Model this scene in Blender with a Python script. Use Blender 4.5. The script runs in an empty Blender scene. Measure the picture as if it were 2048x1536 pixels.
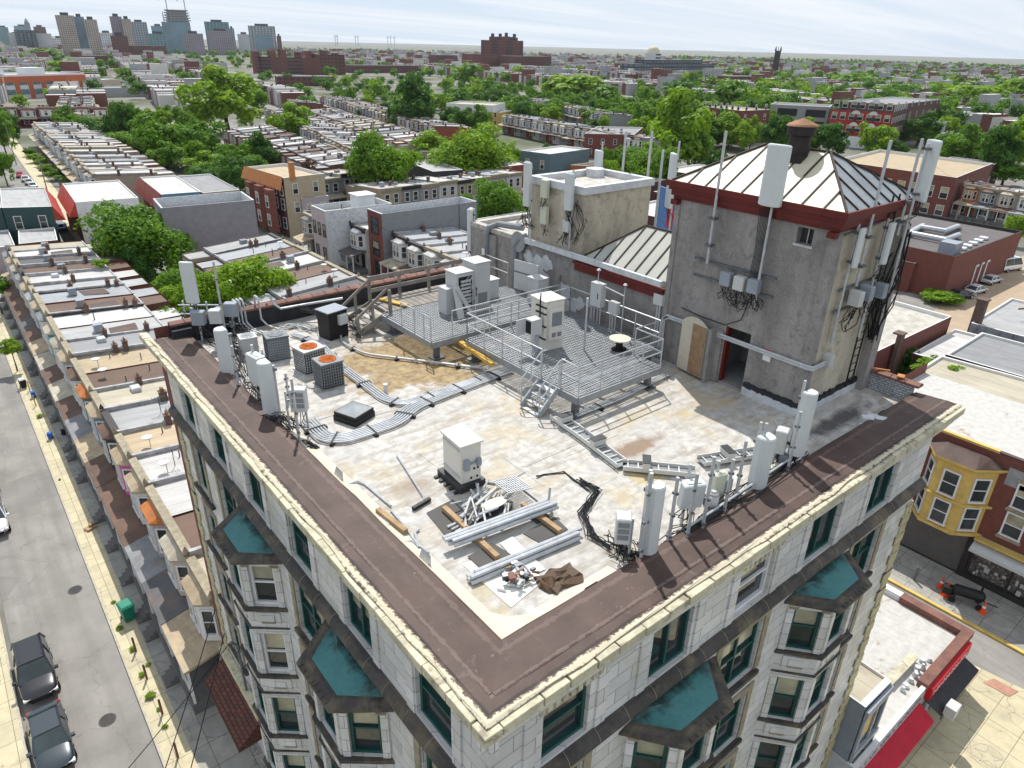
import bpy, math, random
import numpy as np
from mathutils import Vector, Matrix
random.seed(7)
RNG = np.random.default_rng(11)
C = bpy.context.scene.collection
SC = bpy.context.scene
R_ = math.radians
PI = math.pi

# ------------------------------------------------------------------ camera
CAM = Vector((-5.0043, -6.5805, 32.0))
CR = Matrix(((0.77745, 0.26057, -0.57242), (-0.62858, 0.35166, -0.69371), (0.02055, 0.89914, 0.43718)))
FPX = 1394.0
def at(px, py, z):
    """point of the place at height z seen at a pixel of the 2048 x 1536 photograph"""
    r = CR @ Vector(((px - 1024) / FPX, -(py - 768) / FPX, -1))
    return CAM + r * ((z - CAM.z) / r.z)
def atx(px, py, x):
    r = CR @ Vector(((px - 1024) / FPX, -(py - 768) / FPX, -1))
    return CAM + r * ((x - CAM.x) / r.x)
def aty(px, py, y):
    r = CR @ Vector(((px - 1024) / FPX, -(py - 768) / FPX, -1))
    return CAM + r * ((y - CAM.y) / r.y)
def pix(w):
    v = CR.transposed() @ (Vector(w) - CAM)
    return 1024 + FPX * v.x / -v.z, 768 - FPX * v.y / -v.z
def zup(w, px, py, hi=16):
    """height over w at which the vertical through w passes closest to a pixel"""
    best = (1e9, w[2])
    for i in range(321):
        z = w[2] + hi * i / 320
        a, b = pix((w[0], w[1], z))
        d = (a - px) ** 2 + (b - py) ** 2
        if d < best[0]: best = (d, z)
    return best[1]

# ------------------------------------------------------------------ mesh builder
class MB:
    def __init__(s): s.v = []; s.f = []; s.m = []; s.T = None
    def add(s, vs, fs, mat=0):
        n = len(s.v)
        if s.T is not None: vs = [s.T @ Vector(p) for p in vs]
        s.v += [tuple(p) for p in vs]
        for f in fs: s.f.append(tuple(i + n for i in f)); s.m.append(mat)
        return s
    def bx(s, x0, x1, y0, y1, z0, z1, mat=0, top=None):
        s.add([(x0,y0,z0),(x1,y0,z0),(x1,y1,z0),(x0,y1,z0),(x0,y0,z1),(x1,y0,z1),(x1,y1,z1),(x0,y1,z1)],
              [(0,3,2,1),(0,1,5,4),(1,2,6,5),(2,3,7,6),(3,0,4,7)], mat)
        s.f.append(tuple(len(s.v) - 8 + i for i in (4,5,6,7))); s.m.append(mat if top is None else top)
        return s
    def box(s, c, sz, rz=0, mat=0, M=None, bev=0):
        hx, hy, hz = sz[0]/2, sz[1]/2, sz[2]/2
        A = M if M is not None else Matrix.Rotation(rz, 3, 'Z')
        c = Vector(c)
        if bev:
            b = bev
            ring = [(-hx+b,-hy),(hx-b,-hy),(hx,-hy+b),(hx,hy-b),(hx-b,hy),(-hx+b,hy),(-hx,hy-b),(-hx,-hy+b)]
            vs = [c + A @ Vector((x,y,-hz)) for x,y in ring] + [c + A @ Vector((x,y,hz-b)) for x,y in ring]
            k = lambda x,h: math.copysign(max(abs(x)-b,0),x)
            vs += [c + A @ Vector((k(x,hx),k(y,hy),hz)) for x,y in ring]
            fs = [tuple(range(7,-1,-1)), tuple(range(16,24))]
            for o in (0,8):
                fs += [(o+i,o+(i+1)%8,o+8+(i+1)%8,o+8+i) for i in range(8)]
            return s.add(vs, fs, mat)
        vs = [c + A @ Vector(p) for p in [(-hx,-hy,-hz),(hx,-hy,-hz),(hx,hy,-hz),(-hx,hy,-hz),(-hx,-hy,hz),(hx,-hy,hz),(hx,hy,hz),(-hx,hy,hz)]]
        return s.add(vs, [(0,3,2,1),(4,5,6,7),(0,1,5,4),(1,2,6,5),(2,3,7,6),(3,0,4,7)], mat)
    def bar(s, p, q, w, h=None, mat=0, up=(0,0,1)):
        """rectangular bar from p to q, w wide and h high"""
        p, q = Vector(p), Vector(q); h = h or w
        d = (q - p); L = d.length
        if L < 1e-6: return s
        d.normalize(); u = Vector(up)
        if abs(d.dot(u)) > .99: u = Vector((1,0,0))
        sx = d.cross(u).normalized(); uz = sx.cross(d)
        M = Matrix((d, sx, uz)).transposed()
        return s.box((p+q)/2, (L, w, h), mat=mat, M=M)
    def tube(s, pts, r, n=6, mat=0, cap=True):
        pts = [Vector(p) for p in pts]; m = len(pts)
        rs = r if isinstance(r, (list, tuple)) else [r]*m
        vs = []; fs = []; u = None
        for i, p in enumerate(pts):
            d = (pts[min(i+1,m-1)] - pts[max(i-1,0)])
            if d.length < 1e-9: d = Vector((0,0,1))
            d.normalize()
            if u is None:
                u = Vector((0,0,1)) if abs(d.z) < .9 else Vector((1,0,0))
            u = (u - d * u.dot(d))
            if u.length < 1e-6: u = d.orthogonal()
            u.normalize(); w = d.cross(u)
            for k in range(n):
                a = 2*PI*k/n
                vs.append(p + (u*math.cos(a) + w*math.sin(a)) * rs[i])
        for i in range(m-1):
            fs += [(i*n+k, i*n+(k+1)%n, (i+1)*n+(k+1)%n, (i+1)*n+k) for k in range(n)]
        if cap: fs += [tuple(range(n-1,-1,-1)), tuple((m-1)*n+k for k in range(n))]
        return s.add(vs, fs, mat)
    def cyl(s, c, r, h, n=12, mat=0, r2=None, top=None):
        r2 = r if r2 is None else r2
        c = Vector(c); vs = [c + Vector((r*math.cos(2*PI*k/n), r*math.sin(2*PI*k/n), 0)) for k in range(n)]
        vs += [c + Vector((r2*math.cos(2*PI*k/n), r2*math.sin(2*PI*k/n), h)) for k in range(n)]
        s.add(vs, [(k,(k+1)%n,n+(k+1)%n,n+k) for k in range(n)] + [tuple(range(n-1,-1,-1))], mat)
        s.f.append(tuple(len(s.v)-n+k for k in range(n))); s.m.append(mat if top is None else top)
        return s
    def prism(s, poly, z0, z1, mat=0, top=None, off=None):
        n = len(poly)
        t = off if off else poly
        vs = [(x,y,z0) for x,y in poly] + [(x,y,z1) for x,y in t]
        s.add(vs, [(k,(k+1)%n,n+(k+1)%n,n+k) for k in range(n)] + [tuple(range(n-1,-1,-1))], mat)
        s.f.append(tuple(len(s.v)-n+k for k in range(n))); s.m.append(mat if top is None else top)
        return s
    def extr(s, prof, axis, a0, a1, mat=0):
        """profile of (u, z) swept along y (axis 'y': u is x) or along x (axis 'x': u is y)"""
        n = len(prof)
        f = (lambda u,z,a: (u,a,z)) if axis == 'y' else (lambda u,z,a: (a,u,z))
        vs = [f(u,z,a0) for u,z in prof] + [f(u,z,a1) for u,z in prof]
        return s.add(vs, [(k,(k+1)%n,n+(k+1)%n,n+k) for k in range(n)] + [tuple(range(n)), tuple(range(2*n-1,n-1,-1))], mat)
    def quad(s, a, b, c, d, mat=0): return s.add([a,b,c,d], [(0,1,2,3)], mat)
    def poly(s, pts, mat=0): return s.add(pts, [tuple(range(len(pts)))], mat)
    def build(s, name, mats, parent=None, loc=None, smooth=False, world=False, rz=0):
        me = bpy.data.meshes.new(name)
        me.from_pydata(s.v, [], s.f)
        if not isinstance(mats, (list, tuple)): mats = [mats]
        for m in mats: me.materials.append(m)
        if len(mats) > 1: me.polygons.foreach_set('material_index', s.m)
        if smooth:
            me.polygons.foreach_set('use_smooth', [True]*len(me.polygons))
        me.update()
        return link(name, me, parent, loc, world, rz)
def link(name, me, parent=None, loc=None, world=False, rz=0):
    o = bpy.data.objects.new(name, me); C.objects.link(o)
    if parent: o.parent = parent
    if world and parent: o.location = -parent.location
    if loc is not None: o.location = loc
    if rz: o.rotation_euler.z = rz
    return o
def thing(name, label, cat, loc=(0,0,0), rz=0, group=None):
    o = bpy.data.objects.new(name, None); C.objects.link(o); o.empty_display_size = .2
    o.location = loc; o.rotation_euler.z = rz
    return tag(o, label, cat, group)
def tag(o, label, cat, group=None, kind=None):
    if label: o['label'] = label
    if cat: o['category'] = cat
    if group: o['group'] = group
    if kind: o['kind'] = kind
    return o
def structure(o): o['kind'] = 'structure'; return o
KIDS = {}
def kids(o): return list(o.children)
def copy_tree(o, parent=None):
    c = o.copy(); C.objects.link(c)
    if parent: c.parent = parent
    for ch in kids(o): copy_tree(ch, c)
    return c
ORD = ['first','second','third','fourth','fifth','sixth','seventh','eighth','ninth','tenth','eleventh','twelfth','thirteenth','fourteenth','fifteenth','sixteenth','seventeenth','eighteenth','nineteenth','twentieth','twenty-first','twenty-second','twenty-third','twenty-fourth','twenty-fifth','twenty-sixth','twenty-seventh','twenty-eighth','twenty-ninth','thirtieth','thirty-first','thirty-second','thirty-third','thirty-fourth','thirty-fifth','thirty-sixth','thirty-seventh','thirty-eighth','thirty-ninth','fortieth']

# ------------------------------------------------------------------ materials
class N:
    """tiny node-graph writer"""
    def __init__(s, name):
        s.m = bpy.data.materials.new(name); s.m.use_nodes = True
        s.t = s.m.node_tree; s.t.nodes.clear()
        s.out = s.t.nodes.new('ShaderNodeOutputMaterial')
    def n(s, typ, **kw):
        nd = s.t.nodes.new('ShaderNode' + typ)
        for k, v in kw.items():
            if k.startswith('i_'):
                key = k[2:]; key = int(key) if key.isdigit() else key.replace('_', ' ')
                if isinstance(v, bpy.types.NodeSocket): s.t.links.new(v, nd.inputs[key])
                else: nd.inputs[key].default_value = v
            else: setattr(nd, k, v)
        return nd
    def l(s, a, b): s.t.links.new(a, b)
    def mix(s, fac, a, b, mode='MIX'):
        nd = s.n('Mix', data_type='RGBA', blend_type=mode)
        for v, i in ((fac,0),(a,6),(b,7)):
            if isinstance(v, bpy.types.NodeSocket): s.l(v, nd.inputs[i])
            elif i == 0: nd.inputs[0].default_value = v
            else: nd.inputs[i].default_value = rgba(v)
        return nd.outputs[2]
    def math(s, op, a, b=0.5, clamp=False):
        nd = s.n('Math', operation=op, use_clamp=clamp)
        for v, i in ((a,0),(b,1)):
            if isinstance(v, bpy.types.NodeSocket): s.l(v, nd.inputs[i])
            else: nd.inputs[i].default_value = v
        return nd.outputs[0]
    def ramp(s, fac, stops):
        nd = s.n('ValToRGB'); s.l(fac, nd.inputs[0]); e = nd.color_ramp.elements
        while len(e) < len(stops): e.new(.5)
        for k, (p, c) in enumerate(stops): e[k].position = p; e[k].color = rgba(c)
        return nd.outputs[0]
    def noise(s, vec, scale, detail=4, rough=.55, dist=0):
        return s.n('TexNoise', i_Vector=vec, i_Scale=scale, i_Detail=detail, i_Roughness=rough, i_Distortion=dist).outputs[0]
    def coords(s, rnd=False):
        v = s.n('TexCoord').outputs['Object']
        if rnd:
            oi = s.n('ObjectInfo').outputs['Random']
            k = s.math('MULTIPLY', oi, 173.0)
            v = s.n('VectorMath', operation='ADD', i_0=v, i_1=k).outputs[0]
        return v
    def wallcoords(s, v):
        x = s.n('SeparateXYZ', i_0=v)
        return s.n('CombineXYZ', i_X=s.math('ADD', x.outputs[0], x.outputs[1]), i_Y=x.outputs[2]).outputs[0]
    def finish(s, col, rough=.8, metal=0, bump=None, bd=.02, spec=.35, bs=.5, **kw):
        p = s.n('BsdfPrincipled')
        for v, k in ((col,'Base Color'),(rough,'Roughness'),(metal,'Metallic'),(spec,'Specular IOR Level')):
            if isinstance(v, bpy.types.NodeSocket): s.l(v, p.inputs[k])
            else: p.inputs[k].default_value = rgba(v) if k == 'Base Color' else v
        for k, v in kw.items(): p.inputs[k.replace('_',' ')].default_value = v
        if bump is not None:
            b = s.n('Bump', i_Height=bump, i_Distance=bd, i_Strength=bs); s.l(b.outputs[0], p.inputs['Normal'])
        s.l(p.outputs[0], s.out.inputs[0]); s.p = p
        return s.m
def rgba(c):
    if isinstance(c, (int, float)): return (c, c, c, 1)
    return (*c, 1) if len(c) == 3 else tuple(c)
def hexc(h):
    c = [int(h[i:i+2], 16)/255 for i in (0,2,4)]
    return tuple(x/12.92 if x <= .04045 else ((x+.055)/1.055)**2.4 for x in c)
def mul(c, k): return tuple(min(1, x*k) for x in c)

def plain(name, col, rough=.7, metal=0, var=.18, scale=2.5, spec=.35, bump=0, bscale=60, tint=False, stain=None, streak=False, rnd=True):
    """a coloured surface with uneven tone, optional stains, optional object colour"""
    g = N(name); v = g.coords(rnd)
    base = g.n('ObjectInfo').outputs['Color'] if tint else col
    if tint: base = g.mix(1.0, base, col, 'MULTIPLY')
    if streak:
        mp = g.n('Mapping', i_Vector=v); mp.inputs['Scale'].default_value = (1, 1, .12); vs = mp.outputs[0]
    else: vs = v
    n1 = g.noise(vs, scale, 5, .6)
    n2 = g.noise(v, scale*7, 3, .6)
    k = g.math('ADD', g.math('MULTIPLY', n1, .7), g.math('MULTIPLY', n2, .3))
    dark = g.mix(1.0, base, (1-var*2.2,)*3, 'MULTIPLY'); lite = g.mix(1.0, base, (1+var*.7,)*3, 'MULTIPLY')
    f = g.ramp(k, [(.3, (0,0,0)), (.7, (1,1,1))])
    c = g.mix(f, dark, lite)
    if stain:
        sc, scl, lo, hi, amt = stain
        s1 = g.noise(v, scl, 6, .65, .4)
        m = g.ramp(s1, [(lo, (0,0,0)), (hi, (amt,)*3)])
        c = g.mix(m, c, sc)
    bn = g.noise(v, bscale, 3) if bump else None
    return g.finish(c, rough, metal, bn, bump or .01, spec)
M = {}
def cracks(g, v, c, scale=.32, amt=.75):
    d = g.n('VectorMath', operation='ADD', i_0=v, i_1=g.n('TexNoise', i_Vector=v, i_Scale=1.4, i_Detail=5).outputs[1]).outputs[0]
    vo = g.n('TexVoronoi', feature='DISTANCE_TO_EDGE', i_Vector=d, i_Scale=scale).outputs['Distance']
    return g.mix(g.ramp(vo, [(.0,(amt,)*3),(.009,(0,0,0))]), c, g.mix(1.0, c, (.35,.34,.33), 'MULTIPLY'))
def wallbrick(name, c1, c2, mortar, bw, bh, ms=.012, tint=False, stain=None, rough=.8, var=.12, bd=.01, off=.5, rnd=True, flat=False, spec=.35):
    g = N(name); v = g.coords(rnd)
    w = v if flat else g.wallcoords(v)
    b = g.n('TexBrick', i_Vector=w, i_Color1=rgba(c1), i_Color2=rgba(c2), i_Mortar=rgba(mortar), i_Scale=1.0)
    b.inputs['Mortar Size'].default_value = ms; b.inputs['Brick Width'].default_value = bw; b.inputs['Row Height'].default_value = bh
    b.inputs['Mortar Smooth'].default_value = .2; b.offset = off
    c = b.outputs[0]
    if tint: c = g.mix(1.0, c, g.n('ObjectInfo').outputs['Color'], 'MULTIPLY')
    n1 = g.noise(v, 1.3, 6, .65)
    c = g.mix(g.ramp(n1, [(.3, (1,1,1)), (.72, (0,0,0))]), c, g.mix(1.0, c, (1-var*2,)*3, 'MULTIPLY'))
    if stain:
        sc, scl, lo, hi, amt = stain
        mp = g.n('Mapping', i_Vector=v); mp.inputs['Scale'].default_value = (1,1,.35) if not flat else (1,1,1)
        c = g.mix(g.ramp(g.noise(mp.outputs[0], scl, 6, .7), [(lo, (0,0,0)), (hi, (amt,)*3)]), c, sc)
    if flat: c = cracks(g, v, c)
    M[name] = g.finish(c, rough, 0, g.math('SUBTRACT', 1.0, b.outputs[1]), bd, spec); return M[name]

wallbrick('tile', (.70,.695,.69), (.55,.545,.54), (.13,.12,.105), 1.0, .44, .009, stain=((.36,.34,.22), .9, .50, .74, .6), rough=.38, var=.07, rnd=False)
wallbrick('tile_tan', (.55,.50,.30), (.48,.43,.26), (.08,.07,.05), .9, .44, .016, stain=((.3,.28,.2), .8, .5, .8, .5), rough=.5, rnd=False)
wallbrick('brick', (.23,.058,.04), (.17,.045,.035), (.16,.11,.09), .21, .075, .008, stain=((.12,.06,.05), .8, .5, .8, .5))
wallbrick('brick_dark', (.13,.05,.045), (.10,.04,.036), (.10,.075,.07), .21, .075, .008, stain=((.07,.04,.04), .8, .5, .8, .5))
wallbrick('brick_tint', (1,1,1), (.8,.8,.8), (.75,.7,.65), .21, .075, .008, tint=True, stain=((.1,.08,.07), .5, .55, .85, .4))
wallbrick('brick_whitewash', (.52,.55,.58), (.42,.45,.48), (.16,.17,.18), .22, .09, .014, stain=((.06,.06,.07), 1.6, .5, .66, .9), rnd=False)
wallbrick('siding', (1,1,1), (.95,.95,.95), (.62,.62,.62), 30, .16, .018, tint=True, var=.08, stain=((.25,.23,.2), .5, .6, .9, .3))
wallbrick('shingle_red', (.16,.055,.04), (.10,.04,.03), (.03,.015,.012), .3, .16, .02)
wallbrick('sidewalk', (.60,.53,.35), (.52,.46,.31), (.24,.21,.14), 1.5, 1.5, .018, flat=True, off=0, var=.12, stain=((.30,.27,.2), .6, .52, .75, .55), bd=.004, rnd=False)
wallbrick('sidewalk_grey', (.40,.385,.34), (.34,.33,.30), (.17,.165,.15), 1.5, 1.5, .02, flat=True, off=0, var=.15, stain=((.2,.19,.18), .6, .52, .75, .6), bd=.004, rnd=False)
P = lambda name, *a, **k: M.__setitem__(name, plain(name, *a, **k))
P('stone_dark', (.080,.072,.066), .7, var=.3, scale=1.2, stain=((.20,.16,.10), 1.1, .48, .70, .75), bump=.02, rnd=False)
P('cream', (.60,.555,.40), .7, var=.24, scale=1.6, stain=((.20,.165,.12), 2.6, .54, .66, .8), bump=.02, rnd=False)
P('tan_stone', (.36,.31,.22), .75, var=.2, scale=3, stain=((.12,.1,.07), 2, .5, .7, .6), bump=.03, rnd=False)
P('cant', (.58,.535,.43), .6, var=.08, scale=.8, stain=((.45,.34,.14), .8, .58, .8, .7), rnd=False)
P('copper', (.045,.19,.19), .55, var=.25, scale=1.1, stain=((.02,.04,.04), 1.6, .56, .70, .85), rnd=False, streak=True)
P('green_paint', (.012,.075,.068), .45, var=.1)
P('white_paint', (.72,.73,.74), .5, var=.06)
P('trim', (.70,.70,.68), .55, var=.08)
P('dark_trim', (.035,.03,.03), .6, var=.1)
P('stucco', (.34,.325,.315), .9, var=.24, scale=.7, stain=((.17,.165,.165), 1.8, .46, .68, .7), bump=.03, bscale=16, streak=True, rnd=False, spec=.2)
P('stucco_warm', (.52,.47,.37), .9, var=.24, scale=.6, stain=((.17,.15,.13), 1.2, .48, .7, .65), bump=.03, bscale=16, streak=True, rnd=False, spec=.2)
P('plaster_patch', (.6,.62,.64), .8, var=.15)
P('red_paint', (.14,.015,.012), .5, var=.22, scale=1.2, stain=((.07,.018,.016), 1.5, .5, .72, .7), rnd=False, streak=True)
P('roof_pale', (.40,.40,.36), .45, var=.08, scale=.7, rnd=False)
P('bill_blue', (.10,.22,.46), .5)
P('roof_shop', (.50,.485,.455), .7, var=.12, stain=((.24,.17,.10), .42, .60, .67, .9), rnd=False)
P('galv_mid', (.33,.35,.37), .45, metal=.35, var=.15, scale=4)
P('roof_cream', (.56,.515,.385), .45, var=.06, scale=.7, stain=((.45,.40,.27), 1.2, .6, .85, .5), rnd=False)
P('roof_grey', (.26,.29,.31), .45, var=.2, scale=.9, rnd=False)
P('seam', (.045,.028,.02), .6, var=.2)
P('galv', (.53,.55,.57), .42, metal=.35, var=.14, scale=4)
P('galv_dark', (.17,.185,.2), .5, metal=.45, var=.2, scale=4)
P('antenna', (.57,.60,.60), .38, var=.04, scale=1)
P('antenna_green', (.55,.57,.45), .4, var=.05, scale=1)
P('cab', (.66,.64,.57), .45, var=.05, scale=1, stain=((.4,.36,.28), 1.5, .66, .85, .4))
P('cab_grey', (.52,.53,.53), .45, var=.05, scale=1)
P('rru', (.28,.31,.35), .45, var=.08, scale=2)
P('rru_light', (.52,.53,.52), .45, var=.06, scale=2)
P('black', (.012,.012,.013), .55, var=.1)
P('dark_metal', (.045,.047,.05), .5, var=.25, scale=3)
P('iron', (.028,.022,.02), .6, var=.3, scale=3)
P('louver', (.22,.235,.25), .5, var=.08)
P('rust', (.62,.17,.025), .8, var=.25, scale=6)
P('wood_grey', (.27,.245,.215), .85, var=.22, scale=2, bump=.01)
P('wood', (.40,.27,.15), .8, var=.2, scale=3)
P('plywood', (.34,.22,.13), .7, var=.2, scale=5, stain=((.2,.11,.06), 3, .5, .7, .6))
P('cable_jacket', (.02,.02,.022), .5, var=.1)
P('pvc', (.60,.60,.57), .45, var=.08)
P('tarp', (.105,.062,.035), .65, var=.25, scale=2)
P('pad', (.10,.095,.09), .9, var=.1)
P('whiteboard', (.74,.72,.66), .5, var=.06)
P('clay', (.22,.10,.075), .7, var=.25, scale=1.5, rnd=False, stain=((.09,.06,.05), 2, .5, .75, .6))
P('clay_orange', (.55,.22,.07), .7, var=.2)
P('yellow_paint', (.64,.45,.13), .6, var=.15, scale=2)
P('yellow_steel', (.60,.36,.05), .6, var=.2)
P('tar', (.03,.033,.038), .7, var=.3, scale=2, rnd=False)
P('asphalt', (.245,.232,.215), .9, var=.09, scale=.35, stain=((.16,.15,.14), .22, .52, .75, .6), bump=.004, bscale=90, rnd=False, spec=.2)
P('asphalt_dark', (.15,.145,.14), .9, var=.12, scale=.35, stain=((.1,.1,.1), .3, .5, .75, .6), rnd=False, spec=.2)
P('lot', (.40,.31,.22), .9, var=.1, scale=.3, rnd=False, spec=.2)
P('ramp', (.45,.24,.17), .85)
P('kerb', (.46,.42,.33), .85, var=.15, rnd=False)
P('earth', (.17,.15,.10), .95, var=.2, scale=.2, rnd=False, stain=((.07,.11,.03), .06, .45, .6, .9), spec=.1)
# house materials coloured per object
def roofcoat():
    g = N('roof_coat'); v = g.coords(True)
    base = g.n('ObjectInfo').outputs['Color']
    mp = g.n('Mapping', i_Vector=v); mp.inputs['Scale'].default_value = (1.0, .35, 1)
    n1 = g.noise(mp.outputs[0], .9, 6, .62, .3); n2 = g.noise(v, 4.5, 4, .6)
    c = g.mix(g.ramp(n1, [(.35,(0,0,0)),(.68,(1,1,1))]), g.mix(1.0, base, (.78,.765,.75), 'MULTIPLY'), base)
    c = g.mix(g.ramp(n2, [(.62,(0,0,0)),(.80,(.4,)*3)]), c, (.16,.13,.11))
    b = g.n('TexBrick', i_Vector=v, i_Color1=(1,1,1,1), i_Color2=(.93,.93,.93,1), i_Mortar=(.62,.6,.58,1), i_Scale=1.0)
    b.inputs['Brick Width'].default_value = .95; b.inputs['Row Height'].default_value = 9; b.inputs['Mortar Size'].default_value = .02
    c = g.mix(.8, c, g.mix(1.0, c, b.outputs[0], 'MULTIPLY'))
    M['roof_coat'] = g.finish(c, .7, 0, n2, .01, .3)
roofcoat()
P('paint', (1,1,1), .65, tint=True, var=.1, scale=1.2, stain=((.18,.15,.12), .9, .62, .85, .35))
P('party', (.42,.42,.43), .8, var=.2, scale=1.5, stain=((.1,.09,.085), 1.4, .5, .7, .6))
P('porch_roof', (1,1,1), .75, tint=True, var=.18, scale=.9, stain=((.2,.12,.08), .8, .5, .72, .6))
P('chimney_brick', (.15,.10,.08), .85, var=.25, scale=5)
P('chimney_pot', (.30,.15,.08), .8, var=.2)
P('rubber', (.014,.014,.015), .8, var=.1)
P('chrome', (.5,.5,.5), .2, metal=1, var=.03)
P('lamp_lens', (.75,.75,.72), .15, var=.02)
P('tail_lens', (.35,.01,.01), .2, var=.02)
P('plastic_green', (.008,.20,.13), .5, var=.08)
P('plastic_blue', (.02,.11,.45), .5, var=.08)
P('orange_panel', (.55,.15,.06), .6)
P('plastic_orange', (.8,.09,.02), .5, var=.08)
P('awning_red', (.50,.008,.03), .6, var=.15, scale=.6, rnd=False)
P('sign_red', (.50,.01,.02), .5, var=.05)
P('sign_white', (.75,.75,.75), .5, var=.05)
P('skin_grey', (.30,.31,.32), .8, var=.1)
P('window_goods', (.20,.18,.16), .6, var=.5, scale=6, stain=((.5,.45,.4), 7, .56, .62, .9))
P('metal_shutter', (.12,.115,.11), .6, var=.1, stain=((.16,.09,.05), 1, .55, .7, .6))
def car_paint():
    g = N('car_paint'); M['car_paint'] = g.finish(g.n('ObjectInfo').outputs['Color'], .3, .25, spec=.5, Coat_Weight=.7, Coat_Roughness=.06)
car_paint()
def glass(name, col, rough):
    g = N(name); v = g.coords(True)
    n = g.noise(v, .8, 3)
    M[name] = g.finish(g.mix(g.ramp(n, [(.35,(0,0,0)),(.7,(1,1,1))]), col, mul(col, 2.2)), rough, 0, g.noise(v, 1.6, 2), .004, .6)
glass('glass', (.018,.022,.024), .04)
glass('blind_glass', (.22,.21,.15), .12)
glass('glass_far', (.10,.16,.16), .15)
glass('car_glass', (.02,.03,.032), .03)
# the big flat roof: white coating, tan ponding stains, a bare brown area where the coating is gone
def roofmat():
    g = N('roof_white'); v = g.coords()
    n1 = g.noise(v, .55, 7, .62, .5); n2 = g.noise(v, 3.2, 6, .65, .3)
    mp = g.n('Mapping', i_Vector=v); mp.inputs['Rotation'].default_value = (0,0,.35); mp.inputs['Scale'].default_value = (.5,2.4,1)
    n3 = g.noise(mp.outputs[0], 1.3, 6, .65)
    c = g.mix(g.ramp(n2, [(.34,(0,0,0)),(.62,(1,1,1))]), (.32,.30,.27), (.54,.525,.495))
    n4 = g.noise(v, .35, 5, .7, 1.0)
    c = g.mix(g.ramp(n4, [(.45,(0,0,0)),(.62,(.55,)*3)]), c, (.40,.385,.37))
    c = g.mix(g.ramp(n3, [(.50,(0,0,0)),(.68,(.85,)*3)]), c, (.27,.235,.19))
    c = g.mix(g.ramp(n1, [(.52,(0,0,0)),(.70,(.8,)*3)]), c, (.42,.34,.20))
    def blob(cx, cy, rx, ry, col, lo, hi, amt, c):
        m = g.n('Mapping', i_Vector=v); m.inputs['Location'].default_value = (-cx/rx, -cy/ry, 0); m.inputs['Scale'].default_value = (1/rx, 1/ry, 0)
        L = g.n('VectorMath', operation='LENGTH', i_0=m.outputs[0]).outputs['Value']
        L = g.math('ADD', L, g.math('MULTIPLY', g.math('SUBTRACT', g.noise(v, 1.1, 6, .7), .5), 1.6))
        return g.mix(g.ramp(L, [(lo,(amt,)*3),(hi,(0,0,0))]), c, col)
    brown = g.mix(g.ramp(n2, [(.35,(0,0,0)),(.65,(1,1,1))]), (.17,.115,.055), (.36,.26,.125))
    c = blob(8.3, 15.6, 3.6, 3.0, brown, .75, 1.0, .95, c)
    c = blob(10.4, 5.6, 1.6, .5, (.22,.15,.10), .45, .85, .9, c)
    c = blob(9.3, 4.4, .7, .8, (.42,.33,.16), .4, .9, .8, c)
    c = blob(3.4, 8.0, .9, .7, (.25,.19,.14), .3, .9, .7, c)
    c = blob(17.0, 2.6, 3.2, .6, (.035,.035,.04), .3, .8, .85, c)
    M['roof_white'] = g.finish(c, .75, 0, n2, .012, .3)
roofmat()
def leafmat(name, dark, lite):
    g = N(name); v = g.coords()
    oi = g.n('ObjectInfo').outputs['Random']
    n = g.noise(v, .55, 3, .6); n2 = g.noise(v, 3.0, 2)
    k = g.math('ADD', g.math('MULTIPLY', n, .6), g.math('MULTIPLY', n2, .4))
    c = g.mix(g.ramp(k, [(.34,(0,0,0)),(.66,(1,1,1))]), dark, lite)
    c = g.mix(g.math('MULTIPLY', oi, .4), c, g.mix(1.0, c, (.55,.72,.7), 'MULTIPLY'))
    d = g.n('BsdfPrincipled', i_Base_Color=c, i_Roughness=.6); d.inputs['Specular IOR Level'].default_value = .18
    t = g.n('BsdfTranslucent', i_Color=g.mix(1.0, c, (1.3,1.25,.5), 'MULTIPLY'))
    mx = g.n('MixShader', i_0=.35); g.l(d.outputs[0], mx.inputs[1]); g.l(t.outputs[0], mx.inputs[2]); g.l(mx.outputs[0], g.out.inputs[0])
    M[name] = g.m
leafmat('leaf_bright', (.12,.225,.014), (.30,.46,.026))
leafmat('leaf', (.065,.155,.014), (.195,.355,.026))
leafmat('leaf_deep', (.035,.10,.016), (.11,.235,.03))
leafmat('leaf_rust', (.10,.06,.05), (.2,.12,.09))
P('bark', (.11,.085,.065), .9, var=.3, scale=3)

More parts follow.
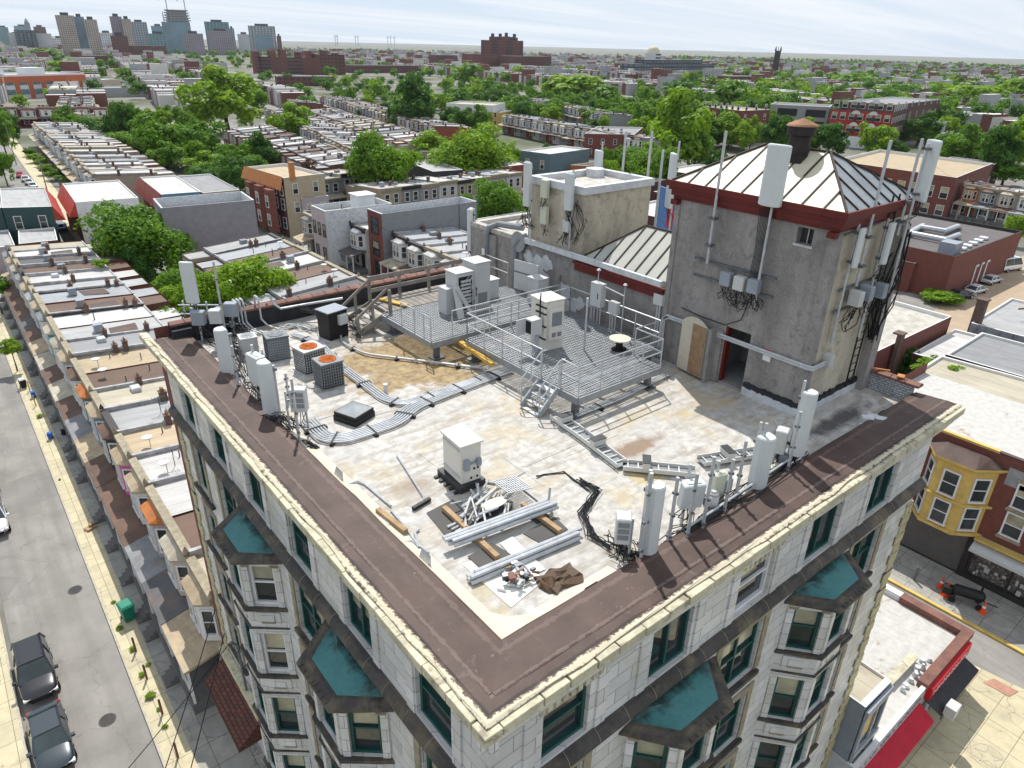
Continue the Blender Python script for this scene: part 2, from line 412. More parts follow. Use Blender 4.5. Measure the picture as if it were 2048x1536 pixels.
def membrane():
    g = N('membrane'); v = g.coords(); n = g.noise(v, .9, 6, .62); n2 = g.noise(v, 5, 5, .65); n3 = g.noise(v, 1.7, 6, .7, .6)
    c = g.mix(g.ramp(n, [(.32,(0,0,0)),(.68,(1,1,1))]), (.055,.033,.027), (.092,.057,.047))
    c = g.mix(g.ramp(n3, [(.60,(0,0,0)),(.72,(.5,)*3)]), c, (.19,.15,.135)); c = g.mix(g.ramp(n2, [(.66,(0,0,0)),(.72,(.7,)*3)]), c, (.24,.19,.165))
    x = g.n('SeparateXYZ', i_0=v); d = g.math('MINIMUM', x.outputs[0], x.outputs[1])
    def band(at_, wd, amt, col, c, k):
        e = g.math('DIVIDE', g.math('ABSOLUTE', g.math('SUBTRACT', d, at_)), wd); e = g.math('ADD', e, g.math('MULTIPLY', g.math('SUBTRACT', k, .5), 3.2))
        return g.mix(g.ramp(e, [(.35,(amt,)*3),(.75,(0,0,0))]), c, col)
    c = band(.66, .07, .5, (.19,.145,.125), c, n2); c = band(1.45, .10, .4, (.17,.12,.10), c, n2)
    c = band(.20, .14, .95, (.55,.49,.36), c, g.noise(v, 7, 6, .75)); c = band(.36, .05, .8, (.02,.015,.015), c, n)
    M['membrane'] = g.finish(c, .62, 0, g.noise(v, 16, 4), .008, .3)
membrane()

def asphalt():
    g = N('asphalt'); v = g.coords(); n = g.noise(v, .3, 6, .65); n2 = g.noise(v, 9, 4); mp = g.n('Mapping', i_Vector=v); mp.inputs['Scale'].default_value = (1.1,.05,1); n3 = g.noise(mp.outputs[0], .9, 4)
    c = g.mix(g.ramp(n, [(.35,(0,0,0)),(.65,(1,1,1))]), (.205,.195,.18), (.285,.27,.25))
    c = g.mix(g.ramp(n3, [(.45,(0,0,0)),(.62,(.5,)*3)]), c, (.18,.172,.16)); c = g.mix(g.ramp(n2, [(.6,(0,0,0)),(.8,(.35,)*3)]), c, (.12,.115,.11))
    vo = g.n('TexVoronoi', i_Vector=v, i_Scale=.17); c = g.mix(g.ramp(g.n('SeparateColor', i_0=vo.outputs['Color']).outputs[0], [(.78,(0,0,0)),(.80,(.35,)*3)]), c, (.15,.145,.14))
    c = cracks(g, v, c, .22, .3)
    M['asphalt'] = g.finish(c, .9, 0, n2, .006, .2)
asphalt()

def stucco(name, a, b, dark):
    g = N(name); v = g.coords(); mp = g.n('Mapping', i_Vector=v); mp.inputs['Scale'].default_value = (1,1,.22)
    n1 = g.noise(mp.outputs[0], 1.0, 6, .65); n2 = g.noise(v, 2.4, 6, .7, .5); n3 = g.noise(v, 22, 3, .7)
    c = g.mix(g.ramp(n1, [(.34,(0,0,0)),(.64,(1,1,1))]), a, b); c = g.mix(g.ramp(n2, [(.50,(0,0,0)),(.70,(.8,)*3)]), c, dark)
    c = g.mix(g.ramp(n3, [(.34,(.5,)*3),(.52,(0,0,0))]), c, g.mix(1.0, c, (.5,.5,.5), 'MULTIPLY'))
    M[name] = g.finish(c, .92, 0, n3, .03, .2)
stucco('stucco', (.225,.212,.203), (.345,.325,.31), (.15,.143,.138)); stucco('stucco_warm', (.40,.36,.29), (.60,.54,.42), (.24,.21,.18))

def copper():
    g = N('copper'); v = g.coords(); x = g.n('SeparateXYZ', i_0=v); n = g.noise(v, 1.3, 6, .65); mp = g.n('Mapping', i_Vector=v); mp.inputs['Scale'].default_value = (2.0,.7,1); n2 = g.noise(mp.outputs[0], 1.2, 7, .75); n3 = g.noise(v, 9, 4)
    c = g.mix(g.ramp(n, [(.3,(0,0,0)),(.7,(1,1,1))]), (.035,.155,.16), (.075,.245,.245)); c = g.mix(g.ramp(n3, [(.55,(0,0,0)),(.75,(.4,)*3)]), c, (.13,.25,.23))
    k = g.math('ADD', g.math('MULTIPLY', x.outputs[1], 1.1), g.math('MULTIPLY', n2, 1.9))
    c = g.mix(g.ramp(k, [(.50,(0,0,0)),(.86,(.85,)*3)]), c, (.022,.032,.03))
    M['copper'] = g.finish(c, .5, 0, n3, .01, .35)
copper()
# ================================================================== the corner hotel
RZ = 20.6                      # roof level
hotel = thing('hotel_building', 'white tiled corner building with brown edged flat roof, bay windows and rooftop antennas', 'building', (10, 11, 0))
def hp(mb, name, mats, parent=None, smooth=False):
    """part of the hotel given in place coordinates"""
    if parent is None or parent is hotel:
        return mb.build(name, mats, hotel, world=True, smooth=smooth)
    o = mb.build(name, mats, parent, smooth=smooth); o.location = -(hotel.location + parent.location); return o

def wall(mb, p0, p1, z0, z1, holes, n, depth=.22, mat=0, rev=0):
    """vertical wall from p0 to p1 (seen left to right from outside) with rectangular openings (u0,u1,za,zb)"""
    p0 = Vector((*p0, 0)); p1 = Vector((*p1, 0)); L = (p1-p0).length; d = (p1-p0)/L; n = Vector((*n, 0))
    us = sorted({0, L, *[h[0] for h in holes], *[h[1] for h in holes]}); zs = sorted({z0, z1, *[h[2] for h in holes], *[h[3] for h in holes]})
    q = lambda u, z, k=0: p0 + d*u + Vector((0,0,z)) - n*k
    for a, b in zip(us, us[1:]):
        for c, e in zip(zs, zs[1:]):
            um, zm = (a+b)/2, (c+e)/2
            if any(h[0] < um < h[1] and h[2] < zm < h[3] for h in holes): continue
            mb.quad(q(a,c), q(b,c), q(b,e), q(a,e), mat)
    for a, b, c, e in holes:
        mb.quad(q(a,c), q(a,e), q(a,e,depth), q(a,c,depth), rev); mb.quad(q(b,c), q(b,c,depth), q(b,e,depth), q(b,e), rev)
        mb.quad(q(a,c), q(a,c,depth), q(b,c,depth), q(b,c), rev); mb.quad(q(a,e), q(b,e), q(b,e,depth), q(a,e,depth), rev)

WIN = {}
def window(parent, x, y, z, rz, w, h, style='green', mull=0, blind=.0, name='window'):
    """sash window: frame mesh with a pane sub-part, origin at the middle of the sill, facing -y before turning"""
    key = (round(w,2), round(h,2), style, mull, blind)
    if key not in WIN:
        f = MB(); t = .09
        f.bx(-w/2, -w/2+t, -.03, .10, 0, h); f.bx(w/2-t, w/2, -.03, .10, 0, h)
        f.bx(-w/2+t, w/2-t, -.03, .10, 0, t*1.1); f.bx(-w/2+t, w/2-t, -.03, .10, h-t, h)
        xs = [-w/2+t] + [(-w/2 + w*(k+1)/(mull+1)) for k in range(mull)] + [w/2-t]
        for k in range(mull): f.bx(xs[k+1]-.04, xs[k+1]+.04, -.02, .09, t*1.1, h-t)
        for k in range(mull+1):
            if not mull or h > 2: f.bx(xs[k]+(.04 if k else 0), xs[k+1]-(.04 if k < mull else 0), -.012, .08, h*.5-.03, h*.5+.03)
        g = MB(); zz = h*(1-blind)
        g.quad((-w/2+t,.06,t), (w/2-t,.06,t), (w/2-t,.06,zz), (-w/2+t,.06,zz), 0)
        if blind: g.quad((-w/2+t,.06,zz), (w/2-t,.06,zz), (w/2-t,.06,h-t), (-w/2+t,.06,h-t), 1)
        fm = M['green_paint'] if style == 'green' else M['white_paint'] if style == 'white' else M['dark_trim']
        o = f.build(name, fm, parent); p = g.build('pane', [M['glass'], M['blind_glass']], o)
        WIN[key] = o
    else:
        o = copy_tree(WIN[key], parent); o.name = name
    o.location = Vector((x, y, z)) - parent.location - (hotel.location if parent.parent else Vector())
    o.rotation_euler.z = rz
    return o

WX = WY = .45                  # wall planes of the two street fronts
XE, YE = 20.0, 22.1            # far ends of the two fronts
AX = [2.45 + 3.43*k for k in range(6)]
AXR = [2.5, 5.95, 9.45, 12.9, 16.6]
FL = [18.28 - 3.08*k for k in range(6)]     # sill levels
BAYS_L = [6.2, 13.05]; BAYS_R = [6.25, 13.4]
tw = MB()
holesL = []; holesR = []; todo = []
def opening(side, c, w, z, h, style='green', mull=0, blind=0.):
    if side == 'L':
        holesL.append((YE-c-w/2, YE-c+w/2, z, z+h)); todo.append((WX+.14, c, z, -PI/2, w, h, style, mull, blind))
    else:
        holesR.append((c-w/2-WX, c+w/2-WX, z, z+h)); todo.append((c, WY+.14, z, 0, w, h, style, mull, blind))
rb = random.Random(3)
for k, c in enumerate(AX):
    opening('L', c, 1.42, FL[0], 1.72, 'green', 1 if k % 2 else 0, rb.choice([0, .4, .55]))
    for lv in range(1, 5):
        if k in (1, 3): continue
        opening('L', c, 1.9 if k in (2, 4) else 1.15, FL[lv], 2.15, 'green', 1 if k in (2, 4) else 0, rb.choice([0, 0, .4]))
for k, c in enumerate(AXR):
    opening('R', c, [1.35,1.5,1.6,1.75,1.7][k], FL[0], 1.72, ['green','green','white','green','green'][k], [0,1,0,1,1][k], rb.choice([0, .35]))
    for lv in range(1, 5):
        if k in (1, 3): continue
        opening('R', c, 1.95 if k != 0 else 1.2, FL[lv], 2.15, 'green', 1 if k else 0, rb.choice([0, 0, .4]))
wall(tw, (WX, YE), (WX, WY), 0, 20.55, holesL, (-1,0), .2)
wall(tw, (WX, WY), (XE, WY), 0, 20.55, holesR, (0,-1), .2)
hp(tw, 'front_wall', M['tile'])
sw = MB()
wall(sw, (XE, WY), (XE, 22.9), 0, 20.55, [], (1,0)); wall(sw, (20.9, 22.9), (WX, 22.9), 0, 21.4, [], (0,1)); wall(sw, (WX, 22.9), (WX, YE), 0, 20.55, [], (-1,0))
hp(sw, 'side_wall', M['brick'])
for x, y, z, rz, w, h, st, ml, bl in todo: window(hotel, x, y, z, rz, w, h, st, ml, bl)
# window surrounds, quoins, belts
for z in FL[1:5]:
    for k, c in enumerate(AX):
        if k in (1,3): continue
        w = 1.9 if k in (2,4) else 1.15; q = MB()
        q.bx(WX-.05, WX-.004, c-w/2-.3, c-w/2-.05, z, z+2.2); q.bx(WX-.05, WX-.004, c+w/2+.05, c+w/2+.3, z, z+2.2); q.bx(WX-.06, WX-.004, c-w/2-.3, c+w/2+.3, z+2.2, z+2.42); hp(q, 'window_surround', M['tan_stone'])
    for k, c in enumerate(AXR):
        if k in (1,3): continue
        w = 1.95 if k else 1.2; q = MB()
        q.bx(c-w/2-.3, c-w/2-.05, WY-.05, WY-.004, z, z+2.2); q.bx(c+w/2+.05, c+w/2+.3, WY-.05, WY-.004, z, z+2.2); q.bx(c-w/2-.3, c+w/2+.3, WY-.06, WY-.004, z+2.2, z+2.42); hp(q, 'window_surround', M['tan_stone'])
for k, c in enumerate(AX):
    if k in (1,3): continue
    for z in FL[1:5]: q = MB(); q.bx(WX-.16, WX-.003, c-1.15, c+1.15, z-.16, z-.012); hp(q, 'window_sill', M['stone_dark'])
for k, c in enumerate(AXR):
    if k in (1,3): continue
    for z in FL[1:5]: q = MB(); q.bx(c-1.15, c+1.15, WY-.16, WY-.003, z-.16, z-.012); hp(q, 'window_sill', M['stone_dark'])
q = MB(); q2 = MB()
for k in range(38):
    z = .6 + k*.45; d = .07 if k % 2 else .05; l = .62 if k % 2 else .42
    if z > 17.2: break
    q.bx(WX-d, WX-.004, YE-l, YE+.02, z+.01, z+.44); q2.bx(XE-l, XE+d, WY-d, WY-.004, z+.01, z+.44)
    q2.bx(XE+.004, XE+d, WY-.003, WY+.9, z+.01, z+.44)
hp(q, 'quoin', M['tile_tan']); hp(q2, 'quoin', M['tile_tan'])
# flat pilasters of the top storey
for c in [AX[k]+s*.92 for k in range(6) for s in (-1,1)]: q = MB(); q.bx(WX-.045, WX-.003, c-.16, c+.16, 18.24, 20.0); hp(q, 'pilaster', M['tile'])
for i, c in enumerate(AXR):
    for s in (-1,1): q = MB(); q.bx(c+s*1.05-.16, c+s*1.05+.16, WY-.045, WY-.003, 18.24, 20.0); hp(q, 'pilaster', M['tile'])
prof = [(.447,18.2),(.34,18.17),(.24,18.09),(.18,17.98),(.21,17.88),(.30,17.82),(.447,17.80)]
b = MB(); b.extr(prof, 'y', .18, YE+.1); b.extr(prof, 'x', .18, XE+.12)
hp(b, 'belt_course', M['stone_dark'])
b = MB(); p2 = [(.447,17.80),(.30,17.82),(.33,17.70),(.447,17.66)]; b.extr(p2, 'y', .30, YE+.1); b.extr(p2, 'x', .30, XE+.1)
hp(b, 'belt_underside', M['tan_stone'])
pj = [(.447,18.203),(.338,18.173),(.237,18.092),(.176,17.98),(.207,17.877),(.30,17.815),(.447,17.815)]
for k in range(23):
    b = MB(); b.extr(pj, 'y', .55+k*.95, .562+k*.95); hp(b, 'belt_joint', M['tan_stone'])
for k in range(21):
    b = MB(); b.extr(pj, 'x', .55+k*.95, .562+k*.95); hp(b, 'belt_joint', M['tan_stone'])
# cornice: frieze, bed moulding, cream edge blocks
b = MB()
b.extr([(.447,20.02),(.38,20.04),(.30,20.22),(.24,20.32),(.2,20.5),(.12,20.56),(.12,20.772),(.447,20.772)], 'y', .16, YE+.9)
b.extr([(.447,20.02),(.38,20.04),(.30,20.22),(.24,20.32),(.2,20.5),(.12,20.56),(.12,20.772),(.447,20.772)], 'x', .16, 20.85)
hp(b, 'frieze', M['tile'])
b = MB(); r = random.Random(5)
y = .42
while y < 23.0:
    l = r.uniform(.62,.98); b.box((.15+r.uniform(-.012,.012), y+l/2, 20.905+r.uniform(-.007,.005)), (.31, l-r.choice([.008,.012,.05]), .24), r.uniform(-.006,.006), bev=.01); y += l
x = .42
while x < 20.8:
    l = r.uniform(.62,.98); b.box((x+l/2, .15+r.uniform(-.012,.012), 20.905+r.uniform(-.007,.005)), (l-r.choice([.008,.012,.05]), .31, .24), r.uniform(-.006,.006), bev=.01); x += l
b.box((.2,.2,20.90), (.41,.41,.24), bev=.012)
hp(b, 'cornice', M['cream'])
# acanthus drops under the cornice at some windows
b = MB()
for k in (0, 2): 
    for j in range(9): b.bx(AXR[k]-.9+j*.21, AXR[k]-.9+j*.21+.12, .30, .44, 20.06-.05*math.sin(j/8*PI), 20.3)
hp(b, 'frieze_ornament', M['cream'])
# brown membrane over the wide parapet
prof = [(.13,21.05),(.20,21.085),(.36,21.04),(.62,21.045),(.98,21.01),(1.30,20.99),(1.66,20.955),(1.73,20.90),(1.74,20.5)]
b = MB()
def run(prof, yend, xend, seg=26):
    rr = random.Random(2)
    for side in (0,1):
        end = yend if side == 0 else xend
        rows = []
        for i in range(seg+1):
            row = []
            for j, (d, z) in enumerate(prof):
                t = d + (end-d)*i/seg
                dd = d + (rr.uniform(-.05,.06) if j < 2 else rr.uniform(-.015,.015)) * (0 < i < seg)
                zz = z + rr.uniform(-.008,.008) * (0 < i < seg)
                row.append((dd,t,zz) if side == 0 else (t,dd,zz))
            rows.append(row)
        for i in range(seg):
            for j in range(len(prof)-1):
                a = (rows[i][j], rows[i+1][j], rows[i+1][j+1], rows[i][j+1])
                b.quad(*a) if side == 1 else b.quad(*reversed(a))
run(prof, 22.6, 20.85)
hp(b, 'parapet_cap', M['membrane'])
# raised laps in the membrane
b = MB()
b.extr([(.60,21.05),(.66,21.062),(.70,21.05)], 'y', .7, 22.4); b.extr([(.60,21.05),(.66,21.062),(.70,21.05)], 'x', .7, 20.8)
hp(b, 'membrane_lap', M['membrane'])
# cream cant strip inside the parapet
b = MB()
for d0,d1,z0,z1 in ((1.741,1.92,20.80,20.68),(1.92,2.2,20.68,20.612)):
    b.quad((d0,d0,z0),(d1,d1,z1),(d1,13.2,z1),(d0,13.2,z0)); b.quad((d0,d0,z0),(5.4,d0,z0),(5.4,d1,z1),(d1,d1,z1))
b.poly([(2.19,2.19,20.615),(2.75,2.19,20.615),(2.4,2.4,20.615),(2.19,2.75,20.615)])
hp(b, 'cant_strip', M['cant'])
# drain boxes let into the parapet edge
def scupper(x, y, rz):
    o = MB(); A = Matrix.Rotation(rz, 3, 'Z')
    o.T = Matrix.Translation((x,y,0)) @ A.to_4x4()
    o.add([(-.2,0,20.61),(.2,0,20.61),(.2,-.12,20.93),(-.2,-.12,20.93)],[(0,1,2,3)]); o.add([(-.2,0,20.61),(-.2,-.12,20.93),(-.2,-.12,20.61)],[(0,1,2)]); o.add([(.2,0,20.61),(.2,-.12,20.93),(.2,-.12,20.61)],[(0,2,1)])
    hp(o, 'drain_box', M['galv'])
scupper(1.86, 5.0, PI/2); scupper(1.86, 9.6, PI/2); scupper(4.35, 1.86, 0); scupper(8.6, 1.86, 0); scupper(18.4, 1.86, 0)
# roof deck
b = MB(); b.quad((1.6,1.6,RZ),(20.8,1.6,RZ),(20.8,22.62,RZ),(1.6,22.62,RZ))
hp(b, 'roof', M['roof_white'])
# raised sheets and welded laps on the roof
rr = random.Random(8)
for i in range(14):
    x, y = rr.uniform(2.8,14.5), rr.uniform(2.6,14); b = MB()
    b.box((x,y,RZ+.003+.0005*i), (rr.uniform(.5,2.6), rr.uniform(.05,.14), .003), rr.choice([0,0,PI/2])+rr.uniform(-.03,.03)); hp(b, 'roof_lap', M['roof_white'])
# rear parapet with clay coping, right end wall
b = MB(); b.bx(1.0, 16.3, 22.62, 22.9, 20.3, 21.42); b.bx(1.0, 1.75, 22.3, 22.62, 20.55, 21.3)
hp(b, 'rear_parapet', M['tar'])
b = MB(); x = 1.0; rr = random.Random(4)
while x < 16.2:
    l = .62; b.extr([(22.54,21.42),(22.56,21.5),(22.72,21.57),(22.9,21.55),(22.98,21.42)], 'x', x+.01, x+l-.03); b.extr([(22.53,21.42),(22.55,21.52),(22.72,21.6),(22.91,21.57),(22.99,21.42)], 'x', x+l-.03, x+l+.01); x += l
hp(b, 'coping_tile', M['clay'])
b = MB(); b.bx(20.55, 20.85, 1.74, 3.7, 20.3, 21.25)
hp(b, 'end_wall', M['brick_whitewash'])
b = MB(); y = 1.5
while y < 3.6:
    b.extr([(20.48,21.25),(20.5,21.33),(20.7,21.40),(20.88,21.34),(20.92,21.25)], 'y', y+.01, y+.5); y += .52
b2 = hp(b, 'coping_tile', M['clay'])
b = MB(); b.box((20.7,2.25,21.42), (.3,.24,.05), .3); b.box((20.6,3.1,21.43), (.06,.9,.05), .5)
hp(b, 'broken_coping', M['clay_orange'])

# ---------------------------------------------------------------- bay windows
def bay(side, c):
    """three sided bay running down the front below the belt course"""
    base = Vector((WX, c, 0)) if side == 'L' else Vector((c, WY, 0))
    o = bpy.data.objects.new('bay_window', None); C.objects.link(o); o.parent = hotel
    o.location = base - hotel.location; o.rotation_euler.z = -PI/2 if side == 'L' else 0
    # local frame: front faces -y, wall plane y = 0
    P4 = [(-1.6,0),(-.76,-.97),(.76,-.97),(1.6,0)]
    w = MB(); faces = []
    zt = 17.05
    for a, b_ in zip(P4, P4[1:]):
        L = math.hypot(b_[0]-a[0], b_[1]-a[1]); d = ((b_[0]-a[0])/L, (b_[1]-a[1])/L); n = (d[1], -d[0])
        hw = .42 if L < 1.4 else .52
        hs = [(L/2-hw, L/2+hw, z, z+1.85) for z in FL[1:6] if z > 3]
        wall(w, a, b_, 1.2, zt, hs, n, .16); faces.append((a, b_, L, d, n, hw))
    w.build('wall', M['tile'], o)
    dk = MB(); tr = MB(); sl = [(-1.74,0),(-.84,-1.12),(.84,-1.12),(1.74,0)]
    for z in FL[1:6]:
        if z < 3: continue
        dk = MB(); dk.prism(sl, z-.13, z-.02); dk.build('sill_course', M['stone_dark'], o)
        dk = MB(); dk.prism([(x*.95,y*.93) for x,y in sl], z-.98, z-.93); dk.build('string_course', M['stone_dark'], o)
    for a, b_, L, d, n, hw in faces:
        rz = math.atan2(d[1], d[0]); mid = Vector(((a[0]+b_[0])/2, (a[1]+b_[1])/2, 0)); nn = Vector((*n,0))
        for z in FL[1:6]:
            if z < 3: continue
            A = Matrix.Rotation(rz, 3, 'Z'); q = mid + nn*.02
            for s in (-1,1): tr.box(q + Vector((*d,0))*s*(L/2-.12) + Vector((0,0,z+.93)), (.2,.05,1.86), rz)
            tr.box(q + Vector((0,0,z-.52)), (L*.62,.05,.52), rz); tr.box(mid + nn*.05 + Vector((0,0,z-.52)), (L*.34,.04,.3), rz)
    tr.build('panel', M['tile'], o)
    orn = MB()
    for a, b_, L, d, n, hw in faces:
        for s in (-1,1):
            q = Vector(((a[0]+b_[0])/2, (a[1]+b_[1])/2, 0)) + Vector((*d,0))*s*(L/2-.17) + Vector((*n,0))*.06
            for j in range(3): orn.box(q + Vector((0,0,FL[1]+1.72+j*.08)), (.24+.05*j,.08+.02*j,.06), math.atan2(d[1], d[0]))
        q = Vector(((a[0]+b_[0])/2, (a[1]+b_[1])/2, 0)) + Vector((*n,0))*.07
        for z in FL[1:6]:
            if z > 3: orn.box(q + Vector((0,0,z-.66)), (.46,.05,.06), math.atan2(d[1], d[0]))
    orn.build('capital', M['tan_stone'], o)
    # entablature and the sloping roof with its copper centre
    ca = MB()
    for k, (zz, g) in enumerate(((16.9,1.04),(17.02,1.09))): ca.prism([(x*g,y*g-.02*(y<0)) for x,y in P4], zz, zz+.12)
    ca.build('cornice', M['tile'], o)
    ro = MB(); e = [(-1.9,0),(-.94,-1.28),(.94,-1.28),(1.9,0)]; t = [(-1.62,-.03),(-.8,-1.04),(.8,-1.04),(1.62,-.03)]
    ro.prism(e, 17.18, 17.27)
    ro.prism(e, 17.27, 17.36, off=t)
    for k in range(4):
        for s in (-1,1): ro.box((s*.22*(k+.3), -1.19, 17.315), (.02,.22,.02), 0)
    ro.build('roof_edge', M['stone_dark'], o)
    cp = MB(); tt = [(-1.5,-.03),(-.73,-.93),(.73,-.93),(1.5,-.03)]; u = [(-1.1,-.03),(-.5,-.3),(.5,-.3),(1.1,-.03)]
    cp.prism(tt, 17.36, 17.52, off=u)
    cp.build('copper_roof', M['copper'], o)
    for a, b_, L, d, n, hw in faces:
        rz = math.atan2(d[1], d[0]); mid = Vector(((a[0]+b_[0])/2, (a[1]+b_[1])/2, 0)) - Vector((*n,0))*.12
        for i, z in enumerate(FL[1:6]):
            if z < 3: continue
            st = 'white' if (side == 'L' and c > 8 and i < 2 and a[0] > 0) else 'green'
            wo = window(o, 0, 0, 0, 0, hw*2, 1.85, st, 0, rb.choice([.0,.45,.5]))
            wo.location = mid + Vector((0,0,z)); wo.rotation_euler.z = rz
    return o
for c in BAYS_L: bay('L', c)
for c in BAYS_R: bay('R', c)

# ---------------------------------------------------------------- stair tower, lift house, low rear block
TX0, TX1, TY0, TY1 = 16.3, 20.85, 3.6, 9.9
t = bpy.data.objects.new('stair_tower', None); C.objects.link(t); t.parent = hotel; t.location = Vector((18.5, 6.75, RZ)) - hotel.location
w = MB(); yd = lambda p: TY1 - p
# front wall (towards -x) seen left to right from outside: from TY1 down to TY0
holes = [(TY1-6.9, TY1-5.85, RZ+.12, RZ+2.15), (TY1-8.35, TY1-7.1, RZ+.02, RZ+2.2), (TY1-5.2, TY1-4.45, 26.0, 26.95)]
holes = [(2.95, 4.0, RZ+.1, RZ+2.3), (4.95, 5.5, 26.42, 26.95)]
wall(w, (TX0,TY1), (TX0,TY0), RZ-.3, 27.2, holes, (-1,0), .35)
wall(w, (TX1,TY0), (TX1,TY1), RZ-.3, 27.2, [], (1,0)); wall(w, (TX1,TY1), (TX0,TY1), RZ-.3, 27.2, [], (0,1))
hp(w, 'wall', M['stucco'], t)
w = MB(); wall(w, (TX0,TY0), (TX1,TY0), RZ-.3, 27.2, [], (0,-1))
hp(w, 'side_wall', M['stucco_warm'], t)
w = MB()   # thickened base, corner strips
w.bx(TX0-.10, TX0-.002, TY0-.10, 5.85, RZ, RZ+.32); w.bx(TX0-.10, TX1, TY0-.10, TY0-.002, RZ, RZ+.32)
hp(w, 'base_flashing', M['plaster_patch'], t)
w = MB(); rr = random.Random(6)
for i in range(20):
    y = TY0-.02 + i*.112; w.bx(TX0-.106, TX0-.001, y, y+.113, RZ+.30+rr.uniform(-.03,.02), RZ+.46+rr.uniform(-.03,.05))
for i in range(36):
    x = TX0+.0 + i*.125; w.bx(x, x+.126, TY0-.106, TY0-.001, RZ+.30+rr.uniform(-.03,.02), RZ+.45+rr.uniform(-.03,.05))
hp(w, 'tar_band', M['tar'], t)
w = MB(); w.bx(TX0-.05, TX0+.28, TY0-.05, TY0+.28, RZ+.45, 26.97); hp(w, 'corner_strip', M['stucco'], t)
w = MB(); w.bx(TX0-.045, TX0-.003, TY1-.22, TY1+.0, RZ+.1, 26.97); hp(w, 'corner_strip', M['stucco'], t)
w = MB(); w.bx(TX1-.75, TX1-.2, TY0-.34, TY0-.003, RZ, 26.8)
hp(w, 'flue', M['stucco'], t)
# red cornice
w = MB()
for (o0, z0, z1) in ((.08,27.04,27.16),(.16,27.16,27.36),(.24,27.36,27.49),(.32,27.49,27.60)):
    w.bx(TX0-o0, TX1+o0, TY0-o0, TY1+o0, z0, z1)
w.bx(TX0-.32, TX1+.32, TY0-.32, TY0-.24, 27.60, 27.70); w.bx(TX0-.32, TX0-.24, TY0-.24, TY1+.32, 27.60, 27.70); w.bx(TX1+.24, TX1+.32, TY0-.24, TY1+.32, 27.6, 27.70)
for yy in (TY0+.05, TY1-.15): w.bx(TX0-.30, TX0-.053, yy-.1, yy+.18, 26.86, 27.038)
hp(w, 'cornice', M['red_paint'], t)
# hipped metal roof
E0 = (TX0-.18, TY0-.18, TX1+.18, TY1+.18); RA = Vector((18.5, 5.55, 29.0)); RB = Vector((18.5, 7.95, 29.0)); ez = 27.66
c00 = Vector((E0[0],E0[1],ez)); c10 = Vector((E0[2],E0[1],ez)); c11 = Vector((E0[2],E0[3],ez)); c01 = Vector((E0[0],E0[3],ez))
w = MB(); w.poly([c01,c00,RA,RB]); w.poly([c11,c01,RB]); w.poly([c10,c11,RB,RA]); hp(w, 'roof', M['roof_cream'], t)
w = MB(); w.poly([c00,c10,RA]); hp(w, 'roof_end', M['roof_grey'], t)
w = MB()
for a, b_ in ((c00,RA),(c10,RA),(c11,RB),(c01,RB),(RA,RB)): w.bar(a+Vector((0,0,.03)), b_+Vector((0,0,.03)), .07, .06)
n1 = 9
for k in range(1, n1):      # standing seams of the long front slope
    y = E0[1] + (E0[3]-E0[1])*k/n1; bot = Vector((E0[0], y, ez+.025))
    if y < RA.y: f = (y-E0[1])/(RA.y-E0[1])
    elif y > RB.y: f = (E0[3]-y)/(E0[3]-RB.y)
    else: f = 1
    w.bar(bot, (E0[0]+(18.5-E0[0])*f, y, ez+.025+(29-ez)*f), .045, .05)
for k in range(1, 7):
    x = E0[0] + (E0[2]-E0[0])*k/7; f = 1-abs(x-18.5)/(E0[2]-18.5); f = max(.05, f)
    w.bar((x, E0[1], ez+.025), (x, E0[1]+(RA.y-E0[1])*f, ez+.025+(29-ez)*f), .045, .05)
hp(w, 'roof_seam', M['seam'], t)
w = MB()
cb = Vector((18.2, 6.55, 28.4))
w.prism([(cb.x-.4,cb.y-.4),(cb.x+.4,cb.y-.4),(cb.x+.4,cb.y+.4),(cb.x-.4,cb.y+.4)], 28.2, 28.85)
w.cyl((cb.x,cb.y,28.85), .37, .6, 18, r2=.35); w.cyl((cb.x,cb.y,29.45), .35, .04, 18, r2=.46); w.cyl((cb.x,cb.y,29.49), .46, .28, 18)
hp(w, 'ventilator', M['iron'], t)
w = MB(); w.cyl((cb.x,cb.y,29.77), .52, .06, 18, r2=.47); w.cyl((cb.x,cb.y,29.83), .47, .17, 18, r2=.04)
hp(w, 'ventilator_cap', M['chimney_pot'], t)
# small barred window, doorway, plywood door leaf
w = MB(); y0, y1 = TY1-5.5, TY1-4.95
w.bx(TX0+.28, TX0+.34, y0, y1, 26.42, 26.95); hp(w, 'window', M['dark_metal'], t)
w = MB(); w.bx(TX0-.04, TX0+.3, y0-.06, y1+.06, 26.34, 26.416); w.bx(TX0+.2, TX0+.24, (y0+y1)/2-.015, (y0+y1)/2+.015, 26.42, 26.95)
hp(w, 'window_bar', M['galv'], t)
y0, y1 = TY1-4.0, TY1-2.95
w = MB(); w.bx(TX0+.34, TX0+2.3, y0-.3, y1+.6, RZ+.06, RZ+.1, 0); w.bx(TX0+2.3, TX0+2.34, y0-.3, y1+.6, RZ+.1, RZ+2.6); w.bx(TX0+.36,TX0+2.3,y1+.6,y1+.64,RZ+.1,RZ+2.6); w.bx(TX0+.36,TX0+2.3,y0-.34,y0-.3,RZ+.1,RZ+2.6)
w.bx(TX0+.36,TX0+2.3,y0-.3,y1+.6,RZ+2.6,RZ+2.64)
hp(w, 'doorway_interior', M['skin_grey'], t)
w = MB(); w.bx(TX0+.02, TX0+.3, y1-.09, y1-.003, RZ+.1, RZ+2.25)
hp(w, 'door_frame', M['red_paint'], t)
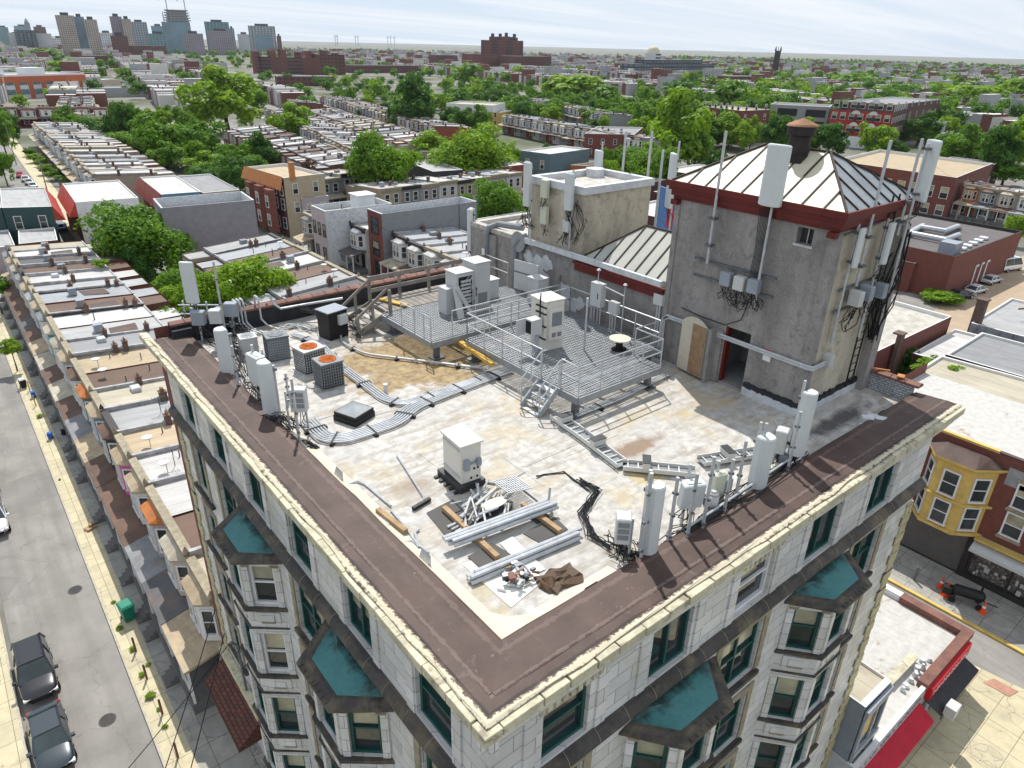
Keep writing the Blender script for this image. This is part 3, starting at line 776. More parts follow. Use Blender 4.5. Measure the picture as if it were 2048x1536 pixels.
w = MB(); w.box((TX0-.22, y1+.35, RZ+1.08), (.5,.16,2.1), .0); w.bx(TX0-.1,TX0-.004,y1+.05,y1+.45,RZ,RZ+2.1)
hp(w, 'door_jamb', M['stucco'], t)
# door leaf swung open against the wall
dl = MB(); A = Matrix.Rotation(R_(83), 3, 'Z'); org = Vector((TX0-.42, y1+.5, RZ+.12))
arch = [(0,0),(1.25,0),(1.25,1.95),(1.1,2.1),(.85,2.22),(.55,2.25),(.25,2.17),(0,2.0)]
vs = [org + A @ Vector((u,-.03,z)) for u,z in arch] + [org + A @ Vector((u,.03,z)) for u,z in arch]; k = len(arch)
dl.add(vs, [(i,(i+1)%k,k+(i+1)%k,k+i) for i in range(k)] + [tuple(range(k)), tuple(range(2*k-1,k-1,-1))])
door = hp(dl, 'door_leaf', M['cant'], t)
dp = MB(); dp.box(org + A @ Vector((.34,.045,1.02)), (.66,.02,1.98), R_(83)); hp(dp, 'plywood_panel', M['plywood'], t)
sg = MB(); sg.bx(TX0-.02, TX0-.003, 5.0, 5.3, RZ+1.55, RZ+2.0, 0); sg.bx(TX0-.026, TX0-.021, 5.0, 5.3, RZ+1.82, RZ+2.0, 1); sg.add([(TX0-.031,5.08,RZ+1.86),(TX0-.031,5.22,RZ+1.86),(TX0-.031,5.15,RZ+1.97)],[(0,1,2)],2)
hp(sg, 'warning_sign', [M['sign_white'], M['sign_red'], M['black']], t)
# low rear block flush with the tower front
lw = bpy.data.objects.new('rear_block', None); C.objects.link(lw); lw.parent = hotel; lw.location = Vector((18.5, 16, RZ)) - hotel.location
w = MB(); wall(w, (TX0,22.6), (TX0,TY1), RZ-.3, 23.5, [], (-1,0)); wall(w, (TX0,22.9), (TX0,22.6), RZ-.3, 23.5, [], (-1,0)); wall(w, (20.9,22.9), (TX0,22.9), RZ-.3, 23.5, [], (0,1)); wall(w,(20.9,TY1),(20.9,22.9),20,23.5,[],(1,0))
w.bx(TX0-.14, TX0-.003, 20.6, 21.5, RZ, 23.4); w.bx(TX0-.10, TX0-.003, 18.6, 19.3, RZ, 23.3); w.bx(TX0-.06, TX0-.003, 15.9, 16.6, RZ, 22.6)
hp(w, 'wall', M['stucco'], lw)
w = MB(); w.quad((TX0,TY1,23.5),(20.9,TY1,23.5),(20.9,22.9,23.5),(TX0,22.9,23.5)); w.bx(TX0-.05,TX0+.3,18.7,22.95,23.5,23.72); w.bx(TX0+.3,20.95,22.6,22.95,23.5,23.72)
hp(w, 'roof', M['roof_white'], lw)
w = MB()
rr = random.Random(12); PK = 0
def patch(y, z, s):
    global PK; PK += 1
    pts = [(TX0-.004-.002*PK, y+s*math.cos(a)*rr.uniform(.6,1.2), z+s*.8*math.sin(a)*rr.uniform(.5,1.2)) for a in np.linspace(0, 2*PI, 13)[:-1]]
    w.poly(pts)
for y, z, s in ((17.6,22.6,.7),(16.8,22.0,.6),(15.6,21.9,.55),(15.2,21.2,.6),(14.6,21.6,.4),(16.9,22.9,.45),(18.2,22.9,.4)): patch(y, z, s)
hp(w, 'bare_plaster', M['plaster_patch'], lw)
w = MB(); w.bx(TX0-.17, TX0+.1, TY1, 14.9, 23.12, 23.42); w.bx(TX0-.25, TX0+.1, TY1, 14.95, 23.42, 23.52)
hp(w, 'red_cornice', M['red_paint'], lw)
# low hipped skylight between tower and lift house
w = MB(); a = [Vector((TX0+.15,TY1+.02,23.75)),Vector((20.5,TY1+.02,23.75)),Vector((20.5,14.6,23.75)),Vector((TX0+.15,14.6,23.75))]; ra, rb_ = Vector((18.3,11.0,25.15)), Vector((18.3,12.9,25.15))
w.poly([a[3],a[0],ra,rb_]); w.poly([a[0],a[1],ra]); w.poly([a[1],a[2],rb_,ra]); w.poly([a[2],a[3],rb_]); w.bx(TX0+.15,20.5,TY1+.02,14.6,23.5,23.745)
hp(w, 'hip_roof', M['roof_pale'], lw)
w = MB()
for k in range(0, 9):
    y = TY1+.02 + (14.6-TY1)*k/8
    f = 1 if ra.y <= y <= rb_.y else ((y-TY1)/(ra.y-TY1) if y < ra.y else (14.6-y)/(14.6-rb_.y))
    w.bar((TX0+.15,y,23.775), (TX0+.15+(18.3-TX0-.15)*max(f,.02), y, 23.775+1.4*max(f,.02)), .045, .05)
for p, q_ in ((a[0],ra),(a[3],rb_),(ra,rb_)): w.bar(p+Vector((0,0,.03)), q_+Vector((0,0,.03)), .06, .06)
hp(w, 'roof_seam', M['seam'], lw)
# lift house
lh = bpy.data.objects.new('lift_house', None); C.objects.link(lh); lh.parent = hotel; lh.location = Vector((18.7, 16.7, 23.5)) - hotel.location
w = MB(); w.bx(16.6, 20.9, 15.0, 18.5, 23.5, 26.3); hp(w, 'wall', M['stucco_warm'], lh)
w = MB(); w.bx(16.5,21.0,14.9,15.2,26.3,26.62); w.bx(16.5,16.8,15.2,18.6,26.3,26.62); w.bx(20.7,21.0,15.2,18.6,26.3,26.62); w.bx(16.8,20.7,18.3,18.6,26.3,26.62); w.cyl((20.2,18.0,26.32),.45,.4,14)
hp(w, 'roof_rim', M['plaster_patch'], lh)
w = MB(); w.quad((16.7,15.1,26.34),(20.8,15.1,26.34),(20.8,18.5,26.34),(16.7,18.5,26.34)); hp(w, 'roof', M['roof_white'], lh)
# ================================================================== trees
def leaf_crown(name, seed, nclump, nleaf, leaf, mat, flat=.8, spread=.80, crad=(.15,.36)):
    """foliage of unit radius: leaf sized faces gathered in clumps through the crown's volume"""
    r = np.random.default_rng(seed)
    cs = []
    while len(cs) < nclump:
        p = r.uniform(-1, 1, 3)
        if np.linalg.norm(p) < 1 and p[2] > -.75: cs.append(p*np.array([spread, spread, spread*flat]))
    cs = np.array(cs); an = np.arctan2(cs[:,1], cs[:,0]); cs *= (1 + .22*np.sin(2*an+seed) + .16*np.sin(3*an+1.7*seed))[:,None]; cs[:,2] += .18*np.sin(2.3*cs[:,0]*2+seed)
    cr = r.uniform(*crad, nclump) * (1.12 - .35*np.linalg.norm(cs, axis=1))
    w = cr**2; k = r.choice(nclump, nleaf, p=w/w.sum())
    d = r.normal(size=(nleaf,3)); d /= np.linalg.norm(d, axis=1)[:,None]
    d[:,2] = np.where((d[:,2] < -.2) & (r.random(nleaf) < .6), -d[:,2], d[:,2])
    rad = cr[k]*(.55 + .5*np.sqrt(r.random(nleaf)) + .35*(r.random(nleaf)**6))
    p = cs[k] + d*rad[:,None]*np.array([1,1,.85])
    nrm = d + r.normal(scale=.55, size=(nleaf,3)); nrm[:,2] += .35; nrm /= np.linalg.norm(nrm, axis=1)[:,None]
    u = np.cross(nrm, r.normal(size=(nleaf,3))); u /= np.linalg.norm(u, axis=1)[:,None]; v = np.cross(nrm, u)
    s = leaf*r.uniform(.6, 1.3, nleaf)[:,None]
    quad = np.stack([p-u*s, p-v*s*.55+nrm*s*.1, p+u*s, p+v*s*.55+nrm*s*.1], 1).reshape(-1,3)
    return mesh_quads(name, quad, mat)
def mesh_quads(name, co, mat):
    me = bpy.data.meshes.new(name); n = len(co)//4
    me.vertices.add(len(co)); me.vertices.foreach_set('co', co.astype(np.float32).ravel())
    me.loops.add(len(co)); me.loops.foreach_set('vertex_index', np.arange(len(co), dtype=np.int32))
    me.polygons.add(n); me.polygons.foreach_set('loop_start', np.arange(0, len(co), 4, dtype=np.int32))
    try: me.polygons.foreach_set('loop_total', np.full(n, 4, dtype=np.int32))
    except Exception: pass
    me.materials.append(mat); me.update(); me.validate()
    return me
def trunk_mesh(seed):
    r = random.Random(seed); b = MB()
    b.tube([(0,0,-1.9),(.02,0,-1.2),(.0,.03,-.6)], [.085,.06,.05], 7)
    for k in range(7):
        a = 2*PI*k/7 + r.uniform(-.3,.3); e = r.uniform(.35,.75)
        b.tube([(0,.03,-.75+.05*k),(.3*math.cos(a)*e,.3*math.sin(a)*e,-.3+.05*k),(.8*math.cos(a)*e,.8*math.sin(a)*e,.15+r.uniform(-.1,.3))], [.035,.024,.008], 5)
    me = b.build('trunk', M['bark'], None); d = me.data; bpy.data.objects.remove(me); return d
CROWN = {}
for i, mt in enumerate(('leaf_bright','leaf','leaf_deep')):
    for j in range(3):
        CROWN['big', mt, j] = leaf_crown('crown', 10*i+j, 64, 12500, .045, M[mt], .85)
        CROWN['mid', mt, j] = leaf_crown('crown', 100+10*i+j, 36, 4600, .072, M[mt], .85)
        CROWN['far', mt, j] = leaf_crown('crown', 200+10*i+j, 15, 900, .125, M[mt], .8, .68, (.3,.5))
CROWN['big','leaf_rust',0] = CROWN['big','leaf_rust',1] = CROWN['mid','leaf_rust',0] = CROWN['mid','leaf_rust',1] = leaf_crown('crown', 77, 20, 2500, .075, M['leaf_rust'])
TRUNK = [trunk_mesh(3), trunk_mesh(4)]
TN = {'leaf_bright':'bright green','leaf':'mid green','leaf_deep':'dark green','leaf_rust':'rusty red'}
NT = 0
TREES = []
def tree(loc, top, rad, label, mt='leaf', size=None, group=None, squash=None, cat='tree', name='tree', bottom=None):
    """tree standing at loc, its crown reaching up to height top with radius rad"""
    global NT; NT += 1
    loc = Vector(loc); dist = (loc - CAM).length
    size = size or ('big' if dist < 190 and rad > 2.2 else 'mid' if dist < 420 else 'far')
    t = thing(name, label, cat, (loc.x, loc.y, loc.z), random.uniform(0, 6.28), group)
    cz = bottom if bottom is not None else loc.z + max(.2, min(.13*(top-loc.z), 1.2))
    hz = (top - cz)/2
    c = link('crown', CROWN[size, mt, NT % 3 if mt != 'leaf_rust' else 0], t); c.scale = (rad*1.15, rad*1.15, hz*1.2); c.location = (0, 0, cz - loc.z + hz)
    tk = link('trunk', TRUNK[NT % 2], t); s = (top-loc.z)*.5
    H = (cz - loc.z + hz); tk.scale = (rad*.9, rad*.9, H/1.9); tk.location = (0, 0, H)
    TREES.append((loc.x, loc.y, rad))
    return t
def ptree(px, ptop, pbot, wpx, label, mt='leaf', zb=3.0, **k):
    """tree given by where its crown shows in the photograph: centre, top and bottom rows, width"""
    b = at(px, pbot, zb); base = Vector((b.x, b.y, 0))
    d = (base - CAM).length
    depth = (CR.transposed() @ (base - CAM)).z * -1
    rad = wpx/2*depth/FPX*1.0
    top = zup((b.x + (b.x-CAM.x)/d*0, b.y, 0), px, ptop, 40)
    return tree(base, max(top, 3.5), rad, label, mt, **k)
# ================================================================== row houses
ROOFC = {'bright white':(.70,.69,.67),'white':(.55,.545,.535),'cream':(.45,.41,.32),'pale grey':(.39,.395,.40),'grey':(.26,.265,.275),'silver':(.34,.36,.385),'brown':(.145,.09,.065),'dark grey':(.11,.11,.115),'tan':(.45,.36,.24)}
WALLC = {'red brick':(.27,.075,.05),'brown brick':(.19,.085,.06),'tan':(.44,.36,.25),'grey':(.33,.34,.35),'white':(.68,.68,.66),'blue':(.12,.22,.32),'slate blue':(.13,.18,.21),'dark green':(.03,.07,.07),'pink':(.62,.10,.36),'beige':(.50,.42,.34),'black':(.04,.04,.045),'teal':(.04,.28,.34),'orange':(.50,.17,.045),'dark red':(.22,.03,.03),'mauve':(.42,.36,.38)}
def winmesh(w, h, trim='trim', arch=0):
    k = ('hw', w, h, trim)
    if k not in WIN:
        f = MB(); t = .1
        f.bx(-w/2-t, -w/2, -.06, .03, -.04, h+t); f.bx(w/2, w/2+t, -.06, .03, -.04, h+t); f.bx(-w/2, w/2, -.06, .03, h, h+t); f.bx(-w/2-t-.04, w/2+t+.04, -.10, .03, -.13, -.045)
        f.bx(-w/2, w/2, -.03, .03, h*.5-.03, h*.5+.03)
        f.quad((-w/2,.0,0),(w/2,0,0),(w/2,0,h*.5-.03),(-w/2,0,h*.5-.03),1); f.quad((-w/2,.0,h*.5+.03),(w/2,0,h*.5+.03),(w/2,0,h),(-w/2,0,h),2 if hash((w,h)) % 3 == 0 else 1)
        o = f.build('window', [M[trim], M['glass'], M['blind_glass']], None); WIN[k] = o.data; bpy.data.objects.remove(o)
    return WIN[k]
def put_window(parent, x, y, z, rz, w, h, trim='trim'):
    return link('window', winmesh(w, h, trim), parent, (x, y, z), rz=rz)
def proto_house(w=4.1, d=11.5, h=7.0, style='bay', detail=2, seed=0, ell=True):
    r = random.Random(seed)
    t = thing('row_house', '', 'house', (0,0,-50))
    hr = h - .55; ph = .24 if detail > 1 else .06
    b = MB()
    dm = d*.76 if ell else d
    b.add([(0,0,0),(w,0,0),(w,0,h),(0,0,h),(0,dm,0),(w,dm,0),(w,dm,hr-.0),(0,dm,hr)], [(0,1,2,3),(1,5,6,2),(5,4,7,6),(4,0,3,7)])
    if ell:
        x0 = w*.22; b.bx(x0, w, dm, d, 0, hr-.45)
        b.f.pop(); b.m.pop()
    b.build('wall', M['brick_tint'] if style != 'siding' else M['siding'], t)
    b = MB(); b.quad((.02,.02,h-.12),(w-.02,.02,h-.12),(w-.02,dm-.02,hr-.1),(.02,dm-.02,hr-.1))
    if ell: b.quad((x0+.02,dm+.003,hr-.53),(w-.02,dm+.003,hr-.53),(w-.02,d-.02,hr-.6),(x0+.02,d-.02,hr-.6))
    b.build('roof', M['roof_coat'], t)
    b = MB()
    b.add([(-.13,-.05,h-.2),(.13,-.05,h-.2),(.13,-.05,h+ph),(-.13,-.05,h+ph),(-.13,dm,hr-.2),(.13,dm,hr-.2),(.13,dm,hr+ph*.6),(-.13,dm,hr+ph*.6)], [(0,1,2,3),(1,5,6,2),(5,4,7,6),(4,0,3,7),(3,2,6,7)])
    b.bx(.13, w-.13, dm-.1, dm+.06, hr-.3, hr+.02)
    b.build('party_parapet', M['party'], t)
    b = MB(); b.bx(.0, w, -.34, -.02, h-.28, h+.1); b.bx(.0, w, -.2, -.01, h-.62, h-.28); b.bx(0, w, -.02, .16, h-.1, h+.1)
    if detail > 1:
        for k in range(6): b.bx(.3+k*.65, .42+k*.65, -.30, -.2, h-.6, h-.28)
        b.cyl((0,-.2,h+.1), .13, .16, 8, r2=.16); b.cyl((0,-.2,h+.26), .17, .34, 8, r2=.02)
    b.build('cornice', M['dark_trim'] if seed == 0 else M['tan_stone'], t)
    # bay of the upper storey
    P4 = [(.45,-.003),(1.05,-.78),(w-1.05,-.78),(w-.45,-.003)]
    if style in ('bay','siding'):
        b = MB(); b.prism(P4, 3.75, 6.25)
        by = b.build('bay', M['paint'], t)
        rf = MB(); P5 = [(.28,-.003),(.95,-.95),(w-.95,-.95),(w-.28,-.003)]; P6 = [(.9,-.006),(1.45,-.22),(w-1.45,-.22),(w-.9,-.006)]
        rf.prism(P5, 6.25, 6.36); rf.prism(P5, 6.36, 6.85, off=P6); rf.build('bay_roof', M['porch_roof'], by)
        for a, c in zip(P4, P4[1:]):
            L = math.hypot(c[0]-a[0], c[1]-a[1]); rz = math.atan2(c[1]-a[1], c[0]-a[0])
            n = (math.sin(rz)*.03, -math.cos(rz)*.03)
            if L > 1.5 and detail > 1:
                put_window(by, a[0]+(c[0]-a[0])*.3+n[0], a[1]+n[1], 4.3, rz, .6, 1.55); put_window(by, a[0]+(c[0]-a[0])*.7+n[0], a[1]+n[1], 4.3, rz, .6, 1.55)
            else: put_window(by, (a[0]+c[0])/2+n[0], (a[1]+c[1])/2+n[1], 4.3, rz, min(.66,L*.55), 1.55)
    else:
        for x in (w*.28, w*.72): put_window(t, x, -.03, 4.3, 0, .85, 1.55)
    # porch
    b = MB(); b.add([(0,-.01,3.75),(w,-.01,3.75),(w,-2.25,3.25),(0,-2.25,3.25),(0,-.01,3.6),(w,-.01,3.6),(w,-2.25,3.1),(0,-2.25,3.1)], [(0,3,2,1),(4,5,6,7),(3,7,6,2),(1,2,6,5),(0,4,7,3)])
    b.build('porch_roof', M['porch_roof'], t)
    if detail > 1:
        b = MB()
        for x in (.08, w*.5, w-.08): b.bx(x-.06, x+.06, -2.12, -2.0, .9, 3.2)
        b.bx(0, w, -2.15, -2.0, 2.95, 3.13); b.bx(.1, w*.5, -2.1, -2.04, 1.65, 1.72)
        for k in range(8): b.bx(.15+k*.24, .18+k*.24, -2.09, -2.05, .9, 1.65)
        b.build('porch_frame', M['trim'], t)
        b = MB(); b.bx(.05, w-.05, -2.2, -.02, 0, .9)
        for k in range(3): b.bx(w*.66, w*.9, -2.2-.24*(k+1), -2.2-.24*k, 0, .68-.22*k)
        b.build('porch_steps', M['asphalt_dark'], t)
        b = MB(); b.bx(w*.62, w*.62+.95, -.05, -.004, .9, 3.0); b.build('door', M['dark_trim'], t)
    put_window(t, w*.3, -.03, 1.25, 0, 1.1, 1.6)
    # rear windows
    yb = d if ell else dm
    for z, x in ((3.9, w*.5), (3.9, w*.8), (1.0, w*.62)): put_window(t, x, yb+.03, z, PI, .8, 1.45)
    if ell: put_window(t, w*.11, dm+.03, 4.0, PI, .5, 1.2)
    # chimneys and roof clutter
    for k in range(2 if seed in (1,4) else 1):
        y = dm*(.42 if k == 0 else .86) + r.uniform(-.6,.6); zc = h - .55*y/dm
        b = MB(); b.bx(-.25, .27, y-.2, y+.2, zc-.4, zc+.62); b.bx(-.29,.31,y-.24,y+.24,zc+.62,zc+.7); c = b.build('chimney', M['chimney_brick'], t)
        if detail > 1:
            b = MB()
            for s in (-.15,.17): b.cyl((s*.8,y,zc+.7), .08, .28, 7, r2=.07)
            b.build('chimney_pot', M['chimney_pot'], c)
    b = MB(); x, y = r.uniform(1,w-1), dm*r.uniform(.3,.7); zc = h-.12-.45*y/dm
    if seed == 0: b.box((x,y,zc+.2),(.8,.8,.5)); b.build('roof_hatch', M['roof_grey'], t)
    elif seed == 1: b.tube([(x,y,zc-.1),(x,y,zc+.7),(x+.1,y,zc+.75)], .06, 6); b.build('vent_pipe', M['galv_dark'], t)
    elif seed == 3:
        for q in range(2): b = MB(); b.tube([(1.2+q*1.5,dm*.3+q*2.2,zc-.3),(1.2+q*1.5,dm*.3+q*2.2,zc+.55)], .05, 6); b.build('vent_pipe', M['galv_dark'], t)
        b = MB(); b.tube([(w*.7,1.4,h-.2),(w*.7,1.4,h+.5)], .03, 6); b.cyl((w*.7-.1,1.3,h+.5), .32, .08, 12, r2=.36); b.build('satellite_dish', M['rru_light'], t)
    elif seed == 4:
        b.box((x,y,zc+.4),(.75,.75,.7)); b.box((x,y,zc+.77),(.8,.8,.05)); b.build('roof_unit', M['rru'], t)
        b = MB(); y2 = dm*.62; z2 = h-.12-.43*y2/dm; b.add([(.5,y2-1.5,z2+.055),(w*.6,y2-1.3,z2+.055),(w*.7,y2+1.2,z2-.05),(.6,y2+1.0,z2-.05)],[(0,1,2,3)]); b.build('tar_patch', M['membrane'], t)
    else: b.box((x,y,zc+.12),(.9,.7,.34)); b.box((x,y,zc+.31),(.8,.6,.05)); b.build('skylight', M['galv'], t)
    return t
PROTO = {}
def proto(kind, seed):
    k = (kind, seed)
    if k not in PROTO:
        PROTO[k] = {'near': lambda: proto_house(4.1, 11.5, 7.0, 'bay', 2, seed), 'far': lambda: proto_house(4.3, 12.5, 7.0, 'bay', 1, seed),
                    'plain': lambda: proto_house(4.3, 12.5, 7.0, 'plain', 1, seed), 'siding': lambda: proto_house(4.3, 13, 7.0, 'siding', 2, seed)}[kind]()
    return PROTO[k]
HOUSES = []; NH = 0
def house(kind, x, y, rz, sx, sy, sz, roof, wallc, bay, label, group, seed=0, bayroof=None, porch=None, used=set()):
    global NH; NH += 1
    p = proto(kind, seed)
    o = p if (kind, seed) not in used else copy_tree(p)
    used.add((kind, seed))
    o.location = (x, y, 0); o.rotation_euler.z = rz; o.scale = (sx, sy, sz)
    if random.random() < .5: ww = sx*{'near':4.1}.get(kind, 4.3); o.scale.x = -sx; o.location = (x+ww*math.cos(rz), y+ww*math.sin(rz), 0)
    o.name = 'row_house'; tag(o, label, 'house', group)
    j = random.uniform(.88, 1.1)
    for c in o.children:
        b = c.name.split('.')[0]
        col = {'wall': WALLC[wallc], 'roof': ROOFC[roof], 'bay': WALLC[bay], 'cornice': WALLC[bay], 'porch_roof': ROOFC[porch or random.choice(['brown','tan','tan','cream','brown','dark grey','grey'])]}.get(b)
        if col: c.color = rgba(mul(col, j))
        if b == 'bay':
            for g in c.children:
                if g.name.startswith('bay_roof'): g.color = rgba(ROOFC[bayroof] if bayroof in ROOFC else WALLC[bayroof] if bayroof else ROOFC[random.choice(['tan','brown','grey','dark grey','cream'])])
    HOUSES.append((x, y)); return o
ALLROWS = []
def row(p1, p2, n, depth, phrase, end, kind='far', roofs=None, walls=None, bays=None, group=None, bayroofs=None, h=7.0, skip=(), porch=None, first_is_end=False):
    """a terrace along p1 -> p2, every house facing to the right of that line"""
    p1, p2 = Vector((*p1[:2],0)), Vector((*p2[:2],0)); L = (p2-p1).length; d = (p2-p1)/L; rz = math.atan2(d.y, d.x); w = L/n
    bw = {'near':(4.1,11.5),'far':(4.3,12.5),'plain':(4.3,12.5),'siding':(4.3,13)}[kind]
    nrm = Vector((-d.y, d.x, 0)); ALLROWS.append((p1, p2, nrm, depth))
    rr = random.Random(int(p1.x*7+p1.y*3))
    for i in range(n):
        if i in skip: continue
        q = p1 + d*w*i
        k = n-1-i if not first_is_end else i
        rf = roofs[k % len(roofs)] if roofs else rr.choice(['white','white','pale grey','pale grey','grey','silver','cream','brown','white','dark grey'])
        wc = walls[k % len(walls)] if walls else rr.choice(['red brick','red brick','brown brick','grey','tan','white','beige'])
        by = bays[k % len(bays)] if bays else rr.choice(['white','white','grey','beige','blue','white','tan','dark red'])
        br = bayroofs[k % len(bayroofs)] if bayroofs else None
        feat = by + ' bay' if kind != 'plain' else wc + ' walls'; lab = f"{rf} roofed house, {feat}, {ORD[k]} from {end} of {phrase}"
        house(kind, q.x, q.y, rz, w/bw[0], depth/bw[1], h/7.0*(rr.uniform(.985,1.02) if kind == 'near' else rr.uniform(.96,1.05)), rf, wc, by, lab, group or f"houses in {phrase}", rr.randrange(5), br, porch)

GA = 'terrace houses along the left street'
row((.62,105), (.62,23), 20, 11.2, 'left street terrace', 'hotel', 'near',
    ['cream','brown','white','white','tan','pale grey','cream','brown','tan','grey','pale grey','white','brown','silver','pale grey','white','brown','dark grey','white','cream'],
    ['brown brick','red brick','brown brick'], ['white','beige','mauve','white','pink','black','blue','slate blue','white','grey','white','teal','white','blue','white','grey','beige','blue','white','mauve'],
    GA, ['tan','cream','orange','tan','tan','brown','tan','orange','brown','tan','cream','cream','grey','tan','pale grey','tan','grey','cream','tan','grey'])
row((31.2,57.6), (30.8,92.4), 8, 12.2, 'terrace behind rear parapet', 'hotel', 'near', ['cream','dark grey','pale grey','brown','white','brown','silver','pale grey'],
    ['brown brick','beige','grey'], ['white','grey','beige'], first_is_end=True)
row((45.2,81.9), (45.2,60.8), 5, 14, 'white bay terrace', 'hotel', 'near', ['white','pale grey','pale grey','silver','silver'], ['slate blue','dark red','white','slate blue','dark red'], ['white'], bayroofs=['white'])
row((43.2,91.2), (43.2,86.9), 1, 13, 'porch pair by pink block', 'hotel', 'near', ['white'], ['white'], ['white'], bayroofs=['silver'])
row((40.6,102.6), (40.4,98.6), 1, 12, 'corner by pink block', 'hotel', 'near', ['brown'], ['grey'], ['grey'], bayroofs=['grey'], porch='tan')
row((25.4,271), (20.8,157), 26, 15, 'terrace left of alley', 'near end', 'far', ['white','pale grey','cream','white','grey','white','silver','pale grey'], None, ['white','blue','white','grey','slate blue','white'])
row((76.8,146), (84,231), 19, 13.5, 'terrace right of alley', 'near end', 'plain', ['pale grey','white','grey','white','pale grey','brown','silver'], ['brown brick','grey','red brick'], first_is_end=True)
row((108.7,293), (80.2,158), 31, 14, 'terrace right of round tree', 'near end', 'far', None, ['red brick','white','grey'], ['white','white','grey','blue','beige'])
row((112.5,168), (131,280), 25, 13, 'second terrace', 'near end', 'plain', None, None, first_is_end=True)
row((160.3,352), (132.3,204), 34, 14, 'terrace behind dark tree', 'near end', 'far', None, ['red brick','white','tan'])
row((179.7,227), (168.6,143), 19, 14, 'terrace behind lift house', 'near end', 'far', ['white','pale grey','white','silver','grey'], ['grey','white','red brick'], ['white','white','grey'])
row((250.6,294), (221.5,211), 19, 14, 'terrace beside central grove', 'near end', 'far', ['white','pale grey','silver'], ['grey','white'])
row((5,340), (56,317), 9, 12, 'gabled terrace before school', 'left end', 'far', ['dark grey','brown'], ['dark red'], ['white'], bayroofs=['dark red'], first_is_end=True)
row((104,122), (112,160), 8, 13, 'terrace behind slate house', 'near end', 'plain', None, ['red brick','grey','brown brick'], first_is_end=True)
row((60,112), (96,114), 8, 13, 'cross street terrace', 'left end', 'plain', ['pale grey','white','silver','white'], ['tan','grey','mauve','white'], first_is_end=True)
row((46,129), (66,131), 4, 12, 'terrace behind brown corner', 'left end', 'plain', ['silver','grey','pale grey','cream'], ['white','slate blue','grey','grey'], first_is_end=True)
# ================================================================== ground, streets, single buildings
def sheet(name, pts, z, mat, kind='structure'):
    b = MB(); b.poly([(x, y, z) for x, y in pts]); o = b.build(name, M[mat]); o['kind'] = kind; return o
def slabs(name, rects, z0, z1, mat):
    b = MB()
    for x0, x1, y0, y1 in rects: b.bx(x0, x1, y0, y1, z0, z1)
    return structure(b.build(name, M[mat]))
g = N('city_floor'); v = g.coords()
n1 = g.noise(v, .02, 6, .65); n2 = g.noise(v, .006, 6, .7); n3 = g.noise(v, .15, 4)
c = g.mix(g.ramp(n1, [(.42,(0,0,0)),(.6,(1,1,1))]), (.23,.22,.205), (.10,.115,.07))
c = g.mix(g.ramp(n3, [(.5,(0,0,0)),(.7,(.7,)*3)]), c, (.13,.115,.095))
M['city_floor'] = g.finish(c, .95, spec=.1)
sheet('ground', [(-9000,-4000),(9000,-4000),(16000,9000),(16000,22000),(-9000,22000)], -.06, 'city_floor')
# streets
sheet('left_street', [(-8.7,-60),(-3.5,-60),(-3.0,108),(-8.2,108)], 0.0, 'asphalt')
slabs('left_sidewalk', [(-3.5,-2.3,-60,108)], -.05, .12, 'sidewalk'); slabs('shade_grey_pavement', [(-2.3,.62,-60,108)], -.05, .118, 'sidewalk_grey'); slabs('far_left_sidewalk', [(-13.5,-8.75,-60,108)], -.05, .12, 'sidewalk')  # grey concrete strip by the houses, its tone also standing in for their shade
b = MB(); b.bx(-3.62,-3.5,-60,108,-.05,.125); b.bx(-8.75,-8.63,-60,108,-.05,.125); structure(b.build('kerb', M['kerb']))
sheet('cross_street', [(-120,108),(190,113),(190,119.5),(-120,117)], .004, 'asphalt')
sheet('side_street', [(33.2,-20),(38.0,-20),(38.6,109),(33.6,109)], .008, 'asphalt')
slabs('corner_sidewalk', [(.2,33.6,-14,-.6),(31.5,33.4,-.6,109)], -.05, .12, 'sidewalk')
slabs('shop_sidewalk', [(38.4,42.6,-20,30),(38.6,43,30,108)], -.05, .12, 'sidewalk_grey')
b = MB(); b.bx(38.15,38.395,-20,30,-.05,.14); structure(b.build('painted_kerb', M['yellow_paint']))
b = MB(); b.poly([(33.6,-14,.10),(35.4,-14,.10),(35.3,-4,.10),(34.9,-1.2,.10),(34.2,.2,.10),(33.6,.6,.10)]); structure(b.build('kerb_corner', M['sidewalk']))
b = MB(); b.poly([(33.9,-1.9,.125),(34.7,-2.2,.125),(34.8,-3.4,.125),(34.0,-3.2,.125)]); structure(b.build('kerb_ramp', M['ramp']))
sheet('upper_left_street', [(6.2,117),(11.3,117),(19.5,340),(14.5,340)], .01, 'asphalt'); slabs('upper_left_pavement', [], 0, .1, 'sidewalk') if 0 else None
b = MB(); b.poly([(11.3,117.5,.06),(14.2,117.5,.06),(22.6,335,.06),(19.5,335,.06)]); structure(b.build('upper_left_sidewalk', M['sidewalk']))
for nm, x0, y0, x1, y1 in (('avenue',86,119,98,330),('avenue_beyond',98,330,150,760),('terrace_street',70,119,79,330),('mid_street',138,119,146,420)):
    d = Vector((x1-x0,y1-y0)); d.normalize(); nn = Vector((d.y,-d.x))*3.6
    sheet(nm, [(x0-nn.x,y0-nn.y),(x0+nn.x,y0+nn.y),(x1+nn.x,y1+nn.y),(x1-nn.x,y1-nn.y)], .012, 'asphalt')
sheet('car_park', [(76.5,26.5),(92.5,26.0),(106,28.8),(160,31.2),(160,6),(91,9),(78.5,17.5)], .014, 'lot')
sheet('right_road', [(44,9),(260,100),(268,92),(44,2)], .003, 'asphalt')
sheet('alley_concrete', [(11.9,24),(19.3,24),(19.3,106),(12.2,106)], .01, 'asphalt_dark')
sheet('shop_yard', [(20,-1),(33,-1),(33,23),(20,23)], .006, 'asphalt_dark')

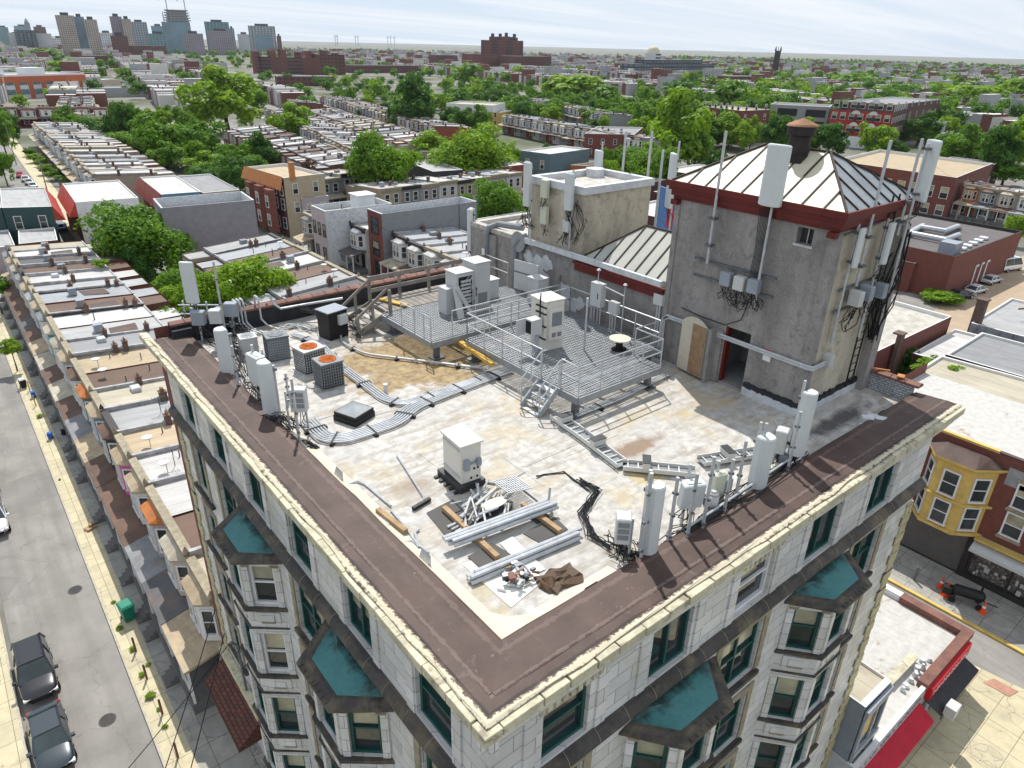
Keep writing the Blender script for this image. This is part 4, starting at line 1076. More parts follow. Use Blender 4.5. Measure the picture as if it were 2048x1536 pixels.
def gridmat(name, wallc, winc, bw, bh, frac=.45, rough=.7):
    """wall of a far building with rows of windows set in its material"""
    g = N(name); v = g.coords(); w = g.wallcoords(v)
    b = g.n('TexBrick', i_Vector=w, i_Color1=rgba(winc), i_Color2=rgba(mul(winc,1.5)), i_Mortar=rgba(wallc), i_Scale=1.0); b.offset = 0
    b.inputs['Brick Width'].default_value = bw; b.inputs['Row Height'].default_value = bh; b.inputs['Mortar Size'].default_value = bh*frac*.5; b.inputs['Mortar Smooth'].default_value = 0
    n = g.noise(v, .05, 4)
    c = g.mix(g.ramp(n, [(.35,(0,0,0)),(.65,(1,1,1))]), g.mix(1.0, b.outputs[0], (.8,.8,.8), 'MULTIPLY'), b.outputs[0])
    M[name] = g.finish(c, rough)
gridmat('fw_brick', (.14,.055,.045), (.03,.03,.035), 3.2, 3.4, .5); gridmat('fw_brickred', (.19,.065,.05), (.04,.04,.045), 3.2, 3.4, .5)
gridmat('fw_tan', (.40,.34,.28), (.10,.10,.11), 2.6, 3.0, .45); gridmat('fw_mauve', (.30,.26,.29), (.09,.09,.12), 2.6, 3.0, .45)
gridmat('fw_glass', (.14,.24,.29), (.06,.14,.18), 3.0, 3.6, .25); gridmat('fw_grey', (.34,.36,.38), (.07,.09,.11), 4.0, 3.6, .4)
gridmat('fw_white', (.62,.62,.62), (.06,.06,.07), 3.4, 3.4, .5); gridmat('fw_teal', (.20,.30,.32), (.05,.12,.14), 5, 3.6, .3); gridmat('fw_dark', (.05,.055,.065), (.12,.15,.17), 6, 3.4, .5)
gridmat('fw_frame', (.30,.29,.28), (.02,.02,.022), 5.0, 4.2, .35)
def block(name, label, cat, a, b, c, h, wall_m='brick', roof_m='roof_coat', par=.5, edges=None, wins=(), roofc='white', z0=0, group=None, wallc='grey', kids_=None, trim='trim'):
    """building whose roof has corners a (left front), b (right front) and c (behind b)"""
    a, b, c = (Vector((p[0], p[1], 0)) for p in (a, b, c)); dd = a + c - b
    t = thing(name, label, cat, ((a+b)/2)[:], 0, group)
    cs = [a, b, c, dd]; off = t.location
    def part(mb, nm, mats, parent=None):
        o = mb.build(nm, mats, parent or t); o.location = -off if parent is None else (0,0,0); return o
    mats = [M[wall_m]] if not edges else [M[e] for e in edges]
    w = MB()
    for i in range(4):
        p, q = cs[i], cs[(i+1) % 4]
        w.quad((p.x,p.y,z0),(q.x,q.y,z0),(q.x,q.y,h+par),(p.x,p.y,h+par), i if edges else 0)
    o = part(w, 'wall', mats); o.color = rgba(WALLC.get(wallc, (.4,.4,.4)))
    w = MB(); cen = (a+c)/2
    ins = [p + (cen-p).normalized()*.28 for p in cs]
    w.poly([(p.x,p.y,h) for p in ins]); o = part(w, 'roof', M[roof_m]); o.color = rgba(ROOFC.get(roofc, (.6,.6,.6)))
    w = MB()
    for i in range(4):
        p, q, p2, q2 = cs[i], cs[(i+1)%4], ins[i], ins[(i+1)%4]
        w.quad((p.x,p.y,h+par),(q.x,q.y,h+par),(q2.x,q2.y,h+par),(p2.x,p2.y,h+par)); w.quad((p2.x,p2.y,h+par),(q2.x,q2.y,h+par),(q2.x,q2.y,h-.1),(p2.x,p2.y,h-.1))
    part(w, 'roof_edge', M[trim] if trim in M else M['trim'])
    for (e, n, m, ww, wh, zf, dz, *tr) in wins:
        p, q = cs[e], cs[(e+1)%4]; L = (q-p).length; d = (q-p)/L; nn = Vector((d.y,-d.x,0)); rz = math.atan2(d.y, d.x)
        for j in range(m):
            for k in range(n):
                r = p + d*L*(k+.5)/n + nn*.03
                put_window(t, r.x-off.x, r.y-off.y, zf+dz*j, rz, ww, wh, tr[0] if tr else 'trim')
    return t
def wallcol(t, c):
    for o in t.children:
        if o.name.split('.')[0] == 'wall': o.color = rgba(c)
def extra(t, mb, nm, mat, color=None):
    o = mb.build(nm, M[mat], t, world=True)
    if color: o.color = rgba(color)
    return o
def pblock(name, label, cat, px0, px1, ptop, pbase, depth, wall_m, roof_m='roof_coat', pb1=None, pt1=None, par=.6, roofc='white', wins=(), group=None, trim='trim', edges=None, wallc='grey', skew=0):
    a = at(px0, pbase, 0); b = at(px1, pb1 or pbase, 0); d = (b-a).normalized(); n = Vector((-d.y, d.x, 0))
    h = zup((a.x,a.y,0), px0, ptop, 60) if skew == 0 else skew
    c = b + n*depth
    return block(name, label, cat, a, b, c, max(3, h-par), wall_m, roof_m, par, edges, wins, roofc, 0, group, wallc, trim=trim)
# --- between the left street and the tall grey house
wallcol(block('apartment_house', 'plain grey rendered block with recessed flat roof and no windows', 'building', (18.6,98.6), (31.0,97.2), (31.8,104.5), 9.6, 'paint', 'roof_coat', 1.3, roofc='grey', wallc='grey', edges=None, trim='plaster_patch'), (.27,.255,.28))
t = block('town_house', 'tall narrow house, dark red front and blank grey side wall', 'building', (43.7,86.8), (43.6,82.4), (60.4,82.3), 9.0, None, 'roof_coat', 1.0, ['brick','paint','paint','paint'], [(0,1,1,2.0,2.2,6.9,0,'dark_trim'),(0,1,1,1.9,2.0,3.6,0,'dark_trim'),(0,1,1,1.0,2.0,.7,0,'dark_trim')], 'grey', trim='plaster_patch')
wallcol(t, (.23,.24,.25))
b = MB(); b.tube([(57.0,82.26,10.0),(57.0,82.26,1)], .06, 6); extra(t, b, 'downpipe', 'galv_dark')
t = block('apartment_house', 'pale pink stucco block with a white stair hut on its roof', 'building', (39.3,96.6), (39.2,91.4), (50.4,91.2), 8.4, None, 'roof_coat', .9, ['paint','plaster_patch','paint','paint'], [(0,3,1,.7,1.7,5.4,0,'dark_trim'),(0,2,1,.9,1.9,1.6,0,'dark_trim')], 'pale grey', wallc='mauve', trim='plaster_patch')
wallcol(t, (.50,.43,.44))
b = MB(); b.bx(45.4,48.2,92.6,95.4,8.4,10.6); b.bx(45.2,48.4,92.4,95.6,10.6,10.75); extra(t, b, 'stair_hut', 'white_paint')
t = block('corner_building', 'three storey brown brick corner building with rusty mansard', 'building', (41.4,129.5), (42.6,114.6), (50.5,115.2), 10.0, None, 'roof_coat', .5, ['brick_dark','paint','brick_dark','brick_dark'], [(0,6,2,1.1,1.8,1.6,3.3),(0,6,1,1.1,1.6,7.4,0),(1,2,2,.9,1.7,4.4,3.2)], 'tan', wallc='tan')
b = MB(); b.add([(40.5,130,8.6),(41.7,114.1,8.6),(42.4,114.5,10.7),(41.2,129.6,10.7)],[(0,1,2,3)]); b.add([(40.5,130,8.45),(41.7,114.1,8.45),(42.4,114.5,10.7),(41.7,114.1,8.6)],[(0,1,3),(1,2,3)]); b.bx(43.9,44.7,114.3,115.2,10,13); extra(t, b, 'mansard', 'clay_orange')
b = MB()
for k in range(3): b.prism([(41.0+.08*k*0,128-4.6*k),(40.2,127.4-4.6*k),(40.2,125.4-4.6*k),(41.2,124.8-4.6*k)], 1, 8.4)
extra(t, b, 'bay', 'brick')
for k in range(3):
    for z in (2.2,5.4): put_window(t, 40.17-t.location.x, 126.4-4.6*k-t.location.y, z, -PI/2, 1.2, 1.8)
t2 = block('rear_extension', 'pink and tan two storey extension behind the brown corner building', 'building', (45.4,114.4), (50.6,114.5), (50.6,115.1), 6.4, 'paint', 'roof_coat', .3, wins=[(0,2,1,.9,1.6,4.0,0)], roofc='grey', wallc='mauve')
def mansard_house(label, a, b, c, h, wallc, mans, roofc, wl):
    t = block('corner_house', label, 'house', a, b, c, h, None, 'roof_coat', .25, ['paint','brick','brick','brick'], wl, roofc, wallc=wallc)
    a, b, c = Vector((*a,0)), Vector((*b,0)), Vector((*c,0)); d = a+c-b; n = (a-b).normalized()
    m = MB(); p0, p1 = a+n*1.3, d+n*1.3
    m.add([(p0.x,p0.y,h-2.1),(p1.x,p1.y,h-2.1),(d.x,d.y,h+.35),(a.x,a.y,h+.35),(a.x,a.y,h-2.1),(d.x,d.y,h-2.1)],[(0,3,2,1),(0,4,3),(1,2,5),(0,1,5,4)])
    o = extra(t, m, 'mansard', 'porch_roof', mans)
    m = MB(); m.bx(a.x+n.x*1.0-.2 if n.x<0 else a.x, a.x, a.y+3, a.y+3.8, 2, h-2); extra(t, m, 'side_bay', 'brick'); return t
mansard_house('white corner house with bright red mansard on its street side', (12.4,127.6), (21.6,126.4), (22.8,146), 7.2, 'white', (.45,.05,.03), 'white', [(0,3,1,.9,1.7,4.0,0)])
mansard_house('pale blue corner house with dark red mansard beside it', (25.4,127.2), (31.8,126.2), (33,146), 7.2, 'blue', (.25,.05,.035), 'white', [(0,3,1,.9,1.7,4.0,0)])
block('rear_extension', 'low white kitchen wing behind the house with bright red mansard', 'house', (14.2,120.2), (21.2,119.6), (21.6,126), 3.2, 'paint', 'roof_coat', .2, wins=[(0,2,1,.8,1.2,1.2,0)], roofc='white', wallc='white')
block('row_house', 'grey house with blank tan side between mansards and round trees', 'house', (32.2,126.4), (38.6,126), (39.6,146), 6.9, 'paint', 'roof_coat', .25, wins=[(0,2,1,.9,1.7,3.9,0)], roofc='grey', wallc='tan')
t = mansard_house('dark green house with solar panels and red mansard', (2.6,127), (-4.0,127.8), (-3.4,142), 7.0, 'dark green', (.42,.06,.04), 'pale grey', []) if 0 else None
t = block('corner_house', 'dark green house with solar panels on roof and red mansard', 'house', (2.6,130.2), (9.0,127.2), (10.6,146), 7.0, None, 'roof_coat', .25, ['paint','brick','brick','brick'], [(0,2,1,.95,1.9,3.9,0)], 'pale grey', wallc='dark green')
m = MB(); m.add([(10.4,126.7,5),(11.9,146,5),(10.6,146,7.35),(9.0,127.2,7.35)],[(0,1,2,3)]); m.add([(10.4,126.7,5),(9.0,127.2,7.35),(9.0,127.2,5)],[(0,1,2)]); extra(t, m, 'mansard', 'porch_roof', (.42,.05,.035))
for k in range(3):
    for j in range(2):
        m = MB(); m.box((5.2+k*1.15+j*.25,133+j*2.1,7.35), (1.1,2.0,.06), -.4+.3, M=(Matrix.Rotation(-.12,3,'Z') @ Matrix.Rotation(.12,3,'X'))); extra(t, m, 'solar_panel', 'solar') if 'solar' in M else None
block('row_house', 'dark green house left of the solar panel roof', 'house', (-4.4,131.6), (2.5,130.3), (4,148), 7.0, 'paint', 'roof_coat', .25, wins=[(0,2,1,.95,1.9,3.9,0)], roofc='white', wallc='dark green')
block('rear_extension', 'mauve kitchen wing below the dark green house', 'house', (-3.4,118.6), (2.2,118.4), (2.6,130), 3.6, 'paint', 'roof_coat', .25, wins=[(0,2,1,.8,1.2,1.3,0)], roofc='pale grey', wallc='mauve')
block('rear_extension', 'dark kitchen wing below the solar panel roof', 'house', (2.7,118.2), (7.6,117.6), (8.6,127), 3.8, 'brick_dark', 'roof_coat', .25, wins=[(0,2,1,.8,1.2,1.5,0)], roofc='pale grey')
t = block('corner_house', 'slate blue end house with paired white windows', 'house', (109.6,131), (111.6,122.4), (127,124.6), 8.4, None, 'roof_coat', .4, ['paint','paint','paint','paint'], [(0,2,2,1.0,1.8,1.8,3.4)], 'white', wallc='slate blue'); wallcol(t, (.13,.19,.22))
t = block('corner_house', 'orange brick house with tan porch canopy', 'house', (117.5,121.4), (120,118), (133,119), 5.6, 'brick_tint', 'roof_coat', .4, wins=[(0,2,1,.9,1.5,2.6,0)], roofc='brown', wallc='orange')
block('brick_block', 'long plain red brick block with flat roof before the bright tree', 'building', (160,160), (172,150), (192,164), 6.8, 'brick', 'roof_coat', .5, wins=[(0,4,2,1,1.5,1.2,3.0),(1,5,2,1,1.5,1.2,3.0)], roofc='grey')
t = block('corner_house', 'grey house with brown wooden roof terrace behind', 'house', (78.5,122.6), (85.4,121.4), (88,137), 7.2, 'siding', 'roof_coat', .3, wins=[(0,2,1,.9,1.7,4.2,0,'trim')], roofc='pale grey', wallc='black')
m = MB(); m.bx(86,92,122,127,5.2,5.4)
for k in range(13): m.bx(86+k*.48,86.08+k*.48,121.9,122.0,5.4,6.4)
for k in range(11): m.bx(91.9,92.0,122+k*.48,122.08+k*.48,5.4,6.4)
m.bx(86,92,121.85,122.05,6.4,6.5); m.bx(91.85,92.05,122,127,6.4,6.5); m.bx(87,91,123,127,2,5.2); extra(t, m, 'roof_terrace', 'wood')
# --- big white house and yellow fronted neighbour
pblock('corner_building', 'large white painted corner building with flat roof', 'building', 893, 985, 206, 251, 18, 'paint', pb1=256, roofc='cream', wallc='white', wins=[(0,4,2,1.2,1.9,1.6,3.4)])
wallcol(pblock('town_house', 'narrow yellow fronted house beside the white corner building', 'house', 962, 1000, 222, 255, 12, 'paint', pb1=258, roofc='grey', wallc='tan', wins=[(0,2,2,1,1.7,1.4,3.2)]), (.55,.36,.10))
# --- right hand apartment blocks
t = pblock('apartment_building', 'red and white four storey apartment building with arched balconies', 'building', 1648, 1768, 216, 290, 26, 'paint', pb1=301, roofc='white', par=1.2, trim='dark_trim', edges=['paint','brick_dark','brick_dark','brick_dark'],
    wins=[(0,7,3,1.7,2.2,5.6,4.1),(0,7,1,1.9,2.2,1.2,0),(1,8,4,1.0,1.8,1.4,4.0)])
for c in t.children:
    if c.name.startswith('wall'): c.color = rgba((.36,.03,.025))
a = at(1648,290,0); bb = at(1768,301,0)
m = MB(); d = (bb-a).normalized(); n = Vector((d.y,-d.x,0)); mid = (a+bb)/2 + n*.12
m.box(mid+Vector((0,0,2.0)), ((bb-a).length, .3, 4.0), math.atan2(d.y,d.x)); extra(t, m, 'ground_storey', 'white_paint')
for f in (.42,.70):
    for z in (6.2,10.3,14.4):
        m = MB(); q = a + (bb-a)*f + n*.5; m.box(q+Vector((0,0,z)), (3.0,1.0,.9), math.atan2(d.y,d.x)); o = extra(t, m, 'balcony', 'dark_metal')
        m = MB(); q = a + (bb-a)*f + n*.1; A = Matrix.Rotation(math.atan2(d.y,d.x),3,'Z')
        m.add([q + A @ Vector((1.5*math.cos(k*PI/10), 0, z+1.4+1.3*math.sin(k*PI/10))) for k in range(11)] , [tuple(range(10,-1,-1))]); extra(t, m, 'arch', 'trim')
pblock('apartment_building', 'dark purple brick wing behind the red and white apartments', 'building', 1770, 1862, 205, 292, 20, 'brick_dark', pb1=272, roofc='grey', wins=[(0,7,4,1.1,1.8,1.6,4.0)])
pblock('apartment_building', 'grey apartment block with open concrete balconies', 'building', 1530, 1645, 206, 278, 16, 'fw_frame', pb1=286, roofc='grey')
pblock('apartment_building', 'four storey red brick apartment house left of the pale balconies', 'building', 1396, 1472, 212, 276, 16, 'brick', pb1=288, roofc='tan', wins=[(0,7,4,1.0,1.9,1.4,3.5),(1,3,4,1.0,1.9,1.4,3.5)])
pblock('town_house', 'narrow pale blue and pink house between the apartment blocks', 'house', 1484, 1528, 222, 272, 14, 'paint', pb1=276, roofc='white', wallc='mauve', wins=[(0,3,3,1.0,1.8,1.6,3.4)])
pblock('shop_building', 'light grey two storey block right of the apartments', 'building', 1832, 1884, 240, 280, 14, 'paint', pb1=282, roofc='white', wallc='grey', wins=[(0,3,2,1.2,1.5,1.6,3.4)])
pblock('warehouse', 'long low grey warehouse with band of windows', 'building', 1876, 1960, 272, 292, 18, 'paint', pb1=297, roofc='pale grey', wallc='grey', wins=[(0,9,1,2.2,1.6,1.2,0)])
pblock('church_hall', 'stone church hall with big grey pitched roof', 'church', 1890, 1990, 228, 248, 16, 'brick_dark', pb1=255, roofc='grey')
t = block('brick_hall', 'long brick hall with arched windows and tan gravel roof', 'building', (165,80), (164,52), (196,56), 8.0, 'brick', 'roof_coat', .7, wins=[(0,9,1,1.5,2.2,4.2,0),(0,9,1,1.5,2.0,.6,0)], roofc='tan')
m = MB(); m.add([(163.9,70+2.2*math.cos(k*PI/9),5.2+2.4*math.sin(k*PI/9)) for k in range(18)], [tuple(range(18))]); m.bx(160.5,163.9,60,75,2.8,3.4); extra(t, m, 'sign_disc', 'yellow_paint')
p1 = at(1928,368,7); p2 = at(2078,392,7)
row((p1.x,p1.y), (p2.x,p2.y), 4, 12, 'round bay terrace', 'left end', 'near', ['brown','grey','white','white'], ['orange','grey','beige','grey'], ['orange','slate blue','beige','white'], first_is_end=True)

P('solar', (.02,.035,.08), .25, var=.1); P('roof_dark', (.13,.115,.115), .8, var=.15, scale=.6)
P('roof_ribbed', (.50,.47,.42), .7, var=.2, scale=1.2, stain=((.28,.22,.15), .5, .5, .75, .6))
t = block('store_building', 'big single storey brick store with dark flat roof and curved ducts', 'building', (104.6,47), (104.4,28.6), (131,28.6), 6.0, 'brick', 'roof_dark', .5, roofc='grey', trim='dark_trim')
m = MB()
for k in range(6): m = MB(); m.box((109+k*2.5,30.2+.15*k,6.25), (1.1,1.1,.28), .1); extra(t, m, 'roof_dome', 'white_paint')
def duct(pts, r=.42):
    m = MB(); m.tube(pts, r, 8); extra(t, m, 'duct', 'galv')
duct([(106,38,6.5),(121,40,6.5)]); duct([(113,39,6.6),(113,33.5,6.6),(118.5,33.6,6.6),(118.5,33.6,6.1)]); duct([(119,39.5,6.6),(119.4,36,6.6),(125,36.2,6.6),(126,36.2,6.1)]); duct([(113,39,6.6),(112.4,43,6.6),(119,43.6,6.6)])
m = MB(); m.box((107.6,30.6,6.9), (2.6,2.2,1.7)); extra(t, m, 'roof_unit', 'rru')
m = MB(); m.box((107,40,7.2), (5,3,2.4), .2); extra(t, m, 'roof_cabin', 'concrete' if 'concrete' in M else 'plaster_patch')
for k in range(3): 
    m = MB(); m.box((115+k*2.2-.9,28.5,2.1),(.32,.1,2.8)); m.box((115+k*2.2-.5,28.5,3.5),(1.0,.1,.3)); extra(t, m, 'painted_mark', 'white_paint')
t = block('store_annex', 'low brick annex with pale cream roof beside big store', 'building', (104,40), (103.8,33.3), (112,33.4), 4.2, 'brick', 'roof_coat', .3, roofc='cream')
t = block('workshop', 'white ribbed flat roof brick workshop with square chimney stack', 'building', (58.8,25.6), (58.6,18.2), (75.8,18.0), 6.6, 'brick', 'roof_ribbed', .4)
m = MB(); m.bx(62.6,63.5,17.6,18.0,2,8.0); m.bx(62.5,63.6,17.5,18.4,8.0,8.15); extra(t, m, 'chimney', 'chimney_brick')
for k, (px, py, s) in enumerate(((66.5,17.8,1.6),(69.0,17.8,1.2))):
    tree((px,py,0), 5.6-k*.6, s, ['dark ivy climbing the brick workshop wall','smaller dark ivy clump on the workshop wall'][k], 'leaf_deep', cat='plant', name='ivy', size='mid')
# roofs stepping back from the hotel to the car park
for lab, a, b, c, h, rc, wm in (
    ('cream flat roofed low building behind the hotel end wall', (52.5,14.2), (53.5,4.2), (66,4.6), 6.2, 'cream', 'brick_dark'),
    ('grey patched flat roof beyond the cream roof', (66.2,14.6), (66.6,5.2), (76,5.4), 6.0, 'grey', 'brick_dark'),
    ('white roofed garage beside the ribbed workshop', (66,17.4), (66.2,14.8), (77,15), 5.2, 'white', 'brick_dark'),
    ('white walled roofless shed by the car park', (78.4,16.8), (78.6,7.5), (92,8), 5.8, 'pale grey', 'brick_whitewash')):
    block('low_building', lab, 'building', a, b, c, h, wm, 'roof_coat', .25, roofc=rc)
m = MB(); rr = random.Random(9)
for k in range(9): m.bar((80+rr.uniform(0,9),9+rr.uniform(0,6),6.4+rr.uniform(0,1)), (80+rr.uniform(0,9),9+rr.uniform(0,6),6.6+rr.uniform(0,1.6)), .16)
tag(m.build('steel_scrap', M['clay']), 'rusty steel beams lying on top of the white walled shed', 'scrap')
m = MB(); m.bx(79.0,79.9,16.2,17.1,0,8.4); m.bx(78.9,80.0,16.1,17.2,8.4,8.6); tag(m.build('chimney_stack', M['chimney_brick']), 'free standing brick chimney at the corner of the white shed', 'chimney')
# --- yellow bay shop across the side street
sx = 42.6
t = thing('shop_house', 'red brick shop house with yellow two storey bay and glazed shopfront', 'shop', (48, 0, 0))
m = MB(); wall(m, (sx,12), (sx,-12), 3.7, 9.6, [], (-1,0)); wall(m, (sx,12),(sx,8.2),0,3.7,[],(-1,0)); m.quad((sx,-12,0),(54,-12,0),(54,-12,9.6),(sx,-12,9.6)); m.quad((54,12,0),(sx,12,0),(sx,12,9.6),(54,12,9.6)); extra(t, m, 'wall', 'brick')
m = MB(); m.quad((sx+.3,-12,8.9),(54,-12,8.7),(54,12,8.7),(sx+.3,12,8.9)); o = extra(t, m, 'roof', 'roof_shop')
m = MB(); m.bx(sx,sx+.3,3,9,9.6,9.75); extra(t, m, 'yellow_coping', 'yellow_paint')
m = MB(); m.bx(sx,sx+.3,-12,2.98,9.6,9.72); extra(t, m, 'brick_coping', 'brick_dark')
m = MB(); m.bx(sx-.03,sx-.004,-12,2.2,7.8,9.0); extra(t, m, 'render_band', 'skin_grey')
P5 = [(sx-.004,6.6),(sx-1.25,5.7),(sx-1.25,3.7),(sx-.004,2.6)]
m = MB(); m.prism(P5, 3.7, 8.3); bay_ = extra(t, m, 'bay', 'yellow_paint'); 
m = MB(); P6 = [(sx-.004,7.0),(sx-1.65,5.9),(sx-1.65,3.5),(sx-.004,2.2)]; m.prism(P5, 8.3, 8.6, off=P6); m.prism(P6, 8.6, 8.75); P7=[(sx-.006,6.0),(sx-.4,5.6),(sx-.4,3.8),(sx-.006,3.2)]; extra(t, m, 'bay_cornice', 'yellow_paint')
m = MB(); m.prism(P6, 8.752, 9.2, off=P7); extra(t, m, 'bay_roof', 'membrane')
m = MB(); m.prism([(sx-.003,6.9),(sx-1.35,5.75),(sx-1.35,3.65),(sx-.003,2.3)], 5.75, 5.9); m.prism([(sx-.003,6.9),(sx-1.35,5.75),(sx-1.35,3.65),(sx-.003,2.3)], 3.5, 3.72); extra(t, m, 'bay_band', 'yellow_paint')
for p, q in zip(P5, P5[1:]):
    L = math.hypot(q[0]-p[0], q[1]-p[1]); rz = math.atan2(q[1]-p[1], q[0]-p[0]); n = (math.sin(rz)*.03, -math.cos(rz)*.03)
    for z in (4.0, 6.2): put_window(t, (p[0]+q[0])/2+n[0]-48, (p[1]+q[1])/2+n[1], z, rz, .85, 1.6, 'white_paint')
for y in (.9,-1.4,-4.0,-6.3,-8.6):
    for z in (4.5, 6.6): 
        put_window(t, sx-.03-48, y, z, -PI/2, .95, 1.55, 'white_paint')
m = MB()
for y in (.9,-1.4,-4.0,-6.3,-8.6):
    for z in (4.5,6.6): m.bx(sx-.1,sx-.005,y-.75,y+.75,z+1.66,z+1.86); m.bx(sx-.16,sx-.005,y-.7,y+.7,z-.34,z-.16)
extra(t, m, 'stone_lintel', 'tan_stone')
m = MB(); m.bx(sx-.3,sx-.004,-12,2.5,3.3,3.62); m.bx(sx-.62,sx-.3,-12,2.5,3.5,3.62); extra(t, m, 'shop_cornice', 'yellow_paint')
m = MB(); m.add([(sx-.3,-12,3.28),(sx-.3,2.5,3.28),(sx-.9,2.5,2.95),(sx-.9,-12,2.95)],[(0,1,2,3)]); m.bx(sx-.92,sx-.88,-12,2.5,2.75,2.96); extra(t, m, 'awning', 'cab_grey')
m = MB(); m.bx(sx-.02,sx+.1,2.9,7.9,.3,3.2); extra(t, m, 'roller_shutter', 'metal_shutter')
m = MB(); m.bx(sx-.1,sx+.1,7.9,8.3,0,3.6); m.bx(sx-.1,sx+.1,2.5,2.9,0,3.6); m.bx(sx-.1,sx+.1,2.9,7.9,3.2,3.6); m.bx(sx-.08,sx+.1,-12,2.5,0,.55); m.bx(sx-.08,sx+.1,-12,2.5,2.9,3.28)
for y in (2.4,.0,-2.3,-4.6,-7): m.bx(sx-.1,sx+.1,y-.06,y+.06,.55,2.9)
extra(t, m, 'shopfront_frame', 'dark_trim')
m = MB(); m.quad((sx+.3,2.4,.55),(sx+.3,-12,.55),(sx+.3,-12,2.9),(sx+.3,2.4,2.9)); extra(t, m, 'shop_display', 'window_goods')
m = MB()
for k in range(40):
    rr2 = random.Random(k); m.box((sx+.12, rr2.uniform(-6.8,2.2), rr2.uniform(.7,1.6)), (.1, rr2.uniform(.1,.35), rr2.uniform(.15,.4)))
extra(t, m, 'goods', 'rru_light')
m = MB()
for k in range(14):
    for y in (-2.45,-4.45): m.box((sx-.11, y, .7+k*.155), (.03,.04,.05))
for k in range(14): m.box((sx-.11,-2.45-k*.15,.68), (.03,.05,.04)) 
extra(t, m, 'light_string', 'plastic_yellow' if 'plastic_yellow' in M else 'yellow_steel')
# cones, bollard, smoker grill
def cone(x, y, s, lab):
    t = thing('traffic_cone', lab, 'cone', (x,y,.12)); m = MB(); m.box((0,0,.02),(.36*s,.36*s,.04)); m.cyl((0,0,.04), .14*s, .7*s, 14, r2=.03*s); m.build('body', M['plastic_orange'], t)
    m = MB(); m.cyl((0,0,.34*s), .098*s, .12*s, 14, r2=.078*s); m.build('reflective_band', M['sign_white'], t)
cp = at(1432,0,0) if 0 else None
c1 = at(1890,1190,.12); c2 = at(1964,1225,.12)
cone(c1.x, c1.y, 1.5, 'red traffic cone beside the grill wheels'); cone(c1.x+.5, c1.y+.5, 1.2, 'smaller traffic cone behind the cone by the grill'); cone(c2.x, c2.y, 1.2, 'single red traffic cone by the shop window')
b = at(1828,1160,.12); t = thing('bollard', 'grey steel bollard on pavement by painted kerb', 'bollard', (b.x,b.y,.12)); m = MB(); m.cyl((0,0,0),.09,1.1,10); m.cyl((0,0,1.1),.09,.06,10,r2=.03); m.build('post', M['galv_dark'], t)
gb = at(1930,1205,.12); t = thing('smoker_grill', 'black barrel smoker grill on wheels before the shopfront', 'grill', (gb.x,gb.y,.12), -1.2)
m = MB(); m.tube([(-.9,0,.8),(-.75,0,.8),(.75,0,.8),(.9,0,.8)], [.2,.36,.36,.2], 14); m.build('barrel', M['black'], t)
m = MB(); m.box((-1.15,0,.62),(.5,.5,.5)); m.build('firebox', M['black'], t)
m = MB(); m.tube([(.6,0,1.1),(.6,0,1.7)], .07, 8); m.build('stack', M['black'], t)
for x in (-.8,.7):
    m = MB()
    for y in (-.4,.4): m.tube([(x,y-.05,.2),(x,y+.05,.2)], .2, 14)
    m.build('wheel', M['rubber'], t)
m = MB()
for x in (-.8,.7):
    for y in (-.3,.3): m.bar((x,y,.2),(x*.7,y*.5,.7),.05)
m.bar((.9,0,.5),(1.7,0,.4),.06); m.build('frame', M['dark_metal'], t)
# --- low shops between hotel and side street
t = block('corner_shop', 'single storey corner shop with white roof, red sign and red awning', 'shop', (20.06,-.75), (33.0,-.75), (33.0,16), 3.2, 'paint', 'roof_shop', .25, roofc='bright white', wallc='grey', edges=['paint']*4)
wallcol(t, (.42,.43,.47))
m = MB(); m.bx(27.2,33.05,-.80,-.30,3.2,3.62); m.bx(32.5,33.05,-.30,3.0,3.2,3.62); extra(t, m, 'brown_coping', 'clay')
m = MB(); m.bx(32.6,33.05,3.0,16,3.2,3.6); extra(t, m, 'white_coping', 'white_paint')
m = MB(); m.bx(27.4,32.4,-1.0,-.76,2.55,3.35); extra(t, m, 'sign_board', 'sign_red')
rr = random.Random(21)
m = MB(); x = 27.8
while x < 32.0:
    hgt = rr.uniform(.28,.46); m.bx(x,x+.05,-1.02,-1.004,2.75,2.75+hgt); m.bx(x+.05,x+.2,-1.02,-1.004,2.75+hgt*.5,2.8+hgt*.5); m.bx(x+.05,x+.2,-1.02,-1.004,2.75,2.79) if rr.random() < .6 else None; x += .36
extra(t, m, 'sign_lettering', 'sign_white')
m = MB(); x = 20.6
while x < 27:
    hgt = rr.uniform(.14,.24); m.bx(x,x+.04,-.77,-.756,2.85,2.85+hgt); m.bx(x+.04,x+.15,-.77,-.756,2.83+hgt,2.87+hgt) if rr.random()<.7 else m.bx(x+.04,x+.15,-.77,-.756,2.85,2.89); x += .26 if rr.random() < .8 else .5
extra(t, m, 'fascia_lettering', 'dark_metal')
m = MB(); m.add([(20.3,-.76,2.55),(27.0,-.76,2.55),(27.0,-1.6,2.0),(20.3,-1.6,2.0),(20.3,-1.6,1.8),(27.0,-1.6,1.8),(27,-.76,1.9),(20.3,-.76,1.9)],[(0,3,2,1),(3,4,5,2),(1,2,5,6),(0,7,4,3)]); extra(t, m, 'awning', 'awning_red')
m = MB(); m.add([(27.6,-.76,2.3),(32.4,-.76,2.3),(32.4,-1.7,1.95),(27.6,-1.7,1.95)],[(0,3,2,1)]); m.bx(27.6,32.4,-1.72,-1.68,1.75,1.96); extra(t, m, 'dark_canopy', 'dark_metal')
m = MB()
for x in (21.5,24,26.5,28,30,32): m.bx(x-.5,x+.5,-.78,-.755,.15,1.9)
extra(t, m, 'shopfront_glass', 'glass')
